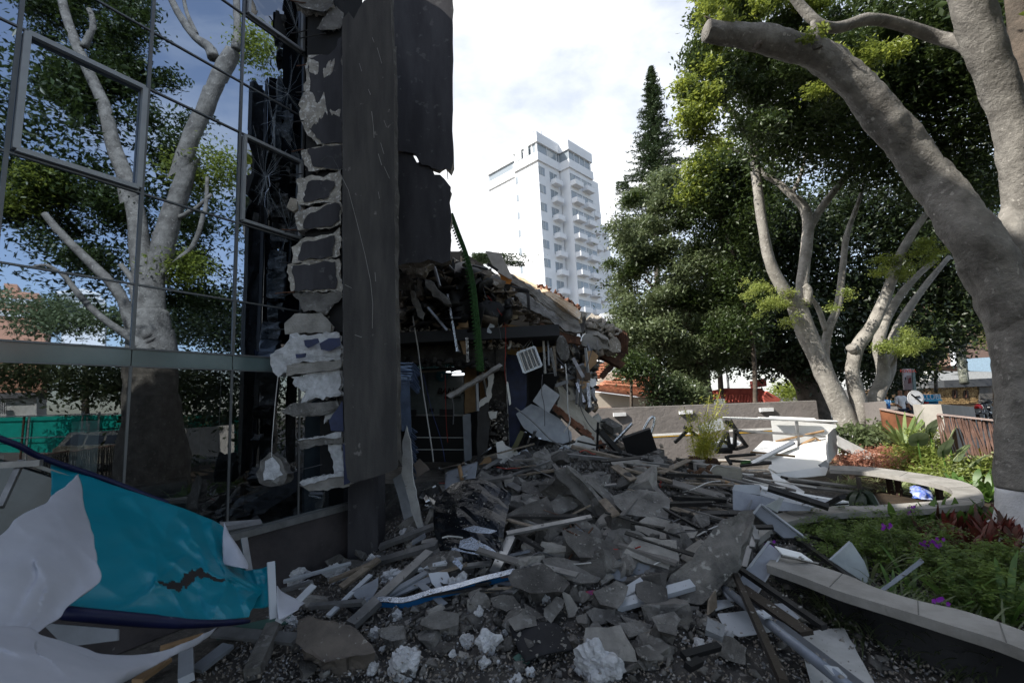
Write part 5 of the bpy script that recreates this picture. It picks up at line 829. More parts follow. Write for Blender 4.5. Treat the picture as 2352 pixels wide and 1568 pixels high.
fb('thin tan wooden batten lying on the white apron',(700,1460),(888,1405),.045,.02,woodt,.08,.09); fb('tan plank end at the bottom edge',(600,1590),(730,1500),.09,.03,woodt,.05,.06); fb('pale blue-grey box profile end at the bottom edge',(815,1590),(815,1470),.10,.06,greym,.06,.06,'profile','metal bar'); fb('ribbed grey aluminium sill lying right of the white apron',(945,1385),(1300,1420),.11,.03,alud,.08,.08,'window_sill','metal bar'); fb('dull green glass-like strip behind the ribbed sill',(960,1370),(1270,1310),.12,.015,M('dull_green',(.06,.12,.10)),.03,.05,'strip','strip'); fb('dark concrete shard standing before the massive slab',(1105,1540),(1200,1385),.12,.1,conc,.02,.12,'concrete_shard','rubble'); fb('grey board strip at the bottom left',(860,1530),(1000,1430),.12,.03,greymd,.03,.05)
# ================================================================ right side: sheet-metal wreckage
def sp_(name,label,cat,pts,D,mat,th=.02,n=(0,-.3,1),jag=.003,cr=c3,anchor=None,**k):
    q=cr(pts); a=cr([anchor])[0] if anchor else (sum(x for x,y in q)/len(q),sum(y for x,y in q)/len(q)); return plate(name,q,P(a[0],a[1],D) if D else H(*a)+Z*.05,n,th,mat,label,cat,None,jag,.1,**k)
sp_('roofing_sheet','largest sunlit white roofing panel lying flat over the garden edge','panel',[(1400,525),(1740,390),(1800,380),(1760,690),(1720,760),(1170,830),(1060,770),(1100,700),(880,720),(1110,640)],10.6,whitem,.03,(-.08,-.32,1),anchor=(1400,650))
sp_('roofing_sheet','front white panel with scuffed lower edge and folded corner','panel',[(1150,835),(1700,755),(1745,775),(1720,855),(1400,885),(1200,870),(1060,800)],9.6,whitem,.03,(0,-.75,.6))
sp_('roofing_sheet','upright white panel wall behind the flat ones','panel',[(1092,230),(1370,240),(1840,275),(1850,300),(1740,400),(1720,520),(1400,540),(1120,470),(1105,330)],11.6,whitem,.03,(0,-1,.12))
sp_('roofing_sheet','creased white panel between upright panel and bamboo','panel',[(1010,455),(1110,470),(1395,440),(1395,530),(1110,640),(860,600)],11.,whitem,.02,(0,-.4,1))
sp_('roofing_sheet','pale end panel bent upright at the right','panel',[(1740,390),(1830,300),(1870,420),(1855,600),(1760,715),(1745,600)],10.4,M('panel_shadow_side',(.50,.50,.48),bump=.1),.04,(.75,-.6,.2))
sp_('roofing_sheet','slanting pale board dropping right from the bent end panel','panel',[(1842,395),(2281,620),(2270,665),(2130,670),(1860,525)],10.3,M('panel_grey',(.50,.49,.47),bump=.05),.03,(.2,-.8,.5))
sp_('roofing_sheet','crumpled white panel corner near the bench end','panel',[(1650,740),(1720,680),(1760,715),(1750,770),(1700,780)],10.,greym,.04,(.3,-.8,.4),.02)
sp_('roofing_sheet','low white panel propped behind the bamboo','panel',[(410,480),(600,400),(760,480),(740,510),(430,575)],11.4,greym,.02,(0,-.6,.8)); sp_('roofing_sheet','small tilted white panel seen through the bamboo','panel',[(255,290),(530,200),(570,330),(300,390)],11.5,greym,.02,(0,-1,.2)); sp_('roofing_sheet','curved white panel sliding down before the big flat one','panel',[(1080,790),(1130,830),(1480,1040),(1440,1060),(1190,1010),(1120,900)],8.9,whitem,.02,(0,-.4,1))
for a,b,w_,lab in (((1085,200),(1600,222),.10,'pale rail along the top of the upright white panel'),((950,205),(1850,245),.05,'thin rail behind the pale top rail'),((545,200),(950,212),.03,'thin rail reaching left to the bamboo'),((1385,235),(1410,520),.06,'grey post holding the upright white panel'),((700,345),(1740,415),.05,'long thin grey rail crossing behind the bamboo'),((1150,470),(1700,350),.035,'brown batten slanting over the upright panel'),((860,590),(1370,640),.02,'thin brown edge strip on the creased panel'),((1400,525),(1600,430),.05,'brown batten rising over the flat panel'),((1600,430),(1735,515),.035,'brown batten falling right from the ridge'),((880,720),(1360,475),.10,'long pale box rail lying diagonally over the panels'),((600,640),(920,615),.06,'upper black strip beside the sod'),((620,690),(1100,710),.05,'black strip running below the panels'),((740,750),(1100,715),.04,'lower black strip below the panels'),((580,640),(640,730),.06,'short grey rail end by the black strips'),((1215,875),(1650,970),.04,'dark rail in front of the big panel'),((1370,970),(2281,1075),.09,'long weathered bench slat lying inside the bench loop'),((1300,900),(2240,1010),.06,'long weathered slat behind the first inside the bench loop')):
    q=c3([a,b]); D1,D2=(11.2,11.2) if a[1]<560 and a[0]<1720 and w_!=.10 else (10.2,10.)
    if a[1]>700: D1,D2=9.6,9.3
    if a[1]>850: D1,D2=8.8,9.2
    m_=dsteel if 'black' in lab or 'dark' in lab else woodt if 'brown' in lab else concl if 'weathered' in lab else alud if 'grey' in lab else whitem
    if 'pale rail' in lab: D1=D2=11.5
    MB().bar(P(*q[0],D1),P(*q[1],D2),w_,.04,upv=(0,-.5,1)).build('rail',m_,label=lab,cat='rail')
SF=thing('bent_steel_stand','collapsed black steel stand frame leaning behind the bamboo','frame',P(1760,1040,11.2))
for a,b in (((470,590),(590,365)),((590,365),(635,590)),((470,590),(640,590)),((500,560),(700,555)),((540,455),(700,555)),((685,330),(680,550)),((690,350),(820,530)),((560,230),(700,340)),((620,220),(690,330)),((0,480),(190,300)),((108,308),(290,430)),((700,555),(810,525))):
    q=c3([a,b]); MB().bar(P(*q[0],11.1),P(*q[1],11.3),.07,.07,upv=(0,1,0)).build('strut',dsteel,SF)
# planter, sod
PB=thing('broken_planter','broken concrete planter box lying on its side, soil spilling out','planter',P(1650,1100,8.9)); plc=M('planter_concrete',(.30,.28,.23),bump=.3)
def pb(nm,pts,D,n,m_,th=.05,jag=.008,rim=None): q=c3(pts); c_=(sum(x for x,y in q)/len(q),sum(y for x,y in q)/len(q)); plate(nm,q,P(*c_,D),n,th,m_,parent=PB,jag=jag,seg=.06,rimmat=rim)
pb('front_side',[(440,750),(760,775),(768,950),(350,930),(395,840)],7.9,(0,-1,.05),plc,.06,.012,whitem); pb('top_side',[(213,708),(280,712),(750,762),(765,780),(435,755),(215,725)],8.05,(0,-.35,1),concl,.05); pb('left_side',[(212,715),(245,730),(250,800),(215,850)],8.05,(-.2,-1,0),concl,.05); pb('inner_side',[(230,725),(430,755),(380,900),(240,880)],8.5,(0,-1,0),dk,.03)
def clumps(name,tmpl,pts,s0,s1,mat,label,cat,parent=None,tilt=math.pi,kind='stuff'): a=np.random.uniform(s0,s1,len(pts)); return scatter(name,tmpl,pts,np.stack([a,a,a],1),mat,tilt,kind,label,cat,parent)
so_=[P(*c3([(uni(120,400)+uni(-60,60),uni(860,960))])[0],7.9)+Vector((0,uni(-.2,.2),uni(-.1,.1))) for _ in range(260)]; clumps('spilled_soil',lt,so_,.03,.16,M('brown_soil',(.10,.055,.03),c2=(.05,.028,.016),bump=1,bs=60),'reddish brown soil spilled from the broken planter','soil')
# sheet metal cabinets
CB=thing('steel_cabinet','long open grey sheet-metal cabinet lying on its back at the shade edge','cabinet',P(1750,1170,8)); 
for nm,pts,D,n,m_ in (('side',[(660,1020),(665,1250),(820,1260),(1540,1260),(1560,1220),(1150,1130)],5.8,(0,-1,.05),M('cabinet_lilac',(.36,.38,.44),rough=.4,bump=.05,bs=6)),('end',[(655,1020),(685,960),(965,965),(975,1080),(720,1040)],6.15,(0,-1,.3),greym),('rim',[(965,965),(1100,1000),(1980,1150),(1980,1180),(1930,1160),(1000,1010)],6.2,(0,-.5,1),whitem),('floor',[(980,1010),(1900,1160),(1560,1220),(1150,1130),(970,1080)],6.1,(0,-.2,1),greym),('end',[(1780,1180),(1980,1150),(1985,1200),(1780,1210)],6.0,(0,-1,0),whitem)): q=c3(pts); c_=(sum(x for x,y in q)/len(q),sum(y for x,y in q)/len(q)); plate(nm,q,P(*c_,D),n,.012,m_,parent=CB,jag=0)
for k in range(5): q=c3([(1790+k*42,1185-k*3),(1793+k*42,1205-k*3)]); MB().bar(P(*q[0],5.95),P(*q[1],5.95),.04,.01,upv=(0,1,0)).build('slot',black,CB)
for a,b,w_,lab in (((1060,1000),(1750,1220),.09,'black steel beam lying across the open cabinet'),((1700,1210),(1910,1100),.09,'short black steel channel over the cabinet end'),((0,1310-20),(720,1290),.07,'long black channel left of the cabinet')): q=c3([a,b]); MB().bar(P(*q[0],5.95),P(*q[1],5.65),w_,w_*.5,upv=(0,-.5,1)).build('steel_beam',dsteel,label=lab,cat='steel beam')
sp_('metal_wedge','folded grey metal wedge standing in front of the cabinet','metal piece',[(1020,1210),(1215,1110),(1245,1120),(1170,1285),(1060,1215)],5.5,M('wedge_grey',(.36,.38,.37),bump=0),.015,(.2,-1,.2),0); sp_('metal_wedge','small grey bracket before the cabinet','bracket',[(820,1250),(880,1140),(885,1160),(850,1250)],5.6,greymd,.03,(0,-1,0),0); sp_('metal_wedge','brown triangular panel scrap by the curved white panel','scrap',[(1035,960),(1110,925),(1165,1000),(1060,980)],8.7,woodt,.02,(0,-1,.2),.01)
DR=thing('fallen_metal_door','slate grey metal door leaf lying tilted against the great slab','door',P(1850,1290,6.2))
for nm,pts,D,n,m_ in (('leaf',[(895,1285),(985,1180),(1480,1568),(1240,1568)],5.5,(.1,-.7,.7),M('door_slate',(.18,.195,.22),rough=.45,bump=.03)),('folded_edge',[(975,1180),(1000,1182),(1510,1568),(1480,1568)],5.46,(.1,-.7,.7),greym),('end_cap',[(885,1280),(970,1180),(985,1195),(905,1300)],5.44,(-.6,-1,.3),greym)): q=c3(pts); plate(nm,q,P(*c3([(1100,1400)])[0],D),n,.02,m_,parent=DR,jag=0)
def q4(name,lab,cat,pts,D,m_,th=.012,n=(0,-.4,1),jag=0,anchor=None,**k): return sp_(name,lab,cat,pts,D,m_,th,n,jag,c4,anchor,**k)
DB=thing('folded_metal_tray','grey folded metal tray standing on edge at the bench end','metal tray',P(1740,1330,5.3))
for nm,pts,D,n,m_ in (('face',[(760,450),(860,530),(650,860),(515,740),(560,680)],4.5,(-.3,-.8,.5),M('tray_lilac',(.33,.35,.40),rough=.4,bump=.03)),('flange',[(745,425),(765,430),(570,690),(540,690)],4.47,(-.6,-.7,.4),greym),('flange',[(840,540),(862,530),(670,850),(648,862)],4.46,(-.3,-.8,.5),greym)): q=c4(pts); plate(nm,q,P(*c4([(700,640)])[0],D),n,.015,m_,parent=DB,jag=0)
q4('metal_flap','white metal flap bridging from tray to bench','metal piece',[(800,465),(1010,520),(1110,590),(860,530)],4.4,whitem,.012,(0,-.5,.9)); q4('metal_flap','grey rail below the white flap','rail',[(860,535),(1160,600),(1150,612),(865,548)],4.38,concl,.03,(0,-.8,.5))
q4('metal_sheet','upright grey sheet with folded lip standing in the plants','metal sheet',[(1240,575),(1400,430),(1420,440),(1520,590),(1560,700),(1540,770),(1430,700)],4.6,M('plant_sheet',(.34,.37,.37),rough=.4,bump=.05),.012,(-.1,-.9,.4)); q4('metal_sheet','folded lip strip of the upright grey sheet','rail',[(1235,575),(1400,425),(1408,440),(1250,580)],4.57,greym,.03,(-.3,-.9,.4))
sp_('metal_bar','grey angle bar lying from bench edge into the ferns','metal bar',[(395,875),(440,880),(750,655),(720,622),(690,650)],4.15,M('angle_grey',(.22,.24,.27),rough=.4,bump=0),.02,(.2,-.6,.8),.002,c5)
q4('metal_sheet','bent white sheet lying on the gravel under the steel profiles','metal sheet',[(340,1010),(560,985),(760,930),(870,925),(1000,1040),(860,1135),(510,1195),(400,1130)],None,greym,.012,(0,-.22,1),.004,anchor=(600,1100)); q4('metal_sheet','big white sheet at the bottom edge right of the blue-grey pipe','metal sheet',[(1000,1210),(1080,1150),(1200,1130),(1360,1125),(1400,1200),(1610,1580),(1650,1700),(1120,1700)],None,M('dirty_white_sheet',(.46,.46,.45),c2=(.36,.36,.35),rough=.5,bump=.15,bs=10,speck=(.3,.28,.25),spk=.72),.012,(0,-.12,1),.004,anchor=(1300,1400)); q4('metal_sheet','small grey sheet scrap behind the bent white one','metal sheet',[(330,900),(420,895),(475,940),(330,985)],None,greym,.01,(0,-.2,1),.006,anchor=(400,960))
q4('dark_plate','dark plate standing at the foot of the great slab','plate',[(280,900),(330,820),(340,960),(270,1020)],4.2,wood,.02,(.5,-.8,.3)); q4('dark_plate','dark rubber plate on the gravel below the great slab','plate',[(115,1105),(180,1050),(290,1010),(240,1140)],None,dsteel,.015,(0,-.2,1),.004,anchor=(200,1100))
def gb(lab,a,b,Da,Db,w_,h_,m_,nm='steel_profile',cat='steel profile',tube=False):
    q=c4([a,b]); pa=P(*q[0],Da); pb_=P(*q[1],Db); mb=MB()
    if tube: mb.tube([pa,pb_],w_/2,12)
    else: mb.bar(pa,pb_,w_,h_,upv=(0,-.4,1))
    return mb.build(nm,m_,label=lab,cat=cat,smooth=tube)
gb('long thin brown-black steel profile running down to the bottom edge',(470,670),(875,1568),4.5,2.6,.045,.04,M('brown_black_steel',(.05,.04,.032),metal=.3,rough=.5,bump=.2)); gb('broad brown-black steel profile under the beige block',(530,800),(1060,1170),4.2,3.45,.10,.03,M('brown_black_steel',(.05,.04,.032))); gb('dark steel profile reaching from the tray down right',(500,640),(1200,1120),4.5,3.6,.05,.04,dsteel)
gb('thick blue-grey round pipe running to the bottom edge',(400,810),(1420,1620),4.3,2.65,.065,.03,M('blue_grey_tube',(.22,.245,.29),rough=.4,metal=.2,bump=0),'pipe','pipe',True); gb('dark slate flat bar right beside the blue-grey pipe',(600,920),(1480,1600),4.1,2.7,.09,.02,M('slate_bar',(.10,.11,.13),rough=.4,bump=0)); gb('small slotted rail in front of the great slab',(400,820),(450,900),4.3,4.1,.05,.02,greymd)
gb('long black track laid from the door over the flowers',(940,380),(1500,790),5.5,4.2,.05,.035,dsteel); gb('short black track crossing left of the door',(560,320),(790,315),5.3,5.2,.05,.03,dsteel); gb('short black angle on the gravel',(60,1350),(350,1270),3.35,3.5,.05,.04,black); gb('shorter black angle below the first',(100,1440),(200,1390),3.15,3.25,.05,.04,black)
for a,b,lab in (((680,1020),(740,1010),'flat bracket clipped over the blue-grey pipe upper part'),((1240,1470),(1350,1490),'flat bracket clipped over the blue-grey pipe lower part')): q=c4([a,b]); MB().bar(P(*q[0],3.5 if a[1]<1100 else 2.78),P(*q[1],3.55 if a[1]<1100 else 2.82),.07,.012,upv=(0,-.4,1)).build('bracket',greym,label=lab,cat='bracket')
gb('crumpled clear plastic film on the gravel',(250,1110),(390,1170),3.7,3.65,.12,.05,M('plastic_film',(.25,.26,.27),rough=.2,bump=.8,bs=20),'plastic_film','plastic')
q=c4([(630,300),(600,470),(560,600)]); 
for k,(a,b,lab) in enumerate((((620,310),(660,420),'bent grey pipe bracket behind the great slab'),((605,470),(560,640),'perforated grey bracket behind the great slab'),((650,340),(620,480),'curved tube of the bracket behind the great slab'))): q=c4([a,b]); MB().bar(P(*q[0],4.75),P(*q[1],4.6),.05,.03).build('bracket',alud,label=lab,cat='bracket')
# dust and crumbs lying on top of the slabs and boards
bpy.context.view_layer.update(); _dg=bpy.context.evaluated_depsgraph_get(); top_=[]
for k in range(9000):
    x=uni(-1.6,4.6); y=uni(2.6,10.5)
    if (x-FA.x)*FN.x+(y-FA.y)*FN.y<.5: continue
    ok,p,n,_i,ob,_m=sc.ray_cast(_dg,Vector((x,y,2.2)),Vector((0,0,-1)))
    if ok and p.z<1.75 and n.z>.55 and p.z>Hh(x,y)+.01: top_.append(p)
a=.008+.035*np.random.rand(len(top_))**3; scatter('crumbs_on_slabs',hs,top_,np.stack([a,a*.8,a*.6],1),concl,label='pale dusty crumbs lying on top of the slabs and boards',cat='crumbs')
# ================================================================ curved concrete bench
bc=M('bench_concrete',(.34,.325,.30),c2=(.22,.21,.19),sc_=3,bump=.35,bs=30); c5p=lambda L:c5(L)
def ribbon(name,inner,outer,th,label,z=.45,legs=(),base=False):
    root=thing(name,label,'bench',G(*outer[len(outer)//2],0)); a=catmull([G(x,y,z) for x,y in inner],5); b=catmull([G(x,y,z) for x,y in outer],5); n=min(len(a),len(b)); mb=MB(); dn=Vector((0,0,-th))
    for i in range(n):
        ia=a[int(i*(len(a)-1)/(n-1))]; ib=b[int(i*(len(b)-1)/(n-1))]; mb.v+=[ia,ib,ib+dn,ia+dn]
    for i in range(n-1):
        k=4*i
        for j in range(4): mb.f.append((k+j,k+(j+1)%4,k+4+(j+1)%4,k+4+j))
    mb.f.append((0,1,2,3)); k=4*(n-1); mb.f.append((k,k+1,k+2,k+3)); mb.build('seat',bc,root); 
    if base:
        mb2=MB()
        for i in range(n-1): p,q=[(a[int(k_*(len(a)-1)/(n-1))].lerp(b[int(k_*(len(b)-1)/(n-1))],.06)) for k_ in (i,i+1)]; mb2.add([Vector((p.x,p.y,-.2)),Vector((q.x,q.y,-.2)),q-Z*(th+.002),p-Z*(th+.002)],[(0,1,2,3)])
        mb2.build('base_wall',dk,root)  # dark sheet added to stand for the shade under the seat
    jm=M('bench_joint',(.16,.155,.14),bump=0)
    for i in range(9,n-1,11):
        ia=a[int(i*(len(a)-1)/(n-1))]; ib=b[int(i*(len(b)-1)/(n-1))]; MB().bar(ia.lerp(ib,.03)+Z*.001,ia.lerp(ib,.97)+Z*.001,.007,.004).build('joint',jm,root)
    for (x,y) in legs: p=G(x,y,z-th-.01); MB().bar(Vector((p.x,p.y,-.2)),p,.07,.07,upv=(0,1,0)).build('leg',M('shaded_rust_leg',(.05,.03,.022),bump=.2),root)  # leg rust darkened to carry the shade under the seat
    return root
ribbon('curved_bench',[(1905,1078),(1990,1083),(2083,1097),(2150,1111),(2178,1120),(2188,1131),(2181,1142),(2163,1148),(2120,1152),(2035,1158),(1956,1161),(1895,1164),(1850,1168),(1790,1178),(1745,1193),(1712,1215)],[(1905,1068),(2000,1072),(2108,1086),(2199,1102),(2239,1117),(2257,1134),(2257,1148),(2237,1157),(2190,1162),(2126,1168),(2029,1173),(1956,1176),(1895,1181),(1830,1193),(1780,1210),(1740,1238)],.07,'far horseshoe-shaped pale concrete bench, partly in sunlight',legs=((2060,1094),(2153,1110),(2040,1090),(1900,1172),(2100,1160)))
ribbon('curved_bench',[(1775,1276),(1865,1294),(1951,1322),(2010,1348),(2108,1378),(2199,1398),(2275,1421),(2380,1458)],[(1760,1296),(1836,1322),(1922,1355),(2010,1382),(2110,1412),(2200,1440),(2290,1468),(2400,1510)],.07,'near curved grey concrete bench running out at the lower right',legs=((1800,1290),),base=True)
# ================================================================ wall, markings, fence
wm=M('taupe_render',(.20,.18,.17),c2=(.165,.15,.14),sc_=1.1,bump=.35,bs=7,rough=.9)
W1=thing('garden_wall','long taupe rendered wall behind the rubble with small white wall lamps','wall',P(1600,1045,15))
wl=[G(1330,1048,0),G(1875,1000,0)]; 
a=P(1340,941,15.2); b=P(1875,921.5,14.4); a2=Vector((a.x,a.y,-.3)); b2=Vector((b.x,b.y,-.3)); off=Vector((0,.2,0)); a=a+(a-b).normalized()*4; a2=Vector((a.x,a.y,-.3))
MB().prism([a2,b2,b,a],off).build('wall_body',wm,W1); MB().prism([a+Z*.005,b+Z*.005,b+Z*.03,a+Z*.03],off+Vector((0,.02,0))).build('wall_cap',M('wall_cap',(.3,.28,.26)),W1)
def onw(x,y,o=.0): t=(x-1340)/(1875-1340); return P(x,y,15.2+(14.4-15.2)*t-o)
for x,y,lab in ((1420,971-5,''),(1574,945,''),(1741,951-20,'')): pass
for (x,y) in c2([(1078,305),(1832,280)])+c3([(1042,108)]):
    MB().box(onw(x,y,.06),(.40,.12,.11)).build('wall_lamp',M('lamp_white',(.82,.82,.82),bump=0),W1)
for pts,m_,nm in ((c2([(1120,545),(1990,500),(1990,525),(1120,572)]),M('white_line',(.72,.71,.68),bump=.1),'white_stripe'),(c2([(1180,572),(1990,530),(1990,538),(1180,581)]),M('yellow_line',(.62,.36,.03),bump=.1),'yellow_stripe'),(c3([(620,335),(1110,315),(1110,338),(620,360)]),M('white_line',(.72,.71,.68)),'white_stripe'),(c3([(680,368),(1110,345),(1110,358),(680,380)]),M('yellow_line',(.62,.36,.03)),'yellow_stripe')):
    vs=[onw(x,y,.012) for x,y in pts]; MB().prism(vs,(0,.008,0)).build(nm,m_,W1)
q=[P(1870,934,14.4),P(2040,922,11.8)]; q1=[P(1985,925,12.6),P(2034,921,11.3)]
MB().prism([Vector((q1[0].x,q1[0].y,-.2)),Vector((q1[1].x,q1[1].y,-.2)),q1[1],q1[0]],(.1,.18,0)).build('garden_wall',wm,label='short taupe wall piece between the forked tree and the rusty panel',cat='wall')
cg=crop(3300,1350,2.24)
RP=thing('rusty_steel_panel','tall rust-orange steel sheet panel in the garden fence','fence panel',P(2070,1080,10.6)); g=cg([(500,640),(868,715),(895,985),(560,1010)]); 
pa=P(*g[0],11.2); pb_=P(*g[1],10.2); rg=M('rust_sheet',(.19,.075,.035),c2=(.09,.035,.018),sc_=2.4,bump=.35,bs=40,rough=.75); MB().prism([Vector((pa.x,pa.y,-.2)),Vector((pb_.x,pb_.y,-.2)),pb_,pa],(.03,.08,0)).build('sheet',rg,RP); MB().bar(pa+Z*.01,pb_+Z*.01,.10,.03).build('top_edge',M('rust_top',(.35,.26,.22)),RP)
PW=thing('concrete_gate_wall','pale concrete wall block between rusty panel and stick fence','wall',P(2150,1040,10.2)); g=cg([(870,600),(1040,598),(1335,620)]); cgt=M('gate_concrete',(.40,.375,.34),c2=(.31,.29,.26),sc_=2,bump=.3)
a=P(*g[0],9.9); b=P(*g[1],9.6); c_=P(*g[2],12.5); MB().prism([Vector((a.x,a.y,-.2)),Vector((b.x,b.y,-.2)),b,a],(.1,.35,0)).build('wall_body',cgt,PW); MB().prism([Vector((b.x+.01,b.y+.02,-.2)),Vector((c_.x,c_.y,-.2)),c_,b+Vector((.01,.02,0))],(.12,.18,0)).build('wall_body',cgt,PW); 
SFN=thing('stick_fence','fence of slanting rust-brown steel sticks under a pale top rail','fence',P(2230,1050,9.4)); stm=M('stick_rust',(.20,.12,.095),c2=(.12,.07,.055),sc_=8,bump=.2)
g=cg([(1010,685),(1520,740)]); fa=P(*g[0],9.3); fb_=P(*g[1],8.9); d=(fb_-fa); fe=fb_+d*2.2
MB().bar(fa,fe,.10,.035).build('top_rail',M('fence_rail',(.42,.33,.30),bump=.1),SFN); MB().bar(Vector((fa.x,fa.y,.08)),Vector((fe.x,fe.y,.08)),.04,.03).build('bottom_rail',stm,SFN)
for i in range(110):
    t=i/109+uni(-.004,.004); p=fa.lerp(fe,t); s_=uni(-.05,.28); k_=p+d.normalized()*s_; k_.z=.0; MB().bar(p-Z*.02+Vector((0,uni(-.03,.03),0)),k_,.022,.022).build('stick',stm,SFN)
# street, kiosk, stone house, pole sign, motorcycles, people
grid('street',7,70,6,30,8,lambda x,y:.0-.01,asph,'structure'); 
MB().box((24,33.,.04),(50,6,.12)).build('pavement',pave,kind='structure')
yk=M('yellow_kerb_paint',(.60,.40,.02),bump=.1)
for k in range(9):
    p=P(*cg([(1372+k*62,890+k*6)])[0],12.2); MB().box(Vector((p.x,p.y,.12)),(.55,.3,.3)).build('yellow_block',yk,label='yellow painted kerb block on the street behind the stick fence',cat='kerb block',group='yellow kerb blocks')
SH=thing('stone_house','low golden stone shop with grey fascia, arched windows and roller shutter','building',P(2240,920,30)); stn=M('golden_stone',(.42,.28,.13),c2=(.26,.16,.07),sc_=5,bump=.3); gm=M('stone_grout',(.16,.10,.055),bump=.2)
HD=30.
def hq(pts,o=0.,cr=c6): return [P(x,y,HD-o) for x,y in cr(pts)]
MB().prism(hq([(755,870),(1700,830),(1700,1140),(1255,1135),(960,1110),(760,1110)]),(0,6,0)).build('wall',gm,SH)
for i in range(30):
    for j in range(9):
        x=765+i*24+(12 if j%2 else 0)+uni(-4,4); y=885+j*26+uni(-3,3)-.02*(x-765)
        if x>1440 or (1085<x<1150 or 1245<x<1305) and 900<y<1015: continue
        w_=uni(8,12); h_=uni(8,12); MB().prism(hq([(x-w_,y-h_+uni(-2,2)),(x+w_,y-h_+uni(-2,2)),(x+w_+uni(-2,1),y+h_),(x-w_,y+h_+uni(-2,1))],.06),(0,.08,0)).build('stone',stn,SH)
def arch(x0,x1,yt,yb): 
    r=(x1-x0)/2; return [(x0,yb),(x1,yb)]+[(x0+r+r*math.cos(t),yt+r-r*math.sin(t)) for t in [math.pi*k/8 for k in range(9)]]
for x0,x1 in ((1080,1155),(1235,1308)): f_=MB().prism(hq(arch(x0,x1,905,1015),.10),(0,.05,0)).build('arched_window',M('dark_window',(.035,.02,.015),rough=.2,bump=0),SH); MB().bar(*hq([((x0+x1)/2,910),((x0+x1)/2,1012)],.12),.06,.03).build('glazing_bar',M('window_bar',(.10,.045,.03)),SH)
MB().prism(hq([(725,775),(960,775),(970,870),(755,878)],.3),(0,3,0)).build('fascia',M('fascia_light',(.16,.165,.17),bump=0),SH); MB().prism(hq([(960,770),(1700,735),(1700,845),(970,872)],.32),(0,3,0)).build('fascia',M('fascia_grey',(.085,.088,.095),bump=0),SH)
for k in range(18): MB().prism(hq([(1455,862+k*13.5),(1640,856+k*13.5),(1640,864+k*13.5),(1455,870+k*13.5)],.15),(0,.05,0)).build('shutter_slat',M('shutter_grey',(.20,.19,.175),bump=0),SH)
KS=thing('blue_kiosk','small street kiosk with bright blue awning and lettered fascia','kiosk',P(2130,930,22)); bl=M('kiosk_blue',(.02,.33,.56),c2=(.02,.28,.5),bump=0); 
def kq(pts,o=0.): return [P(x,y,22-o) for x,y in c6(pts)]
MB().prism(kq([(515,975),(905,962),(925,1035),(690,1045),(520,1050)]),(0,.3,0)).build('fascia',bl,KS); MB().prism(kq([(690,1040),(925,1030),(945,1055),(720,1068)],.3),(0,.6,0)).build('awning',M('awning_light',(.10,.45,.66),bump=0),KS); MB().prism(kq([(415,1072),(450,1050),(560,1045),(610,1060),(600,1080),(460,1083)],.4),(0,.9,0)).build('parasol',M('awning_light',(.10,.45,.66)),KS); MB().prism(kq([(720,1060),(885,1060),(885,1100),(760,1110),(720,1100)]),(0,1,0)).build('body',M('kiosk_body',(.015,.16,.32),bump=0),KS); MB().prism(kq([(600,1060),(700,1055),(700,1110),(600,1120)]),(0,1,0)).build('body',black,KS); MB().prism(kq([(695,1068),(748,1066),(750,1092),(698,1094)],.2),(0,.1,0)).build('crate',M('kiosk_red',(.5,.03,.02),bump=0),KS)
R0=Matrix(((1,0,0),(0,0,-1),(0,1,0))); x_,y_=c6([(778,1001)])[0]; text('fascia_letters','CLUBI',.36,P(x_,y_,21.9),None,KS,M('letter_white',(.75,.75,.75),bump=0),.01,Matrix.Rotation(.05,3,'Y')@R0,0)
PS=thing('pole_advertisement','tall advertising panel on a green-grey street pole','sign',P(2102,960,18)); 
def pq(pts,o=0.): return [P(x,y,18-o) for x,y in c6(pts)]
MB().bar(*pq([(520,610),(572,1240)]),.10,.10,upv=(0,1,0)).build('pole',M('pole_green',(.20,.26,.25),bump=0),PS); MB().prism(pq([(392,612),(505,606),(525,900),(410,902)],.1),(0,.06,0)).build('panel',M('poster_grey',(.45,.43,.45),bump=0),PS); MB().prism(pq([(443,700),(510,698),(522,900),(412,900),(408,770),(445,768)],.12),(0,.01,0)).build('poster_print',M('poster_brown',(.22,.17,.17),bump=0),PS); MB().prism(pq([(470,745),(500,725),(512,800),(465,815)],.13),(0,.01,0)).build('poster_print',M('poster_red',(.12,.03,.03),bump=0),PS); MB().prism(pq([(418,725),(432,722),(434,765),(420,765)],.13),(0,.01,0)).build('poster_print',black,PS)
x_,y_=c6([(460,641)])[0]; text('sign_letters','ROVIDA',.17,P(x_,y_,17.85),None,PS,M('poster_letter_red',(.55,.08,.06),bump=0),.005,Matrix.Rotation(.05,3,'Y')@R0)
NP=thing('no_parking_sign','round crossed-out parking sign on its post','road sign',P(2102,950,17)); c_=P(*c6([(563,1022)])[0],17); MB().tube([c_,c_-Vector((0,.02,0))],.30,24).build('disc',M('sign_disc',(.6,.6,.6),bump=0),NP); MB().tube([c_-Vector((0,.03,0)),c_-Vector((0,.035,0))],.24,24).build('disc',M('letter_white',(.75,.75,.75)),NP); MB().bar(c_+Vector((-.17,-.05,.17)),c_+Vector((.17,-.05,-.17)),.05,.01,upv=(0,1,0)).build('slash',black,NP); MB().bar(Vector((c_.x,c_.y+.05,0)),c_+Vector((0,.05,.3)),.06,.06,upv=(0,1,0)).build('post',alud,NP); MB().bar(c_+Vector((-.08,-.05,.05)),c_+Vector((.14,-.05,.07)),.05,.01,upv=(0,1,0)).build('arrow',black,NP)
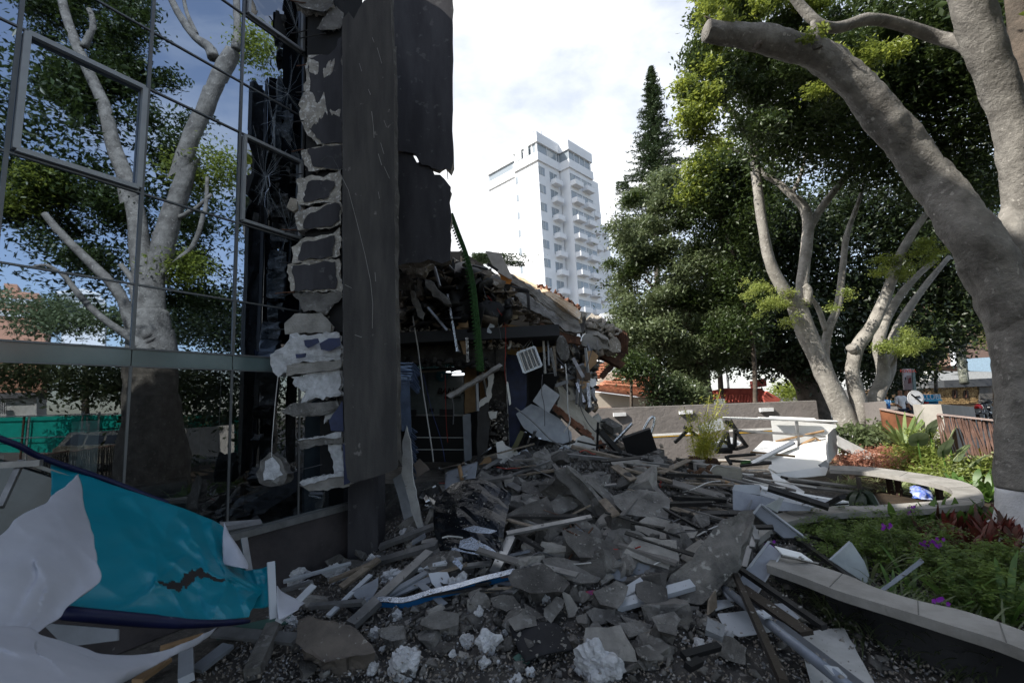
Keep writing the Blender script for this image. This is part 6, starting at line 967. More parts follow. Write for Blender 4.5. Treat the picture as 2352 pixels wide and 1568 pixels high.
BP=thing('blue_poster_board','blue poster board with a portrait figure standing behind the wall','poster',P(2040,930,16)); MB().prism([P(x,y,16) for x,y in c6([(102,1035),(208,1038),(218,1168),(140,1160)])],(0,.06,0)).build('board',M('poster_blue',(.02,.13,.38),bump=0),BP); MB().prism([P(x,y,15.95) for x,y in c6([(150,1110),(165,1092),(182,1110),(195,1160),(140,1160)])],(0,.02,0)).build('printed_figure',M('poster_navy',(.02,.04,.10),bump=0),BP); x_,y_=c6([(160,1072)])[0]; text('poster_letters','BIEN',.16,P(x_,y_,15.93),None,BP,M('letter_pale_blue',(.3,.5,.7),bump=0),.004,R0)
def moto(c_,rz,lab,red):
    root=thing('motorcycle',lab,'motorcycle',c_); Rz=Matrix.Rotation(rz,3,'Z'); q=lambda x,y,z:c_+Rz@Vector((x,y,z)); rd=M('moto_red',(.45,.02,.02),rough=.3,bump=0)
    for x in (-.65,.65):
        rg=[q(x+.30*math.cos(t),0,.31+.30*math.sin(t)) for t in [2*math.pi*k/14 for k in range(15)]]; w_=MB().tube(rg,.045,6,cap=False).build('wheel',black,root)
        for k in range(6): t=k*math.pi/3; MB().bar(q(x,0,.31),q(x+.27*math.cos(t),0,.31+.27*math.sin(t)),.02,.02,upv=(0,1,0)).build('spoke',alu,w_)
    MB().bar(q(-.5,0,.72),q(.15,0,.78),.24,.10).build('seat',black,root); MB().tube([q(.1,0,.82),q(.25,0,.86),q(.45,0,.80)],[.10,.15,.09],8).build('fuel_tank',rd if red else dsteel,root); MB().tube([q(.65,0,.31),q(.42,0,1.0)],.03,6).build('fork',alu,root); MB().tube([q(.40,-.32,1.05),q(.44,0,1.0),q(.40,.32,1.05)],.018,6).build('handlebar',black,root); MB().box(q(.02,0,.42),(.4,.26,.34),Rz).build('engine',dsteel,root); MB().tube([q(.56,0,.86),q(.64,0,.86)],[.09,.07],10).build('headlight',whitem,root); MB().tube([q(-.1,-.15,.3),q(-.85,-.16,.42)],.05,6).build('exhaust',alu,root)
moto(Vector((P(*c6([(1420,1230)])[0],20).x,20,.0)),.5,'parked dark motorcycle with a red tank at the left of the row',True)
moto(Vector((P(*c6([(1500,1230)])[0],21).x,21,.0)),.55,'parked black motorcycle in the middle of the row',False); moto(Vector((P(*c6([(1580,1200)])[0],24).x,24,.0)),.55,'parked grey motorcycle farthest back in the row',False); moto(Vector((P(*c6([(440,1200)])[0],19).x,19,.0)),.2,'motorcycle seen just over the rusty panel beside the people',False)
def person(c_,lab,shirt,sit=False):
    J={'p':(0,0,.95),'s':(0,.02,1.2),'c':(0,.02,1.42),'n':(0,0,1.53),'h':(0,-.02,1.66),'t':(0,-.01,1.76),'ls':(-.19,0,1.43),'le':(-.25,-.05,1.15),'lh':(-.2,-.25,1.0),'rs':(.19,0,1.43),'re':(.26,.0,1.14),'rh':(.26,-.1,.9),'lk':(-.11,-.03,.5),'lf':(-.12,.02,.06),'lt':(-.12,-.16,.04),'rk':(.11,-.03,.5),'rf':(.13,.02,.06),'rt':(.14,-.16,.04)}
    if sit: J.update({'lk':(-.12,-.42,.9),'lf':(-.14,-.42,.42),'lt':(-.14,-.58,.40),'rk':(.12,-.42,.9),'rf':(.14,-.42,.42),'rt':(.14,-.58,.40)})
    R={'p':.15,'s':.14,'c':.15,'n':.06,'h':.10,'t':.07,'ls':.065,'le':.05,'lh':.035,'rs':.065,'re':.05,'rh':.035,'lk':.065,'lf':.045,'lt':.035,'rk':.065,'rf':.045,'rt':.035}
    E=[('p','s'),('s','c'),('c','n'),('n','h'),('h','t'),('c','ls'),('ls','le'),('le','lh'),('c','rs'),('rs','re'),('re','rh'),('p','lk'),('lk','lf'),('lf','lt'),('p','rk'),('rk','rf'),('rf','rt')]
    ks=list(J); me=bpy.data.meshes.new('person'); me.from_pydata([J[k] for k in ks],[(ks.index(a),ks.index(b)) for a,b in E],[]); o=link('person',me,None,c_); tag(o,lab,'person')
    md=o.modifiers.new('skin','SKIN'); 
    for i,k in enumerate(ks): v=me.skin_vertices[0].data[i]; v.radius=(R[k],R[k]*.8); v.use_root=(k=='p')
    sd=o.modifiers.new('sub','SUBSURF'); sd.levels=1; sd.render_levels=1
    bpy.context.view_layer.update(); dg=bpy.context.evaluated_depsgraph_get(); nm=bpy.data.meshes.new_from_object(o.evaluated_get(dg)); o.modifiers.clear(); o.data=nm; nm.materials.clear()
    for m_ in (shirt,M('jeans',(.03,.04,.07),bump=0),M('skin_tone',(.28,.15,.09),bump=0),M('dark_hair',(.015,.012,.01),bump=0)): nm.materials.append(m_)
    for p in nm.polygons:
        z=p.center.z; x=abs(p.center.x); p.use_smooth=True; p.material_index=1 if z<.98 and x<.24 and not(z>.85 and x>.2) else 3 if z>1.70 or (z>1.6 and p.center.y>.03) else 2 if z>1.5 or (x>.2 and z<1.18) else 0
    return o
person(P(*c6([(388,1205)])[0],19)*1+Vector((0,0,0))-Z*P(*c6([(388,1205)])[0],19).z+Z*.05,'person in a white shirt beyond the rusty panel',M('white_shirt',(.7,.7,.7),bump=0)); 
x_=P(*c6([(468,1180)])[0],20.5); person(Vector((x_.x,20.5,0)),'person in dark clothes and pale cap next to the one in white',M('dark_shirt',(.03,.035,.05),bump=0)); x_=P(*c6([(530,1180)])[0],21); person(Vector((x_.x,21,0)),'person in a grey top by the round sign post',M('grey_shirt',(.2,.2,.22),bump=0))
# ================================================================ trees and plants
lf1=np.array([(0,-.5,0),(.24,-.05,.06),(0,.5,0),(-.24,-.05,.06)]); lff=np.array([(0,1,2),(0,2,3)])
LEAF=[(lf1,lff),(lf1*np.array([.8,1.1,1.])+np.array([0,0,.02])*np.abs(lf1[:,:1]),lff)]
LS=1.0
def crown(name,blobs,ls,n,mat,parent,clump=.28,k=26,hollow=.35,tilt=math.pi,kind=None):
    n=int(n*LS); W=np.array([(b[1]*b[2]*b[3])**(2/3) for b in blobs]); W=W/W.sum(); pos=[]
    for b,wt in zip(blobs,W):
        m=max(1,int(n*wt/k)); d=np.random.normal(size=(m,3)); d/=np.linalg.norm(d,axis=1)[:,None]; rr=hollow+(1-hollow)*np.random.rand(m,1)**.5
        c_=np.array(b[0])+d*rr*np.array(b[1:4]); L=c_[:,None,:]+np.random.normal(size=(m,k,3))*clump*np.array([1,1,.6]); pos.append(L.reshape(-1,3))
    pos=np.concatenate(pos); s=ls*np.random.uniform(.65,1.25,len(pos))
    return scatter(name,LEAF,pos,np.stack([s,s,s],1),mat,tilt,kind,None,None,parent)
def bl(px,py,D,rx,ry,rd=None):                       # blob given in picture units at a distance
    s=D/FPX; return (P(px,py,D),rx*s,(rd if rd else (rx+ry)/2)*s,ry*s)
def vb(px,py,D,rx,ry):
    s=D/FPX; return (V(px,py,D),(rx+ry)/2*s,rx*s,ry*s)
def limb(pts,mat,parent,f=P,n=10,name='limb',lump=.12,sub=4):
    q=catmull([Vector((*f(a,b,D),w_*D/FPX/2/math.sqrt(1+((a-1176)/FPX)**2))) for a,b,w_,D in pts],sub); return MB().tube([Vector(v[:3]) for v in q],[max(.01,v[3]) for v in q],n,lump=lump).build(name,mat,parent,smooth=True)
lgA=leafmat('ficus_leaves_sunlit',(.23,.28,.05),(.12,.16,.03),.45); lgB=leafmat('ficus_leaves',(.052,.082,.02),(.026,.044,.012),.28); lgC=leafmat('grey_green_leaves',(.13,.165,.075),(.07,.095,.042),.3); lgD=leafmat('dark_leaves',(.035,.055,.018),(.018,.03,.01),.2); lgE=leafmat('yellow_green_leaves',(.28,.33,.09),(.17,.22,.05),.45); lgN=leafmat('conifer_needles',(.05,.08,.03),(.025,.045,.018),.1)  # bright and dark ficus leaf colours stand in for sun and crown shade
# -- big ficus at the right
T1=thing('ficus_tree','big ficus tree at the right edge with whitewashed foot and long arching limb','tree',G(2365,1262,0))
base_=G(2365,1262,0); D1=base_.y
limb([(2372,1300,300,D1),(2366,1255,205,D1),(2360,1215,165,D1),(2357,1170,152,D1),(2352,1125,145,D1)],lime,T1,n=20,name='whitewashed_foot',lump=.10)
limb([(2352,1127,143,D1),(2350,1040,138,D1),(2350,900,140,D1),(2340,780,150,D1),(2330,690,165,D1),(2322,620,150,D1),(2325,540,110,D1+.05),(2335,480,80,D1+.1)],bark,T1,n=30,name='trunk',lump=.16,sub=10)
for a in (3.4,4.3,2.4): MB().tube([base_+Vector((.2*math.cos(a),.2*math.sin(a),.22)),base_+Vector((.5*math.cos(a),.5*math.sin(a),.07)),base_+Vector((.9*math.cos(a),.9*math.sin(a),.0))],[.14,.09,.03],8,lump=.2).build('root',lime,T1,smooth=True)
limb([(2345,830,80,D1+.05),(2322,730,140,D1),(2285,630,150,D1-.02),(2225,530,136,D1-.03),(2140,410,116,5.9),(2050,295,102,5.8),(1965,195,96,5.7),(1875,125,84,5.6),(1760,92,70,5.5),(1670,78,56,5.45),(1622,70,50,5.4)],bark,T1,n=32,sub=14,lump=.17)
limb([(2345,720,130,D1+.1),(2350,560,120,D1+.1),(2345,400,108,D1),(2310,250,108,D1-.1),(2260,100,112,D1-.3),(2215,-60,118,D1-.5),(2190,-250,100,D1-.7)],bark,T1,n=28,sub=12,lump=.14)
limb([(2365,560,100,D1+.3),(2390,300,90,D1+.4),(2350,80,80,D1+.4),(2330,-100,80,D1+.4)],barkd,T1)
limb([(2265,190,46,D1-.1),(2225,110,46,D1-.1),(2150,85,40,5.8),(2060,55,36,5.7),(1990,45,34,5.6),(1930,62,32,5.6),(1885,58,30,5.5),(1840,15,28,5.5),(1790,-60,26,5.4)],bark,T1,n=12)
limb([(1876,112,34,5.45),(1872,85,26,5.4),(1868,50,16,5.4)],bark,T1); limb([(1735,108,20,5.5),(1742,104,22,5.4),(1748,100,10,5.3)],barkd,T1)
# -- forked tree
T2=thing('forked_tree','pale forked ficus with several upright cut limbs standing behind the curved bench','tree',P(1960,1040,13)); E_=13.
def l2(pts,**k): return limb([(a,b,w_,E_+(d[0] if d else 0)) for a,b,w_,*d in pts],barkp,T2,**k)
limb([(1965,1045,120,E_),(1962,1010,80,E_),(1955,985,72,E_)],lime,T2,n=12,name='whitewashed_foot')
l2([(1955,1000,62,0),(1935,945,52,0),(1902,875,50,0),(1868,800,48,0),(1840,730,50,0),(1826,690,44,0)],n=14,name='trunk')
l2([(1845,725,36,0),(1800,665,33,-.2),(1768,600,28,-.3),(1752,520,26,-.4),(1741,440,25,-.5),(1735,350,24,-.6),(1745,250,20,-.6),(1746,120,17,-.7),(1742,20,14,-.7)])
l2([(1737,355,20,-.6),(1712,305,17,-.7),(1690,265,15,-.8),(1668,245,15,-.8),(1650,214,14,-.9)]); l2([(1742,200,12,-.6),(1765,140,11,-.6),(1790,110,9,-.6)]); l2([(1745,250,11,-.6),(1790,180,10,-.6),(1815,145,8,-.6)]); l2([(1735,360,9,-.6),(1700,348,8,-.6),(1672,342,5,-.6)])
l2([(1838,715,34,0),(1846,620,30,.1),(1856,530,29,.2),(1848,480,27,.3),(1815,445,20,.3),(1780,415,17,.4),(1752,400,14,.4),(1740,375,10,.4)]); l2([(1856,530,24,.2),(1885,480,21,.3),(1930,420,18,.4),(1968,360,16,.5),(1990,300,13,.6),(2020,250,11,.7)]); l2([(1820,445,12,.3),(1840,400,10,.4),(1850,360,12,.5),(1880,330,9,.6)]); l2([(1920,430,12,.4),(1960,400,10,.4),(2010,380,9,.5),(2060,350,7,.6)]); l2([(1855,700,20,-.2),(1858,668,20,-.3),(1848,655,16,-.3)])
l2([(1915,900,30,.2),(1895,830,24,.3),(1902,760,22,.3),(1925,700,20,.4),(1935,620,18,.4),(1945,540,16,.5),(1970,470,12,.6),(1985,420,9,.7)]); l2([(1898,760,16,.3),(1880,710,14,.3),(1862,680,9,.2)])
l2([(1962,1000,50,0),(1972,930,46,0),(1958,860,38,0),(1968,800,36,-.1),(2005,745,35,-.2),(2038,670,31,-.3),(2062,600,27,-.4),(2090,545,24,-.5),(2125,495,20,-.6),(2170,440,16,-.7)]); l2([(1962,805,30,-.15),(1955,795,30,-.2)],name='cut_stub')
l2([(1985,1000,46,.1),(2008,920,42,.2),(2030,860,36,.3),(2018,800,32,.3),(2030,745,28,.3),(2060,690,24,.3),(2100,640,20,.3),(2145,600,15,.4)]); l2([(2010,920,30,.2),(2045,850,26,.5),(2050,780,24,.6),(2080,720,22,.7),(2130,650,18,.8),(2180,590,14,.9)]); l2([(2030,855,14,.3),(2052,835,10,.2),(2062,805,6,.1)])
TUFTS=1
# -- its high crown and the canopy of the big tree
def inp(x,y,pg):
    c=False; j=len(pg)-1
    for i in range(len(pg)):
        if (pg[i][1]>y)!=(pg[j][1]>y) and x<(pg[j][0]-pg[i][0])*(y-pg[i][1])/(pg[j][1]-pg[i][1])+pg[i][0]: c=not c
        j=i
    return c
def pblob(pg,n,r0,r1,D0,D1_,f=bl,fl=.8):
    out=[]; xs=[a for a,b in pg]; ys=[b for a,b in pg]
    while len(out)<n:
        x=uni(min(xs),max(xs)); y=uni(min(ys),max(ys))
        if inp(x,y,pg):
            r=uni(r0,r1); b=f(x,y,uni(D0,D1_),r,r*fl); n-=0; q=b[0]
            if f is not bl and q.y>0 and q.x/q.y<1.9: n-=1; continue
            out.append(b)
    return out
pn=[(1620,-30),(1590,110),(1570,190),(1580,330),(1640,345),(1660,270),(1740,330),(1800,240),(1890,260),(1960,190),(2080,140),(2180,120),(2200,-40)]
rim=[(1615,-30),(1585,60),(1595,110),(1572,180),(1572,250),(1588,300),(1585,340),(1640,350),(1625,280),(1640,200),(1640,120),(1680,40),(1800,20),(1900,0),(1900,-40)]
for pg,n_,r0,r1,m_,cnt in (([(1700,650),(1760,640),(1850,690),(1840,740),(1760,745),(1715,715)],16,8,20,lgE,3000),([(2000,600),(2090,540),(2180,560),(2160,610),(2090,640),(2030,660)],20,8,20,lgA,3600),([(2020,800),(2060,750),(2140,770),(2150,805),(2080,825)],16,8,18,lgE,3200),([(1905,715),(1945,655),(1965,665),(1930,730)],4,6,10,lgE,420)):
    crown('crown',pblob(pg,n_,r0,r1,12.0,12.8,bl,.55),.075,cnt,m_,T2,.09,14)
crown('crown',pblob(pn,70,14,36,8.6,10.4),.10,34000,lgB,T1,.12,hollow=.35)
crown('crown',pblob(rim,46,12,26,8.4,9.3),.095,15000,lgA,T1,.10,hollow=.4)  # brighter leaf colour paints sunlight on the crown's left rim
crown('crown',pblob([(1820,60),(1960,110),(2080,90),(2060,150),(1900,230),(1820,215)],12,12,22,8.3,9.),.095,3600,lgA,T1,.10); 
for pg,n_ in (([(1625,35),(1690,30),(1700,75),(1640,68)],7),([(1840,60),(1900,70),(1900,110),(1850,100)],4)): crown('leaf_spray',pblob(pg,n_,8,16,5.3,5.5),.07,330,lgA,T1,.05,11,kind='stuff')
limb([(1650,76,12,5.42),(1640,50,7,5.4),(1618,38,3,5.4)],barkd,T1,n=6,name='twig'); limb([(1700,88,12,5.5),(1690,50,7,5.5),(1660,20,3,5.5)],barkd,T1,n=6,name='twig'); limb([(1905,130,16,5.6),(1890,90,9,5.6),(1860,60,4,5.6)],barkd,T1,n=6,name='twig')
cn=[bl(1760,180,11,110,110),bl(1850,300,11.5,110,90),bl(1950,250,12,120,110),bl(2060,200,12,120,120),bl(2160,140,11,120,120),bl(2250,250,11,110,130),bl(1900,120,11.5,120,100),bl(2080,60,11,130,90),bl(2250,60,10.5,100,110),bl(1780,300,11.5,80,60),bl(1990,360,12.5,110,60),bl(2120,360,12.5,120,80),bl(2240,420,12,80,90),bl(1700,120,11,80,100),bl(2330,150,10,80,160)]
crown('crown',cn,.15,70000,lgB,T1,.40,hollow=.2)
up=[(Vector(c_),2.3,2.3,1.5) for c_ in ((-2.5,-2.5,11),(-.5,-4,10.5),(-4.5,-5,11.5),(1.5,-6,10.5),(-2,-7,11),(3,-4,11),(5,-7,10),(8,-5,10.5),(10,-2,10),(11,3,10),(8,0,11.5),(11.5,6.5,9.5),(-6,-8,11),(13,0,8),(12,-6,8),(0,-10,8),(6,-11,8),(-6,-12,8))]
crown('crown',up,.24,30000,lgB,T1,.6,hollow=.1)  # unseen canopy behind the camera, added to cut the sky light
side_shade=[(Vector(c_),2.,2.,1.8) for c_ in ((10,5.5,2.2),(11,6.3,4.8),(9.6,4.6,5.6),(12.5,5,2.5),(13,3,2.))]
crown('crown',side_shade,.2,9000,lgD,T1,.5,hollow=.1)  # unseen foliage right of frame, added to darken trunk and garden
# -- background trees
def tree(name,label,D,trunks,blobs,n,ls,mat,cl=.4,bm=barkd,extra=None,hollow=.3):
    t=thing(name,label,'tree',Vector((P(*trunks[0][0][:2],D).x,D,0)))
    for i,tr in enumerate(trunks): limb([(a,b,w_,D+uni(-.3,.3)) for a,b,w_ in tr],bm,t,n=8,name='trunk' if i==0 else 'limb')
    crown('crown',[bl(a,b,D+(q[0] if q else uni(-1,1)),rx,ry) for a,b,rx,ry,*q in blobs],ls,n,mat,t,cl,hollow=hollow)
    if extra: crown('crown',[bl(a,b,D-.8,rx,ry) for a,b,rx,ry in extra[0]],ls,extra[1],extra[2],t,cl*.7,hollow=.6)
    return t
rpoly=[(1500,400),(1640,400),(1740,450),(1740,850),(1600,865),(1560,900),(1500,880),(1420,815),(1370,730),(1440,690),(1390,600),(1400,540),(1460,500),(1440,440)]
rtb=[]
while len(rtb)<150:
    x=uni(1405,1740); y=uni(400,930)
    if inp(x,y,rpoly): r=uni(13,34); rtb.append((x,y,r,r*.7))
tree('round_tree','broad grey-green tree standing left behind the taupe wall',19,[[(1622,950,42),(1615,860,34),(1600,760,24),(1570,660,14)],[(1605,780,16),(1540,700,10),(1480,640,7)],[(1610,830,16),(1520,790,10),(1440,760,6)],[(1612,840,18),(1680,740,14),(1720,640,9)],[(1600,880,9),(1560,800,8),(1500,760,5)]],
 [(a,b,r1,r2,uni(-1.8,1.4)) for a,b,r1,r2 in rtb],98000,.16,lgC,.20,extra=([(a,b,r1*.7,r2*.6) for a,b,r1,r2 in rtb[::3] if b<700],16000,lgB),hollow=.3)
tree('leafy_tree','bright leafy tree between the conifer and the arching limb',17,[[(1735,960,12),(1730,800,11),(1700,640,9),(1650,480,6)]],[(1690,640,60,50),(1720,700,50,50),(1690,760,50,40),(1620,400,45,40),(1660,380,50,50),(1620,460,50,45),(1690,440,60,60),(1650,520,60,50),(1720,520,60,60),(1740,420,50,70)],32000,.15,lgB,.3,extra=([(1605,390,40,30),(1600,440,35,30),(1650,350,30,30)],3500,lgA),hollow=.5)
dk_=[(1760,480,80,80),(1850,560,90,90),(1760,620,80,90),(1950,480,90,80),(1900,680,90,90),(1800,760,100,90),(2050,560,90,90),(2000,700,80,90),(2120,640,80,90),(2050,780,80,70),(2180,540,80,100),(2200,700,60,80),(1700,720,70,80),(1700,800,70,45),(1790,830,60,36),(1880,820,80,60),(2150,780,50,50),(2120,460,80,70),(2230,440,60,90),(1970,820,70,50),(1740,560,80,70)]
tree('dark_tree','dense dark tree mass behind the forked tree with spreading trunk from the ground',21,[[(1875,1000,90),(1868,930,70),(1830,850,48),(1770,770,32),(1680,700,18)],[(1860,900,40),(1790,840,26),(1700,830,18),(1620,850,9)],[(1870,880,44),(1850,780,30),(1800,680,20),(1740,600,12)],[(1880,880,36),(1900,760,24),(1960,640,14)],[(1890,900,30),(1930,800,20),(1990,720,12)],[(1800,850,16),(1750,790,12),(1660,760,8)],[(1740,700,14),(1690,610,9),(1640,560,5)]],dk_,92000,.24,lgD,.55,hollow=.15)
fb=[]
while len(fb)<60:
    x=uni(1430,1760); y=uni(520,835); fb.append((x,y,uni(25,50),uni(20,36)))
tree('grove_tree','dark trees filling the gap behind the round tree',27,[[(1660,960,14),(1650,800,12),(1640,650,8)]],fb,26000,.26,lgD,.5,hollow=.2)
tree('lit_tree','sunlit yellow-green tree far right behind the dark tree',27,[[(2215,880,24),(2208,820,24),(2200,760,18)],[(2208,800,12),(2250,740,9)]],[(2190,720,50,28),(2240,690,50,40),(2260,740,40,26),(2150,760,40,20),(2230,640,50,40),(2270,780,30,20),(2120,740,30,20),(2280,620,40,60)],9000,.20,lgA,.4,bm=M('spotted_trunk',(.22,.22,.20),c2=(.06,.07,.04),sc_=14))
tree('lit_tree','small pale street tree behind the advertising pole',25,[[(2150,900,10),(2148,840,9),(2140,790,7)]],[(2135,800,26,30),(2150,770,24,20),(2105,830,20,30)],3000,.18,lgA,.3)
tree('street_tree','dark low tree beside the people under the branches',24,[[(2075,930,16),(2070,880,12),(2050,850,8)],[(2070,890,9),(2100,850,6)]],[(2010,850,50,40),(2060,840,50,30),(2095,860,26,26),(2030,890,40,24),(2080,900,26,16)],5500,.22,lgD,.4)
tree('far_bush','sunlit bush beyond the red roof under the trees',34,[[(1830,915,6),(1830,890,5)]],[(1815,895,30,22),(1790,900,20,14),(1860,890,30,26)],2600,.25,lgA,.4)
for i,(x,y,r,lab,m_) in enumerate(((1525,905,30,'dark bushy palm-like tree hanging over the wall left',lgD),(1575,915,22,'leafy bush over the wall next to the dark one',lgC),(1450,850,22,'small green shrub over the tiled roof',lgB))):
    tree('wall_bush',lab,17,[[(x,960,8),(x,y+10,6)]],[(x,y,r,24),(x-14,y-20,r*.7,20),(x+18,y-10,r*.7,20)],3500,.15,m_,.25)
# -- conifer
CF=thing('norfolk_conifer','tall dark conifer tapering to a point beside the white tower','tree',P(1510,900,42)); DC=42.
limb([(1512,940,18,DC),(1510,700,15,DC),(1505,400,10,DC),(1495,160,3,DC)],barkd,CF,n=8,name='trunk'); ps=[];ss=[]
for k in range(60):
    t=(k+uni(-.4,.4))/60; t=max(0,t); y=158+t*330; hw=4+84*t**.85*(1 if t<.8 else 1+.2*(t-.8)); 
    for j in range(9):
        a=uni(0,6.28); L=hw*DC/FPX*uni(.6,1.12); o_=P(1495+t*16,y,DC); tip=Vector((math.cos(a)*L,math.sin(a)*L,L*uni(-.1,.22)))
        for s_ in np.linspace(.12,1,int(5+L*6)):
            for r_ in range(3): q=o_+tip*s_+Vector((uni(-.14,.14),uni(-.14,.14),uni(-.03,.16))); ps.append(q)
tn=np.array([(0,-.5,0),(.12,0,.03),(0,.5,0),(-.12,0,.03)]); a=np.random.uniform(.24,.5,len(ps)); scatter('crown',[(tn,lff)],ps,np.stack([a,a,a],1),lgN,1.2,None,None,None,CF)
for (x,y,rx) in ((1440,440,26),(1560,370,26),(1565,410,24),(1455,410,22),(1545,440,30),(1430,425,14)):
    pp=[P(x+uni(-rx,rx),y+uni(-8,8),DC+uni(-.6,.6)) for _ in range(500)]; a=np.random.uniform(.2,.4,len(pp)); scatter('crown',[(tn,lff)],pp,np.stack([a,a,a],1),lgN,1.2,None,None,None,CF)
# roots of the view behind the ruin: conifer top and hedge
CT=thing('cedar_top','flat needle branches of a cedar peeking over the collapse crest','tree',P(1110,700,26)); limb([(1112,740,10,26),(1110,640,8,26),(1105,595,6,26)],barkd,CT,name='trunk')
pp=[P(1085+abs(random.gauss(0,1))*50,590+uni(-8,16)+t_*.0,26+uni(-1,1)) for t_ in range(2600)]+[P(uni(1120,1205),uni(600,612)+ (0),26) for _ in range(600)]; a=np.random.uniform(.15,.3,len(pp)); scatter('crown',[(tn,lff)],pp,np.stack([a,a,a],1),lgN,1.2,None,None,None,CT)
# ================================================================ garden plants
blade=np.array([(-.5,0,0),(.5,0,0),(-.42,.34,.26),(.42,.34,.26),(-.28,.7,.36),(.28,.7,.36),(0,1,.28)]); bf=np.array([(0,1,3),(0,3,2),(2,3,5),(2,5,4),(4,5,6)])
def tuft(c_,n,L,w_,lift=1.,curl=1.,spread=1.,out=None):
    vs=[];fs=[]
    for i in range(n):
        a=uni(0,6.28); l=L*uni(.6,1.1); ww=w_*uni(.7,1.2); up_=uni(.5,1.4)*lift; d=Vector((math.cos(a),math.sin(a),0)); s_=Vector((-math.sin(a),math.cos(a),0)); k=len(vs)
        for t in (0,.25,.5,.75,1):
            p=c_+d*(l*t*spread)+Z*(l*(up_*t-curl*.9*t*t)); wd=ww*(math.sin(math.pi*min(1,.12+t*.86))+.05)*.5; vs+=[p-s_*wd,p+s_*wd+Z*wd*.3]
        for j in range(4): b=k+2*j; fs.append((b,b+1,b+3,b+2))
    return vs,fs
def tufts(name,label,cat,pts,n,L,w_,mat,kind=None,lift=1,curl=1,group=None,spread=1.,parent=None):
    m=MB(); 
    for p in pts: m.add(*tuft(Vector(p),n,L,w_,lift,curl,spread))
    return m.build(name,mat,parent,smooth=True,label=label,cat=cat,kind=kind,group=group)
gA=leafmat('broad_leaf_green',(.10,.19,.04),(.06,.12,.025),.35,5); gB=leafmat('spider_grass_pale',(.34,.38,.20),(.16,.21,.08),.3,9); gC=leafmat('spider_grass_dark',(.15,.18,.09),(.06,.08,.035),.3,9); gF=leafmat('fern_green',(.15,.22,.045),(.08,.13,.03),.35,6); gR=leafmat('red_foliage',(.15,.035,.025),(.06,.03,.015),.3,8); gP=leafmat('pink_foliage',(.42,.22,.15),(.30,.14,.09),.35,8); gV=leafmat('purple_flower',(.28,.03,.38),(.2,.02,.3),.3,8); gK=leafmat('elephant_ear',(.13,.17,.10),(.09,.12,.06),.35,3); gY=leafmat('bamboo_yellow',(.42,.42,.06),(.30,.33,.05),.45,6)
# spider grass under the benches
for i in range(60):
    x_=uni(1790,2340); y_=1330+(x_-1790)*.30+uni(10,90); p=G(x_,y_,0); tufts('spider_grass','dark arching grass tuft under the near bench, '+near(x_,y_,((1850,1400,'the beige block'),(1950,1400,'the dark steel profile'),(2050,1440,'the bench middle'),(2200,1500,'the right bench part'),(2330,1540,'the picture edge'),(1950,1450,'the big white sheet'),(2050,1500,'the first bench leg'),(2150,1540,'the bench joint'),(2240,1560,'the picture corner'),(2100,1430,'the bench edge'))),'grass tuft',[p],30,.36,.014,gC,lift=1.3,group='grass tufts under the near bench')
for i in range(22):
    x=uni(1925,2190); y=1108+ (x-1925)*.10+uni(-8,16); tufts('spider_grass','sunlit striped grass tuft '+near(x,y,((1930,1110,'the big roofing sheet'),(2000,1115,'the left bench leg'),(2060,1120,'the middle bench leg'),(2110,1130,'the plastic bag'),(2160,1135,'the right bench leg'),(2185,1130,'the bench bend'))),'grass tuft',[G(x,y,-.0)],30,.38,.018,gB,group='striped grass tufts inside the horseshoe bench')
# broad-leaved row
for i in range(17):
    x=2065+i*14+uni(-5,5); y=1246-(i*.8)+uni(-6,10); tufts('broad_leaf_plant','broad-leaved green plant '+near(x,y,((2080,1225,'the split-leaf plant'),(2130,1220,'the bronze spear leaves'),(2190,1215,'the first red plants'),(2250,1210,'the bench bend'),(2290,1205,'the whitewashed trunk'))),'plant',[G(x,y,.0)],13,.33,.085,gA,lift=1.9,curl=1.0,group='broad-leaved plants along the bench',spread=.6)
for i,(x,y,n,L,w_,lab) in enumerate(((1795,1215,12,.55,.09,'strappy plant with a big upright leaf by the metal door'),(2000,1350,16,.75,.045,'tall strappy plant growing behind the upright grey sheet'),(1890,1300,12,.5,.05,'strappy plant behind the near bench left'),(2100,1375,14,.6,.06,'strappy plant in front of the ferns by the bench joint'),(2200,1420,14,.6,.06,'long-leaved plant by the bench at the lower right'),(2320,1440,16,.75,.07,'long-leaved plant at the right edge'),(1985,1395,10,.45,.05,'low strappy plant by the angle bar foot'),(2060,1395,10,.5,.05,'strappy plant beside the angle bar'))):
    tufts('strappy_plant',lab,'plant',[G(x,y,.05)],n,L*.62,w_*.7,gC if i in (1,) else gA,lift=1.5,curl=.9)
# dark split-leaf plant
tufts('split_leaf_plant','dark drooping split-leaf plant in front of the far bench','plant',[G(1990,1225,.05)+Z*.5],34,.60,.085,leafmat('dark_split_leaf',(.03,.05,.025),(.015,.025,.012),.2),lift=.6,curl=1.6,spread=.5); MB().tube([G(1990,1225,0),G(1990,1225,0)+Z*.75],.03,8).build('plant_stem',barkd,label='thin dark stem of the drooping split-leaf plant',cat='stem')
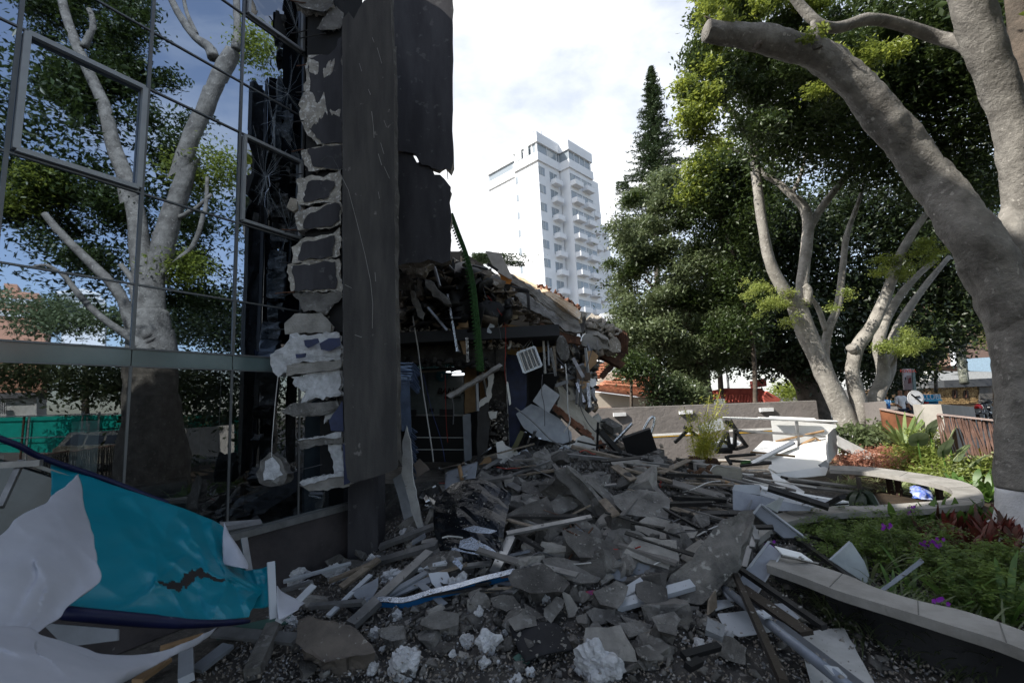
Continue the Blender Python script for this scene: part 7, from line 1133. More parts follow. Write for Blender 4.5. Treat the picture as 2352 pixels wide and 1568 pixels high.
# ferns
frond=[]
def fern(c_,R,n,mat,lab,group=None):
    vs=[];fs=[]
    for i in range(n):
        a=uni(0,6.28); l=R*uni(.6,1.1); d=Vector((math.cos(a),math.sin(a),0)); s_=Vector((-math.sin(a),math.cos(a),0))
        for k in range(12):
            t=(k+1)/13; p=c_+d*l*t+Z*(l*(.9*t-.65*t*t)+uni(-.01,.01)); w_=l*.26*math.sin(math.pi*min(1,.15+t*.85))
            for sg in (-1,1):
                b=len(vs); e=p+s_*sg*w_+d*w_*.35-Z*w_*.15; vs+=[p,p+d*l*.055,e]; fs.append((b,b+1,b+2))
    return MB().add(vs,fs).build('fern',mat,label=lab,cat='fern',group=group)
def fernc(p,r,lab,grp):
    t=thing('fern',lab,'fern',Vector((p.x,p.y,0)),grp)
    crown('foliage',[(p+Vector((uni(-.12,.12),uni(-.12,.12),q*.085)),r*(1.0-.2*q),r*(1.0-.2*q),.015) for q in range(4)],.042,560,gF,t,.028,12,hollow=.1,tilt=.5); MB().tube([Vector((p.x,p.y,0)),p+Z*.1],.006,4).build('stem',barkd,t)
for i in range(70):
    if i<44: x=uni(1850,2200); y=uni(1225,1340)
    else: x=uni(2140,2352); y=uni(1330,1440)
    if x>2170 and y<1300: x-=150
    p=G(x,y,.0)+Z*uni(.10,.28); fernc(p,uni(.18,.34),('low ' if i%3==0 else 'big ' if i%3==1 else '')+'lacy green fern clump '+near(x,y),'fern clumps in the garden bed')
for i in range(34):
    x=uni(2120,2352); y=uni(1265,1340) if i%2 else uni(1225,1300)
    if x<2200 and y<1260: y+=50
    tufts('red_leaf_plant',('low ' if i%3==0 else 'tall ' if i%3==1 else 'spreading ')+'dark red leafed plant '+near(x,y),'plant',[G(x,y,.0)+Z*.1],16,.24,.06,gR,lift=1.6,curl=.7,group='red plants around the whitewashed foot',spread=.6)
for i in range(26):
    p=G(uni(1930,2170),uni(1040,1085),0)
def bush(name,label,cat,c_,rx,rz,n,ls,mat,cl=.08,k=14,ry=None,st=True):
    t=thing(name,label,cat,Vector((c_.x,c_.y,0)))
    if st:
        for q in range(4): MB().tube([Vector((c_.x,c_.y,0)),c_+Vector((uni(-rx,rx)*.5,uni(-.2,.2),rz*.4))],.012,5).build('stem',barkd,t)
    crown('foliage',[(c_,rx,ry or rx,rz)],ls,n,mat,t,cl,k,hollow=.3); return t
bush('shrub','dark glossy-leaved shrub at the foot of the forked tree','shrub',P(1995,1010,11.6),.85,.40,2600,.15,lgC,.12); bush('shrub','second dark glossy shrub right of the forked tree foot','shrub',P(2035,1035,11.2),.5,.3,1500,.14,lgD,.12); bush('shrub','pink-bronze low shrub behind the bench left','shrub',P(2010,1055,10.2),.8,.20,2600,.07,gP,.08); bush('shrub','pink-bronze low shrub behind the bench right','shrub',P(2055,1050,10.3),.6,.26,2200,.07,gP,.08)
bush('shrub','yellow-green variegated shrub before the rusty panel','shrub',P(2105,1055,9.8),.55,.35,2400,.08,lgE,.1); bush('shrub','round pale green shrub before the gate wall','shrub',P(2120,1030,9.9),.4,.45,1800,.07,lgE,.08); bush('shrub','low variegated shrub beside the bench curve','shrub',P(2150,1075,9.3),.6,.25,2200,.08,lgE,.1)
bush('shrub','bright shrub at the right of the bench curve','shrub',P(2270,1110,8.6),.5,.4,2000,.10,lgE,.1); bush('shrub','small-leaved light shrub left of the big tree','shrub',P(2255,1090,8.8),.45,.3,1600,.07,gB,.08)
tufts('spiky_palm_plant','spiky palm-like plant before the rusty panel','plant',[P(2080,1035,10.)],34,.62,.07,leafmat('spiky_leaf',(.22,.29,.11),(.13,.19,.06),.35),lift=1.5,curl=.6)
def ear(c_,r,az,el,lab):
    R=Matrix.Rotation(az,3,'Z')@Matrix.Rotation(el,3,'X'); vs=[c_]; K=18
    for k in range(K): t=2*math.pi*k/K; rr=r*(1-.25*math.cos(t))*(1+.25*max(0,math.cos(t-math.pi))**3); vs.append(c_+R@Vector((math.sin(t)*rr*.8,math.cos(t)*rr,.10*r*math.cos(3*t)-.12*r)))
    m=MB().add(vs,[(0,1+k,1+(k+1)%K) for k in range(K)]); t_=thing('elephant_ear_leaf_plant',lab,'plant',Vector((c_.x,c_.y,0))); m.build('leaf',gK,t_,smooth=True); MB().tube([Vector((c_.x,c_.y,0)),c_],.015,6).build('stalk',gA,t_)
    mv=MB(); 
    for k in range(0,K,2): mv.tube([c_+R@Vector((0,0,.005)),vs[1+k].lerp(c_,.1)+R@Vector((0,0,.012))],.005,4)
    mv.build('leaf_vein',gB,t_)
for x,y,D,r,az,el,lab in ((2135,985,9.6,.34,.3,-.9,'highest elephant-ear leaf before the gate wall'),(2108,1012,9.4,.30,-.4,-.8,'left elephant-ear leaf with pale veins'),(2180,1010,9.2,.30,.9,-1.2,'elephant-ear leaf before the stick fence'),(2165,1035,9.0,.30,.2,-1.,'bronze-tinted elephant-ear leaf in the middle'),(2200,1045,8.9,.28,1.2,-.9,'right elephant-ear leaf at the stick fence'),(2240,1060,8.6,.28,.5,-.7,'lowest elephant-ear leaf left of the big trunk')): ear(P(x,y,D),r*.66,az,el,lab)
for i in range(12):
    x=2200+i*9+uni(-6,6); tufts('broad_leaf_plant','sunlit broad-leaved plant by the bench end under the big tree','plant',[G(x,1135+uni(-12,22),.0)],9,.4,.10,gA,lift=1.4,curl=.8,group='sunlit broad-leaved plants by the bench end',spread=.6)
# orchids
def orchid(x,y,D,lab,h=None):
    c_=P(x,y,D); root=thing('orchid',lab,'flower',Vector((c_.x+.05,c_.y,0))); MB().tube(catmull([Vector((c_.x+.05,c_.y,.0)),Vector((c_.x+.06,c_.y,c_.z*.6)),c_],4),.005,5).build('stem',gC,root); vs=[];fs=[]
    for f in range(7):
        o_=c_+Vector((uni(-.045,.045),uni(-.03,.03),uni(-.045,.045)))
        for p in range(5): a=p*1.257+uni(-.2,.2); d=Vector((math.cos(a),-.3,math.sin(a)))*.020; s_=Vector((-math.sin(a),0,math.cos(a)))*.008; b=len(vs); vs+=[o_,o_+d*.6+s_,o_+d,o_+d*.6-s_]; fs.append((b,b+1,b+2,b+3))
    MB().add(vs,fs).build('blossom',gV,root)
for x,y,D,lab in ((2035,1207,4.9,'large purple orchid cluster in the middle of the ferns'),(2152,1247,4.5,'purple orchid cluster left of the whitewashed foot'),(2158,1383,3.5,'low purple orchid at the near bench edge'),(2092,1171,5.6,'small purple orchid before the far bench'),(1770,1255,4.9,'tiny purple blossom left by the metal door'),(2128,1250,4.7,'second purple orchid beside the middle cluster')): orchid(x,y,D,lab)
# bronze spear leaf
tufts('bronze_plant','bronze spear-leaved plant rising before the far bench','plant',[G(2155,1245,.0)],3,.5,.05,gR,lift=1.4,curl=.2,spread=.5)
# colourful bag
sheet('plastic_bag',[[P(2085,1118,7.9),P(2105,1113,7.9),P(2130,1118,7.9)],[P(2088,1132,7.7),P(2112,1128,7.6),P(2140,1138,7.6)],[P(2095,1142,7.6),P(2118,1146,7.5),P(2142,1148,7.5)]],M('printed_bag',(.02,.08,.50),c2=(.45,.5,.6),sc_=11,bump=.2,rough=.3,speck=(.45,.05,.05),spk=.66),.004,6,.05,12,'blue printed plastic bag crumpled on the grass inside the bench loop','bag')
# bamboo clump
BM=thing('bamboo_clump','uprooted yellow-green bamboo clump with its brown root ball on the heap','bamboo',P(1622,1065,10.6)); pp=[]
for k in range(34):
    a=P(1612+uni(-16,20),1050+uni(-5,10),10.6); hgt=uni(.5,1.5) if k>6 else uni(1.2,1.9); tip=a+Vector((uni(-.35,.75)*hgt*.6,uni(-.3,.2),hgt*uni(.6,.95))); q=catmull([a,a.lerp(tip,.5)+Vector((uni(-.05,.05),0,.06)),tip],5); MB().tube(q,.006,4).build('cane',gY,BM)
    for j in range(75 if k>6 else 100): t=uni(.15,1); c_=a.lerp(tip,t); pp.append(c_+Vector((random.gauss(0,.09),random.gauss(0,.09),random.gauss(0,.06))))
tb=np.array([(0,-.5,0),(.07,0,.01),(0,.5,0),(-.07,0,.01)]); a=np.random.uniform(.07,.14,len(pp)); scatter('foliage',[(tb,lff)],pp,np.stack([a,a,a],1),gY,math.pi,None,None,None,BM)
for x,y,s_ in ((1600,1068,.45),(1632,1070,.42),(1585,1075,.3)): o=link('root_ball',withmat(lumpmesh(int(x),3,.3),M('root_brown',(.10,.05,.028),c2=(.045,.025,.015),sc_=14,bump=1)),BM,P(x,y,10.6)-Vector(BM.location)); o.scale=(s_,s_,s_*.8)
for lab,pts in (('torn green turf piece lying before the white panels',[(740,700),(885,680),(880,700),(800,725),(760,722)]),('small green turf scrap among the board strips',[(880,1035+0),(960,1035),(955,1110),(890,1080)])):
    cr_=c3 if pts[0][0]==740 else c2; sp_('turf_piece',lab,'turf',pts,9.8 if cr_ is c3 else 8.4,hm,.05,(0,-.6,1),.012,cr_)
# ================================================================ white hotel tower
TD=78.; TA=math.radians(44.0); HU=Vector((math.sin(TA),math.cos(TA),0)); HV=Vector((-math.cos(TA),math.sin(TA),0)); TP=P(*cT([(478,100)])[0],TD); NR=Vector((math.cos(TA),-math.sin(TA),0)); NL=Vector((-math.sin(TA),-math.cos(TA),0))
HT=thing('hotel_tower','tall white hotel tower with stacked balconies far behind the ruin','building',Vector((TP.x,TP.y,0)))
tw=M('tower_white',(.72,.73,.74),c2=(.66,.67,.68),sc_=.3,bump=0); tg=M('tower_glass',(.27,.31,.34),rough=.15,bump=0,spec=.6); tcn=M('curtain',(.42,.45,.46),bump=0)
ZB=-8
def tuv(cx,cy,o=0.,face='r'):
    p0=TP+(NR if face=='r' else NL)*o; n=NR if face=='r' else NL; q=PL(*cT([(cx,cy)])[0],p0,n); return (q-TP).dot(HU if face=='r' else HV),q.z
def tb_(name,u0,u1,v0,v1,z0,z1,m,parent=None):
    mb=MB(); mb.add([TP*1-Z*TP.z+HU*u+HV*v+Z*z for u in (u0,u1) for v in (v0,v1) for z in (z0,z1)],[(0,1,3,2),(4,6,7,5),(0,4,5,1),(2,3,7,6),(0,2,6,4),(1,5,7,3)]); return mb.build(name,m,parent or HT)
ztop=TP.z; z_a=tuv(490,180)[1]; z_b=tuv(490,255)[1]; z_c=tuv(490,318)[1]            # parapet, window band, band bottom
u1=tuv(650,400)[0]; v1=tuv(298,180,0,'l')[0]; v2=tuv(100,230,-1.2,'l')[0]
print('tower',ztop,z_a,z_b,z_c,u1,v1,v2)
fh=(tuv(500,425)[1]-tuv(545,1155)[1])/5.; FLH=2.95
# volumes: front-left block, right block set forward, left wing
o2=2.2   # forward step of right block
q=PL(*cT([(725,204)])[0],TP+NR*o2,NR); u2=(q-TP).dot(HU); q=PL(*cT([(905,350)])[0],TP+NR*o2,NR); u3=(q-TP).dot(HU)
tb_('wall',.0,u1+1,0,v1,ZB,z_c,tw); tb_('wall',-.35,u1+.5,-.35,v1,z_c,z_b,tw); tb_('wall',-.35,u1+.5,-.35,v1,z_a,ztop,tw); tb_('wall',0,u1+1,.02,v1,z_b,z_a,tg)
tb_('wall',u2,u3,-o2,6,ZB,z_c,tw); tb_('wall',u2-.3,u3+.2,-o2-.35,6,z_c,z_b,tw); tb_('wall',u2-.3,u3+.2,-o2-.35,6,z_a,ztop,tw); tb_('wall',u2,u3,-o2+.02,6,z_b,z_a,tg)
tb_('wall',u1+.4,u2,.0,6,ZB,ztop-.6,tw)
tb_('wall',1.2,u1,v1,v2,ZB,z_c,tw); tb_('wall',.9,u1,v1,v2+.2,z_c,z_b,tw); tb_('wall',.9,u1,v1,v2+.2,z_a-.3,ztop-.4,tw); tb_('wall',1.25,u1,v1,v2,z_b,z_a-.3,tg); tb_('wall',u3,u3+5,-.5,8,ZB,z_c+1.6,tw); tb_('wall',u3+5,u3+11,1.5,10,ZB,z_c-6,tw)
for uu in (0,(u1-.4)*.5,u1-.35): tb_('window_mullion',uu,uu+.12,-.06,0.0,z_b,z_a,tw)
for k in range(5): uu=u2+(u3-u2)*k/4.3; tb_('window_mullion',uu,uu+.12,-o2-.06,-o2,z_b,z_a,tw)
for k in range(6): vv=v1*k/5.5; tb_('window_mullion',-.06,0,vv,vv+.35,z_b,z_a,tw)
def win(u0,u1_,vf,z0,z1,cur=True):
    f=tb_('window',u0,u1_,vf-.03,vf+.03,z0,z1,tg); tb_('curtain',u0+.1,u0+(u1_-u0)*uni(.25,.6),vf-.05,vf-.032,z0+.05,z1-.05,tcn,f) if cur else None
    tb_('frame',u0-.05,u1_+.05,vf-.09,vf-.035,z1-.03,z1+.05,tw,f); tb_('frame',(u0+u1_)/2-.03,(u0+u1_)/2+.03,vf-.08,vf-.052,z0,z1,tw,f)
tb_('lift_house',2,6,3,7,ztop,ztop+1.6,tw)
for k in range(5): tb_('antenna',u1*.2*k+.5,u1*.2*k+.56,1,1.06,ztop,ztop+1+.5*(k%3),tg)
uA=tuv(500,400)[0]; uB=tuv(546,420)[0]; zt=tuv(500,360)[1]; zb=tuv(500,420)[1]
uC=tuv(582,420)[0]; uE=tuv(668,480)[0]; NF=13
FL_=(tuv(505,492)[1]-tuv(545,1075)[1])/4.; print('floor',FL_,uA,uB,uC,u2,u3)
def balc(u0,u1_,vf,z0,dep=1.2):
    b=thing('balcony',None,None,(0,0,0)); b.name='balcony'; b.parent=HT; b.location=(0,0,0)
    tb_('slab',u0,u1_,vf-dep,vf,z0-.12,z0,tw,b); tb_('parapet',u0,u1_,vf-dep-.02,vf-dep+.1,z0,z0+.85,tw,b); tb_('parapet',u0-.02,u0+.1,vf-dep+.1,vf,z0,z0+.85,tw,b); tb_('parapet',u1_-.1,u1_+.02,vf-dep+.1,vf,z0,z0+.85,tw,b); tb_('rail',u0,u1_,vf-dep,vf-dep+.06,z0+1.02,z0+1.08,tw,b)
for k in range(NF):
    z0=zb-k*FL_; win(uA,uB,-.02,z0,z0+(zt-zb)); 
    zf=z0-FL_*.18
    win(uC+.1,uC+2.2,-.02,zf+.1,zf+2.1,False); balc(uC+.3,uC+2.4,0,zf-.35)
    for j,(a,b) in enumerate(((u2+.15,u2+2.2),(u2+2.6,u2+4.6),)):
        sp0=(u3-u2)/2; a=u2+.15+j*sp0; b=a+sp0-.35; win(a,b,-o2-.02,zf+.1,zf+2.1,k%2==0); balc(a,a+(b-a)*.75,-o2,zf-.35)
    if k>0: balc(u3+1.,u3+3.2,-.5,zf-.35); balc(u3+6,u3+8.5,1.5,zf-2.)
    tb_('window',.0,-.03,v1*.0+v1-.75,v1-.1,z0,z0+1.4,tg)
for a,b in ((.6,.9),(.3,.5)): tb_('window',-.38,-.36,v1*a,v1*b,z_b+.05,z_a-.05,tcn)
# ================================================================ tiled house
TH=thing('tiled_house','low cream house with red clay tile roofs behind the taupe wall','building',P(1420,930,24)); cw=M('cream_wall',(.55,.50,.42),c2=(.48,.43,.36),sc_=1.5,bump=.1); tile=M('clay_tile',(.42,.17,.09),c2=(.20,.075,.045),sc_=6,bump=.3,speck=(.5,.30,.2),spk=.62)
def hq2(pts,D,cr=c2): return [P(x,y,D) for x,y in cr(pts)]
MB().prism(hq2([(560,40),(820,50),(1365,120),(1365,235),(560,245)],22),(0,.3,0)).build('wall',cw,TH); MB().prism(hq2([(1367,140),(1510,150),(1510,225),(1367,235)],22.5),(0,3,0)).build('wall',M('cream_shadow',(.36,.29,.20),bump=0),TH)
MB().prism(hq2([(1385,205),(1490,195),(1490,225),(1385,228)],22.4),(0,.1,0)).build('window',dk,TH); MB().prism(hq2([(740,232),(1290,215),(1290,236),(740,250)],21.9),(0,.1,0)).build('door_lintel',brickm,TH); MB().tube(hq2([(1300,180),(1298,135),(1315,118),(1365,122)],21.9),.035,6).build('drain_pipe',cw,TH,smooth=True)
def roof(a0,a1,b0,b1,nu,nv,r,nm='roof_tile'):                       # eave a0->a1, ridge b0->b1
    base_=MB().prism([a0,a1,b1,b0],(0,0,-.08)).build('roof',M('roof_base',(.16,.07,.05)),TH); me=None; d=(a1-a0).normalized(); e=((b0-a0)).normalized(); n_=d.cross(e).normalized(); 
    if n_.z<0: n_=-n_
    L=(b0-a0).length/nv*1.12; R3=Matrix((d,e,n_)).transposed(); mb=MB(); vs=[]
    for yy in (0,L):
        for k in range(6): t=math.pi*k/5; vs.append(Vector((math.cos(t)*r*(1 if yy else 1.12),yy,math.sin(t)*r*(.8 if yy else .95))))
    fs=[(k,k+1,k+7,k+6) for k in range(5)]+[(0,1,2,3,4,5)]; me=bpy.data.meshes.new('roof_tile'); me.from_pydata(vs,[],fs); me.materials.append(tile)
    for i in range(nu):
        for j in range(nv):
            p=(a0.lerp(a1,(i+.5)/nu)).lerp(b0.lerp(b1,(i+.5)/nu),j/nv); o=link(nm,me,base_,p-worldloc(base_)+n_*uni(0,.02)); o.rotation_euler=(R3@Matrix.Rotation(uni(-.03,.03),3,'Z')).to_euler()
q=hq2([(800,20),(1500,108)],21.4); q2=hq2([(860,-6),(1500,70)],22.6); roof(q[0],q[1],q2[0],q2[1],26,3,.15)
cF2=crop(2350,1350,2.476)
q=[P(x,y,23) for x,y in cF2([(165,490),(560,520)])]; q2=[P(x,y,26) for x,y in cF2([(245,375),(560,372)])]; roof(q[0],q[1],q2[0],q2[1],13,5,.17)
q=[P(x,y,25) for x,y in cF2([(0,390),(130,400)])]; q2=[P(x,y,27) for x,y in cF2([(60,262),(235,262)])]; roof(q[0],q[1],q2[0],q2[1],6,6,.17)
q=[P(x,y,24) for x,y in cF2([(560,520),(740,590)])]; q2=[P(x,y,26) for x,y in cF2([(600,370),(760,400)])]; roof(q[0],q[1],q2[0],q2[1],8,5,.17)
MB().prism([P(x,y,24) for x,y in cF2([(95,500),(95,430),(250,330),(300,375),(170,490)])],(0,.3,0)).build('wall',cw,TH); MB().prism([P(x,y,26.2) for x,y in cF2([(440,470),(700,470),(700,660),(440,560)])],(0,.3,0)).build('wall',cw,TH)
# white low block and red canopy roofs
MB().prism([P(x,y,60) for x,y in ((1380,720),(1480,700),(1500,930),(1380,930))],(0,8,0)).build('white_block',tw,label='pale apartment block half hidden behind the round tree',cat='building'); 
RC=thing('red_canopy_house','street house with faded red scalloped tile canopy under the trees','building',P(1690,920,27)); rc=M('red_canopy',(.50,.12,.09),c2=(.36,.08,.06),sc_=3,bump=.2)
cw_=crop(2350,1350,2.476)
def rq(pts,D): return [P(x,y,D) for x,y in cw_(pts)]
MB().prism(rq([(990,570),(1360,500),(1720,500),(1830,590),(1810,640),(1370,650),(990,620)],27),(0,.1,0)).build('roof',rc,RC)
for k in range(27):
    x=995+k*31; y=618 if x<1370 else 640; a,b=rq([(x,y+(0 if x<1370 else 0)),(x+15,y-75)],26.9); MB().tube([a,b],.10,6).build('roof_tile',rc,RC)
MB().prism(rq([(1630,430),(1770,400),(1775,480),(1640,500)],28),(0,.3,0)).build('awning',rc,RC); MB().prism(rq([(1740,590),(1780,530),(1915,610),(1890,640),(1760,640)],26),(0,.2,0)).build('awning',rc,RC); MB().prism(rq([(1000,620),(1360,600),(1360,665),(1000,670)],27.6),(0,.3,0)).build('wall',cw,RC)
for x in (1000,1290,1810): a,b=rq([(x,590),(x,680)],26.8); MB().bar(a,b,.14,.14,upv=(0,1,0)).build('post',rust,RC)
a,b=rq([(1385,365),(1395,500)],26); MB().tube([a,b],.07,6).build('mast',alu,label='thin pale mast rising above the red canopy roof',cat='mast')
MB().prism(rq([(1160,620),(1360,605),(1360,665),(1160,670)],26.4),(0,.5,0)).build('parked_van',M('van_silver',(.35,.37,.40),bump=0),label='silver vehicle top showing over the taupe wall',cat='vehicle')
BB=thing('brown_building','brown high building with a blue band behind the right trees','building',P(2240,900,55)); MB().prism([P(x,y,55) for x,y in c6([(1080,-600),(1750,-600),(1750,700),(1080,560)])],(0,6,0)).build('wall',M('brown_facade',(.23,.15,.12),bump=0),BB); MB().prism([P(x,y,54) for x,y in c6([(1130,495),(1320,465),(1640,445),(1640,650),(1330,640),(1200,570)])],(0,.5,0)).build('band',M('pale_blue_band',(.42,.56,.66),bump=0),BB); MB().prism([P(x,y,53.5) for x,y in c6([(1070,190),(1100,190),(1150,560),(1115,560)])],(0,.5,0)).build('pilaster',tw,BB)
MB().prism([P(x,y,50) for x,y in c6([(780,640),(1650,650),(1650,800),(780,800)])],(0,4,0)).build('pale_building',M('pale_grey_block',(.5,.5,.48),bump=0),label='pale low building between stone shop and brown building',cat='building')
# ================================================================ what the mirror glass shows (built on the garden side)
VD=12.
R1=thing('twin_ficus_tree','forked ficus reflected large in the mirror glass, right limb cut off at the top','tree',(V(345,900,VD)*1)-Z*V(345,900,VD).z)
def lv(pts,nm='limb',m_=bark,t=R1,**k): return limb([(a,b,w_,VD+(d[0] if d else 0)) for a,b,w_,*d in pts],m_,t,f=V,name=nm,**k)
lv([(352,1135,190),(350,960,150),(348,860,128),(345,780,118),(340,720,108)],'trunk',n=16); lv([(335,740,72),(328,640,64),(316,560,58),(305,470,50),(285,400,46),(258,330,42),(240,250,38),(205,170,34),(175,100,32),(150,30,28),(135,-40,26)],n=14); lv([(352,740,74),(352,660,66),(368,570,62),(392,480,54),(418,400,48),(440,330,46),(468,265,45),(492,200,46),(515,150,48),(535,115,42)],n=14)
lv([(195,115,24),(213,75,20),(212,40,18),(205,22,17)]); lv([(490,130,34,-.1),(478,105,30,-.1),(445,80,24,-.1),(410,30,22,-.1),(385,-20,20,-.1)]); lv([(540,112,26,-.1),(545,60,20,-.1),(542,-20,18,-.1)]); lv([(450,75,14),(430,30,12),(420,-20,10)])
lv([(345,780,44,-.3),(300,740,36,-.4),(282,690,32,-.5),(245,640,30,-.6),(195,590,27,-.7),(145,540,25,-.8),(110,498,20,-.9)]); lv([(340,800,34,-.5),(290,770,24,-.6),(240,735,20,-.7),(190,690,18,-.8),(150,640,16,-.9),(100,600,11,-1),(40,610,8,-1),(0,598,6,-1)]); lv([(350,540,22),(385,500,18),(420,490,14),(480,440,9)]); lv([(360,660,20),(400,600,17),(440,560,14),(465,480,12),(470,400,9)]); lv([(335,720,24),(300,640,18),(270,600,16)])
rp1=[(0,0),(60,-40),(360,-40),(350,120),(400,200),(340,300),(250,180),(230,320),(130,260),(100,200),(20,200)]; rp2=[(330,300),(470,230),(550,250),(560,700),(400,720),(380,560),(400,420)]; rp3=[(0,380),(110,380),(230,380),(300,430),(290,560),(200,600),(70,580),(0,500)]
crown('crown',pblob(rp1,34,22,55,12.5,14.5,vb)+pblob(rp2,34,20,50,12.5,14.5,vb)+pblob(rp3,26,18,45,12,13.8,vb),.15,50000,lgB,R1,.2,hollow=.3)
crown('crown',[vb(*b) for b in ((60,470,12,50,30),(100,420,12,40,30),(430,400,12.5,45,30),(500,380,12.5,40,40),(420,620,12.5,60,40),(590,120,12.5,45,40))],.13,7000,lgA,R1,.25)
tr=thing('hedge_trees','low mixed trees reflected behind the twin ficus','tree',V(200,900,24)-Z*V(200,900,24).z); limb([(200,960,20,24),(200,800,14,24)],barkd,tr,f=V,name='trunk'); crown('crown',[vb(*b) for b in ((90,745,24,60,30),(180,740,24,60,30),(270,740,24,60,40),(400,740,24,70,50),(480,720,24,50,60),(140,720,25,40,26),(60,860,20,90,40),(200,880,20,80,40),(320,880,20,80,50),(450,890,20,80,60),(20,700,26,16,26),(530,760,24,50,60))],.26,19000,lgC,tr,.5,hollow=.15)
# far blocks, white house, mesh fence and the parked car in the reflection
def vq(pts,D,cr=None): return [V(x,y,D) for x,y in pts]
def vprism(name,pts,D,dep,m_,parent=None,**k):
    a=vq(pts,D); b=vq(pts,D); off=(V(300,900,D+dep)-V(300,900,D)); off.z=0; off=off.normalized()*dep; return MB().prism(a,off).build(name,m_,parent,**k)
pk=thing('pink_apartment_block','salmon apartment block with pale window strips, reflected at far left','building',V(40,900,85)-Z*V(40,900,85).z); vprism('wall',[(-40,680),(100,690),(104,760),(100,920),(-40,920)],85,8,M('salmon_wall',(.50,.27,.18),bump=0),pk); vprism('roof_block',[(20,668),(50,670),(52,690),(20,688)],85,5,M('salmon_wall',(.50,.27,.18)),pk)
for y in (700,730): vprism('window_band',[(5,y),(98,y+6),(98,y+16),(5,y+11)],84.8,.2,tw,pk); 
for k in range(6): vprism('window',[(8+k*15,702),(16+k*15,703),(16+k*15,709),(8+k*15,708)],84.6,.1,tg,pk)
wh=thing('white_office_block','white office block with blue glass reflected between the trunks','building',V(180,900,80)-Z*V(180,900,80).z); vprism('wall',[(140,685),(200,678),(240,690),(240,800),(140,800)],80,8,tw,wh); 
for k in range(4): vprism('window',[(146,690+k*9),(236,690+k*9),(236,694+k*9),(146,695+k*9)],79.8,.2,tg,wh)
vprism('white_tower_block',[(350,560),(360,552),(400,575),(402,640),(350,640)],80,8,tw,label='white tower corner reflected behind the fork of the twin ficus',cat='building')
lh=thing('white_cottage','low white cottage with grey roof reflected in the shop window','building',V(60,930,24)-Z*V(60,930,24).z); vprism('wall',[(-40,910),(88,912),(88,965),(-40,970)],24,4,M('cottage_white',(.62,.62,.60),bump=0),lh); vprism('roof',[(-40,902),(100,903),(60,915),(-40,917)],23.6,4.5,M('cottage_roof',(.16,.16,.17),bump=0),lh); vprism('window',[(2,925),(18,925),(18,952),(2,952)],23.5,.1,dk,lh)
for k in range(4): vprism('window_bar',[(4+k*4,925),(5+k*4,925),(5+k*4,952),(4+k*4,952)],23.4,.05,tw,lh)
gf=thing('green_mesh_fence','long fence clad in turquoise mesh reflected behind the parked car','fence',V(150,1040,22.5)-Z*V(150,1040,22.5).z); gmsh=M('turquoise_mesh',(.0,.32,.26),c2=(.0,.26,.21),sc_=3,bump=.1)
vprism('mesh',[(-60,962),(355,950),(560,958),(560,1040),(-60,1040)],23.5,.05,gmsh,gf)
for x in (60,72,195,205,228,350,430): a=V(x,945 if x in (195,228,430) else 958,23.3); b=Vector((a.x,a.y,0)); MB().tube([a,b],.05,6).build('post',rust if x==60 else alu,gf)
a,b=V(-60,960,23.2),V(355,948,23.2); MB().tube([a,b],.035,6).build('rail',alu,gf); a,b=V(-60,1010,23.2),V(355,998,23.2); MB().tube([a,b],.03,6).build('rail',alu,gf)
vprism('far_garden_wall',[(412,985),(540,975),(540,1052),(412,1040)],15,.2,M('pale_wall_white',(.5,.48,.45),bump=.1),label='sunlit pale wall with a small lamp, reflected in the shop window',cat='wall')
vprism('road_wall',[(-50,965),(300,955),(300,972),(-50,985)],23.8,.2,cgt,label='grey wall behind the turquoise fence in the reflection',cat='wall')
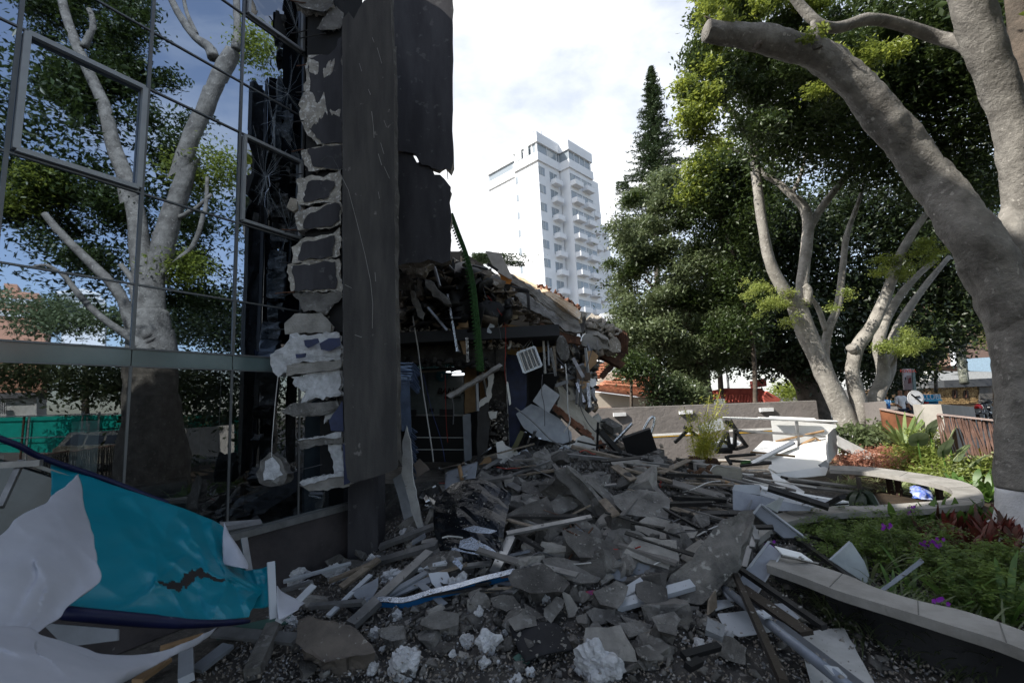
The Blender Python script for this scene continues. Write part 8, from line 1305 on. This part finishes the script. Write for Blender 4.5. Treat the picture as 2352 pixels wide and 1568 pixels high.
# parked car
def car():
    p0=V(165,1075,21); p1=V(325,1068,21); d=(p1-p0); d.z=0; d.normalize(); o_=Vector((p0.x,p0.y,0)); s_=Vector((-d.y,d.x,0)); 
    if s_.dot(FA-o_)<0: s_=-s_
    root=thing('parked_suv','beige silver off-road car parked by the turquoise fence, seen mirrored','car',o_+d*2.3); q=lambda x,y,z:o_+d*x+s_*y+Z*z
    bm_=M('car_beige',(.30,.28,.23),rough=.25,metal=.5,bump=0); gl_=M('car_glass',(.01,.012,.014),rough=.05,bump=0,spec=.8)
    prof=[(0,.55),(.05,1.05),(.25,1.15),(.55,1.72),(2.9,1.76),(3.6,1.15),(4.55,1.02),(4.7,.6),(4.6,.38),(.05,.36)]
    m=MB(); m.v=[q(x,.92 if z<1.2 else .74,z) for x,z in prof]+[q(x,-.92 if z<1.2 else -.74,z) for x,z in prof]; n=len(prof); m.f=[tuple(range(n)),tuple(reversed(range(n,2*n)))]+[(i,(i+1)%n,(i+1)%n+n,i+n) for i in range(n)]; b_=m.build('body',bm_,root)
    for xs in ([(.55,1.2),(.78,1.62),(1.25,1.64),(1.25,1.2)],[(1.35,1.2),(1.35,1.64),(2.1,1.65),(2.1,1.2)],[(2.2,1.2),(2.2,1.65),(2.75,1.64),(3.3,1.2)]): m=MB(); m.v=[q(x,.935-(z-1.2)*.38,z) for x,z in xs]; m.f=[(0,1,2,3)]; m.build('side_window',gl_,root)
    for x in (.95,3.7):
        for y in (.85,-.85): c_=q(x,y,.37); w_=MB().tube([c_-s_*.12,c_+s_*.12],.37,18).build('wheel',black,root); MB().tube([c_+s_*.121,c_+s_*.14],.22,14).build('rim',alu,w_); 
    MB().box(q(.02,.7,.95),(.12,.12,.3)).build('tail_light',M('tail_red',(.4,.01,.01),bump=0,rough=.3),root); MB().bar(q(.7,.6,1.82),q(2.7,.6,1.84),.04,.04).build('roof_rail',black,root); MB().bar(q(.1,.93,.75),q(4.5,.93,.75),.04,.05).build('side_moulding',greymd,root)
    for x in (1.3,2.15,3.35): MB().bar(q(x,.928,.5),q(x,.928,1.15),.015,.01,upv=s_).build('door_gap',black,root)
    MB().box(q(3.2,1.02,1.2),(.16,.16,.16)).build('mirror',bm_,root)
car()
m_=thing('stick_fence','dark slanting stick fence reflected in front of the parked car','fence',V(230,1070,17)-Z*V(230,1070,17).z); a=V(100,1045,17.5); b=V(345,1010,16)
MB().bar(a,b,.06,.04).build('top_rail',stm,m_); MB().bar(Vector((a.x,a.y,.1)),Vector((b.x,b.y,.1)),.05,.03).build('bottom_rail',stm,m_)
for i in range(60):
    t=i/59; p=a.lerp(b,t); k_=a.lerp(b,min(1,max(0,t+uni(-.01,.03)))); MB().bar(p,Vector((k_.x,k_.y,0)),.025,.025).build('stick',dsteel,m_)
for k in range(3): p=V(296+k*14,1030,15.5); MB().box(Vector((p.x,p.y,.3)),(.5,.4,.6)).build('yellow_block',yk,label='yellow kerb block reflected low in the shop window',cat='kerb block',group='reflected yellow kerb blocks')
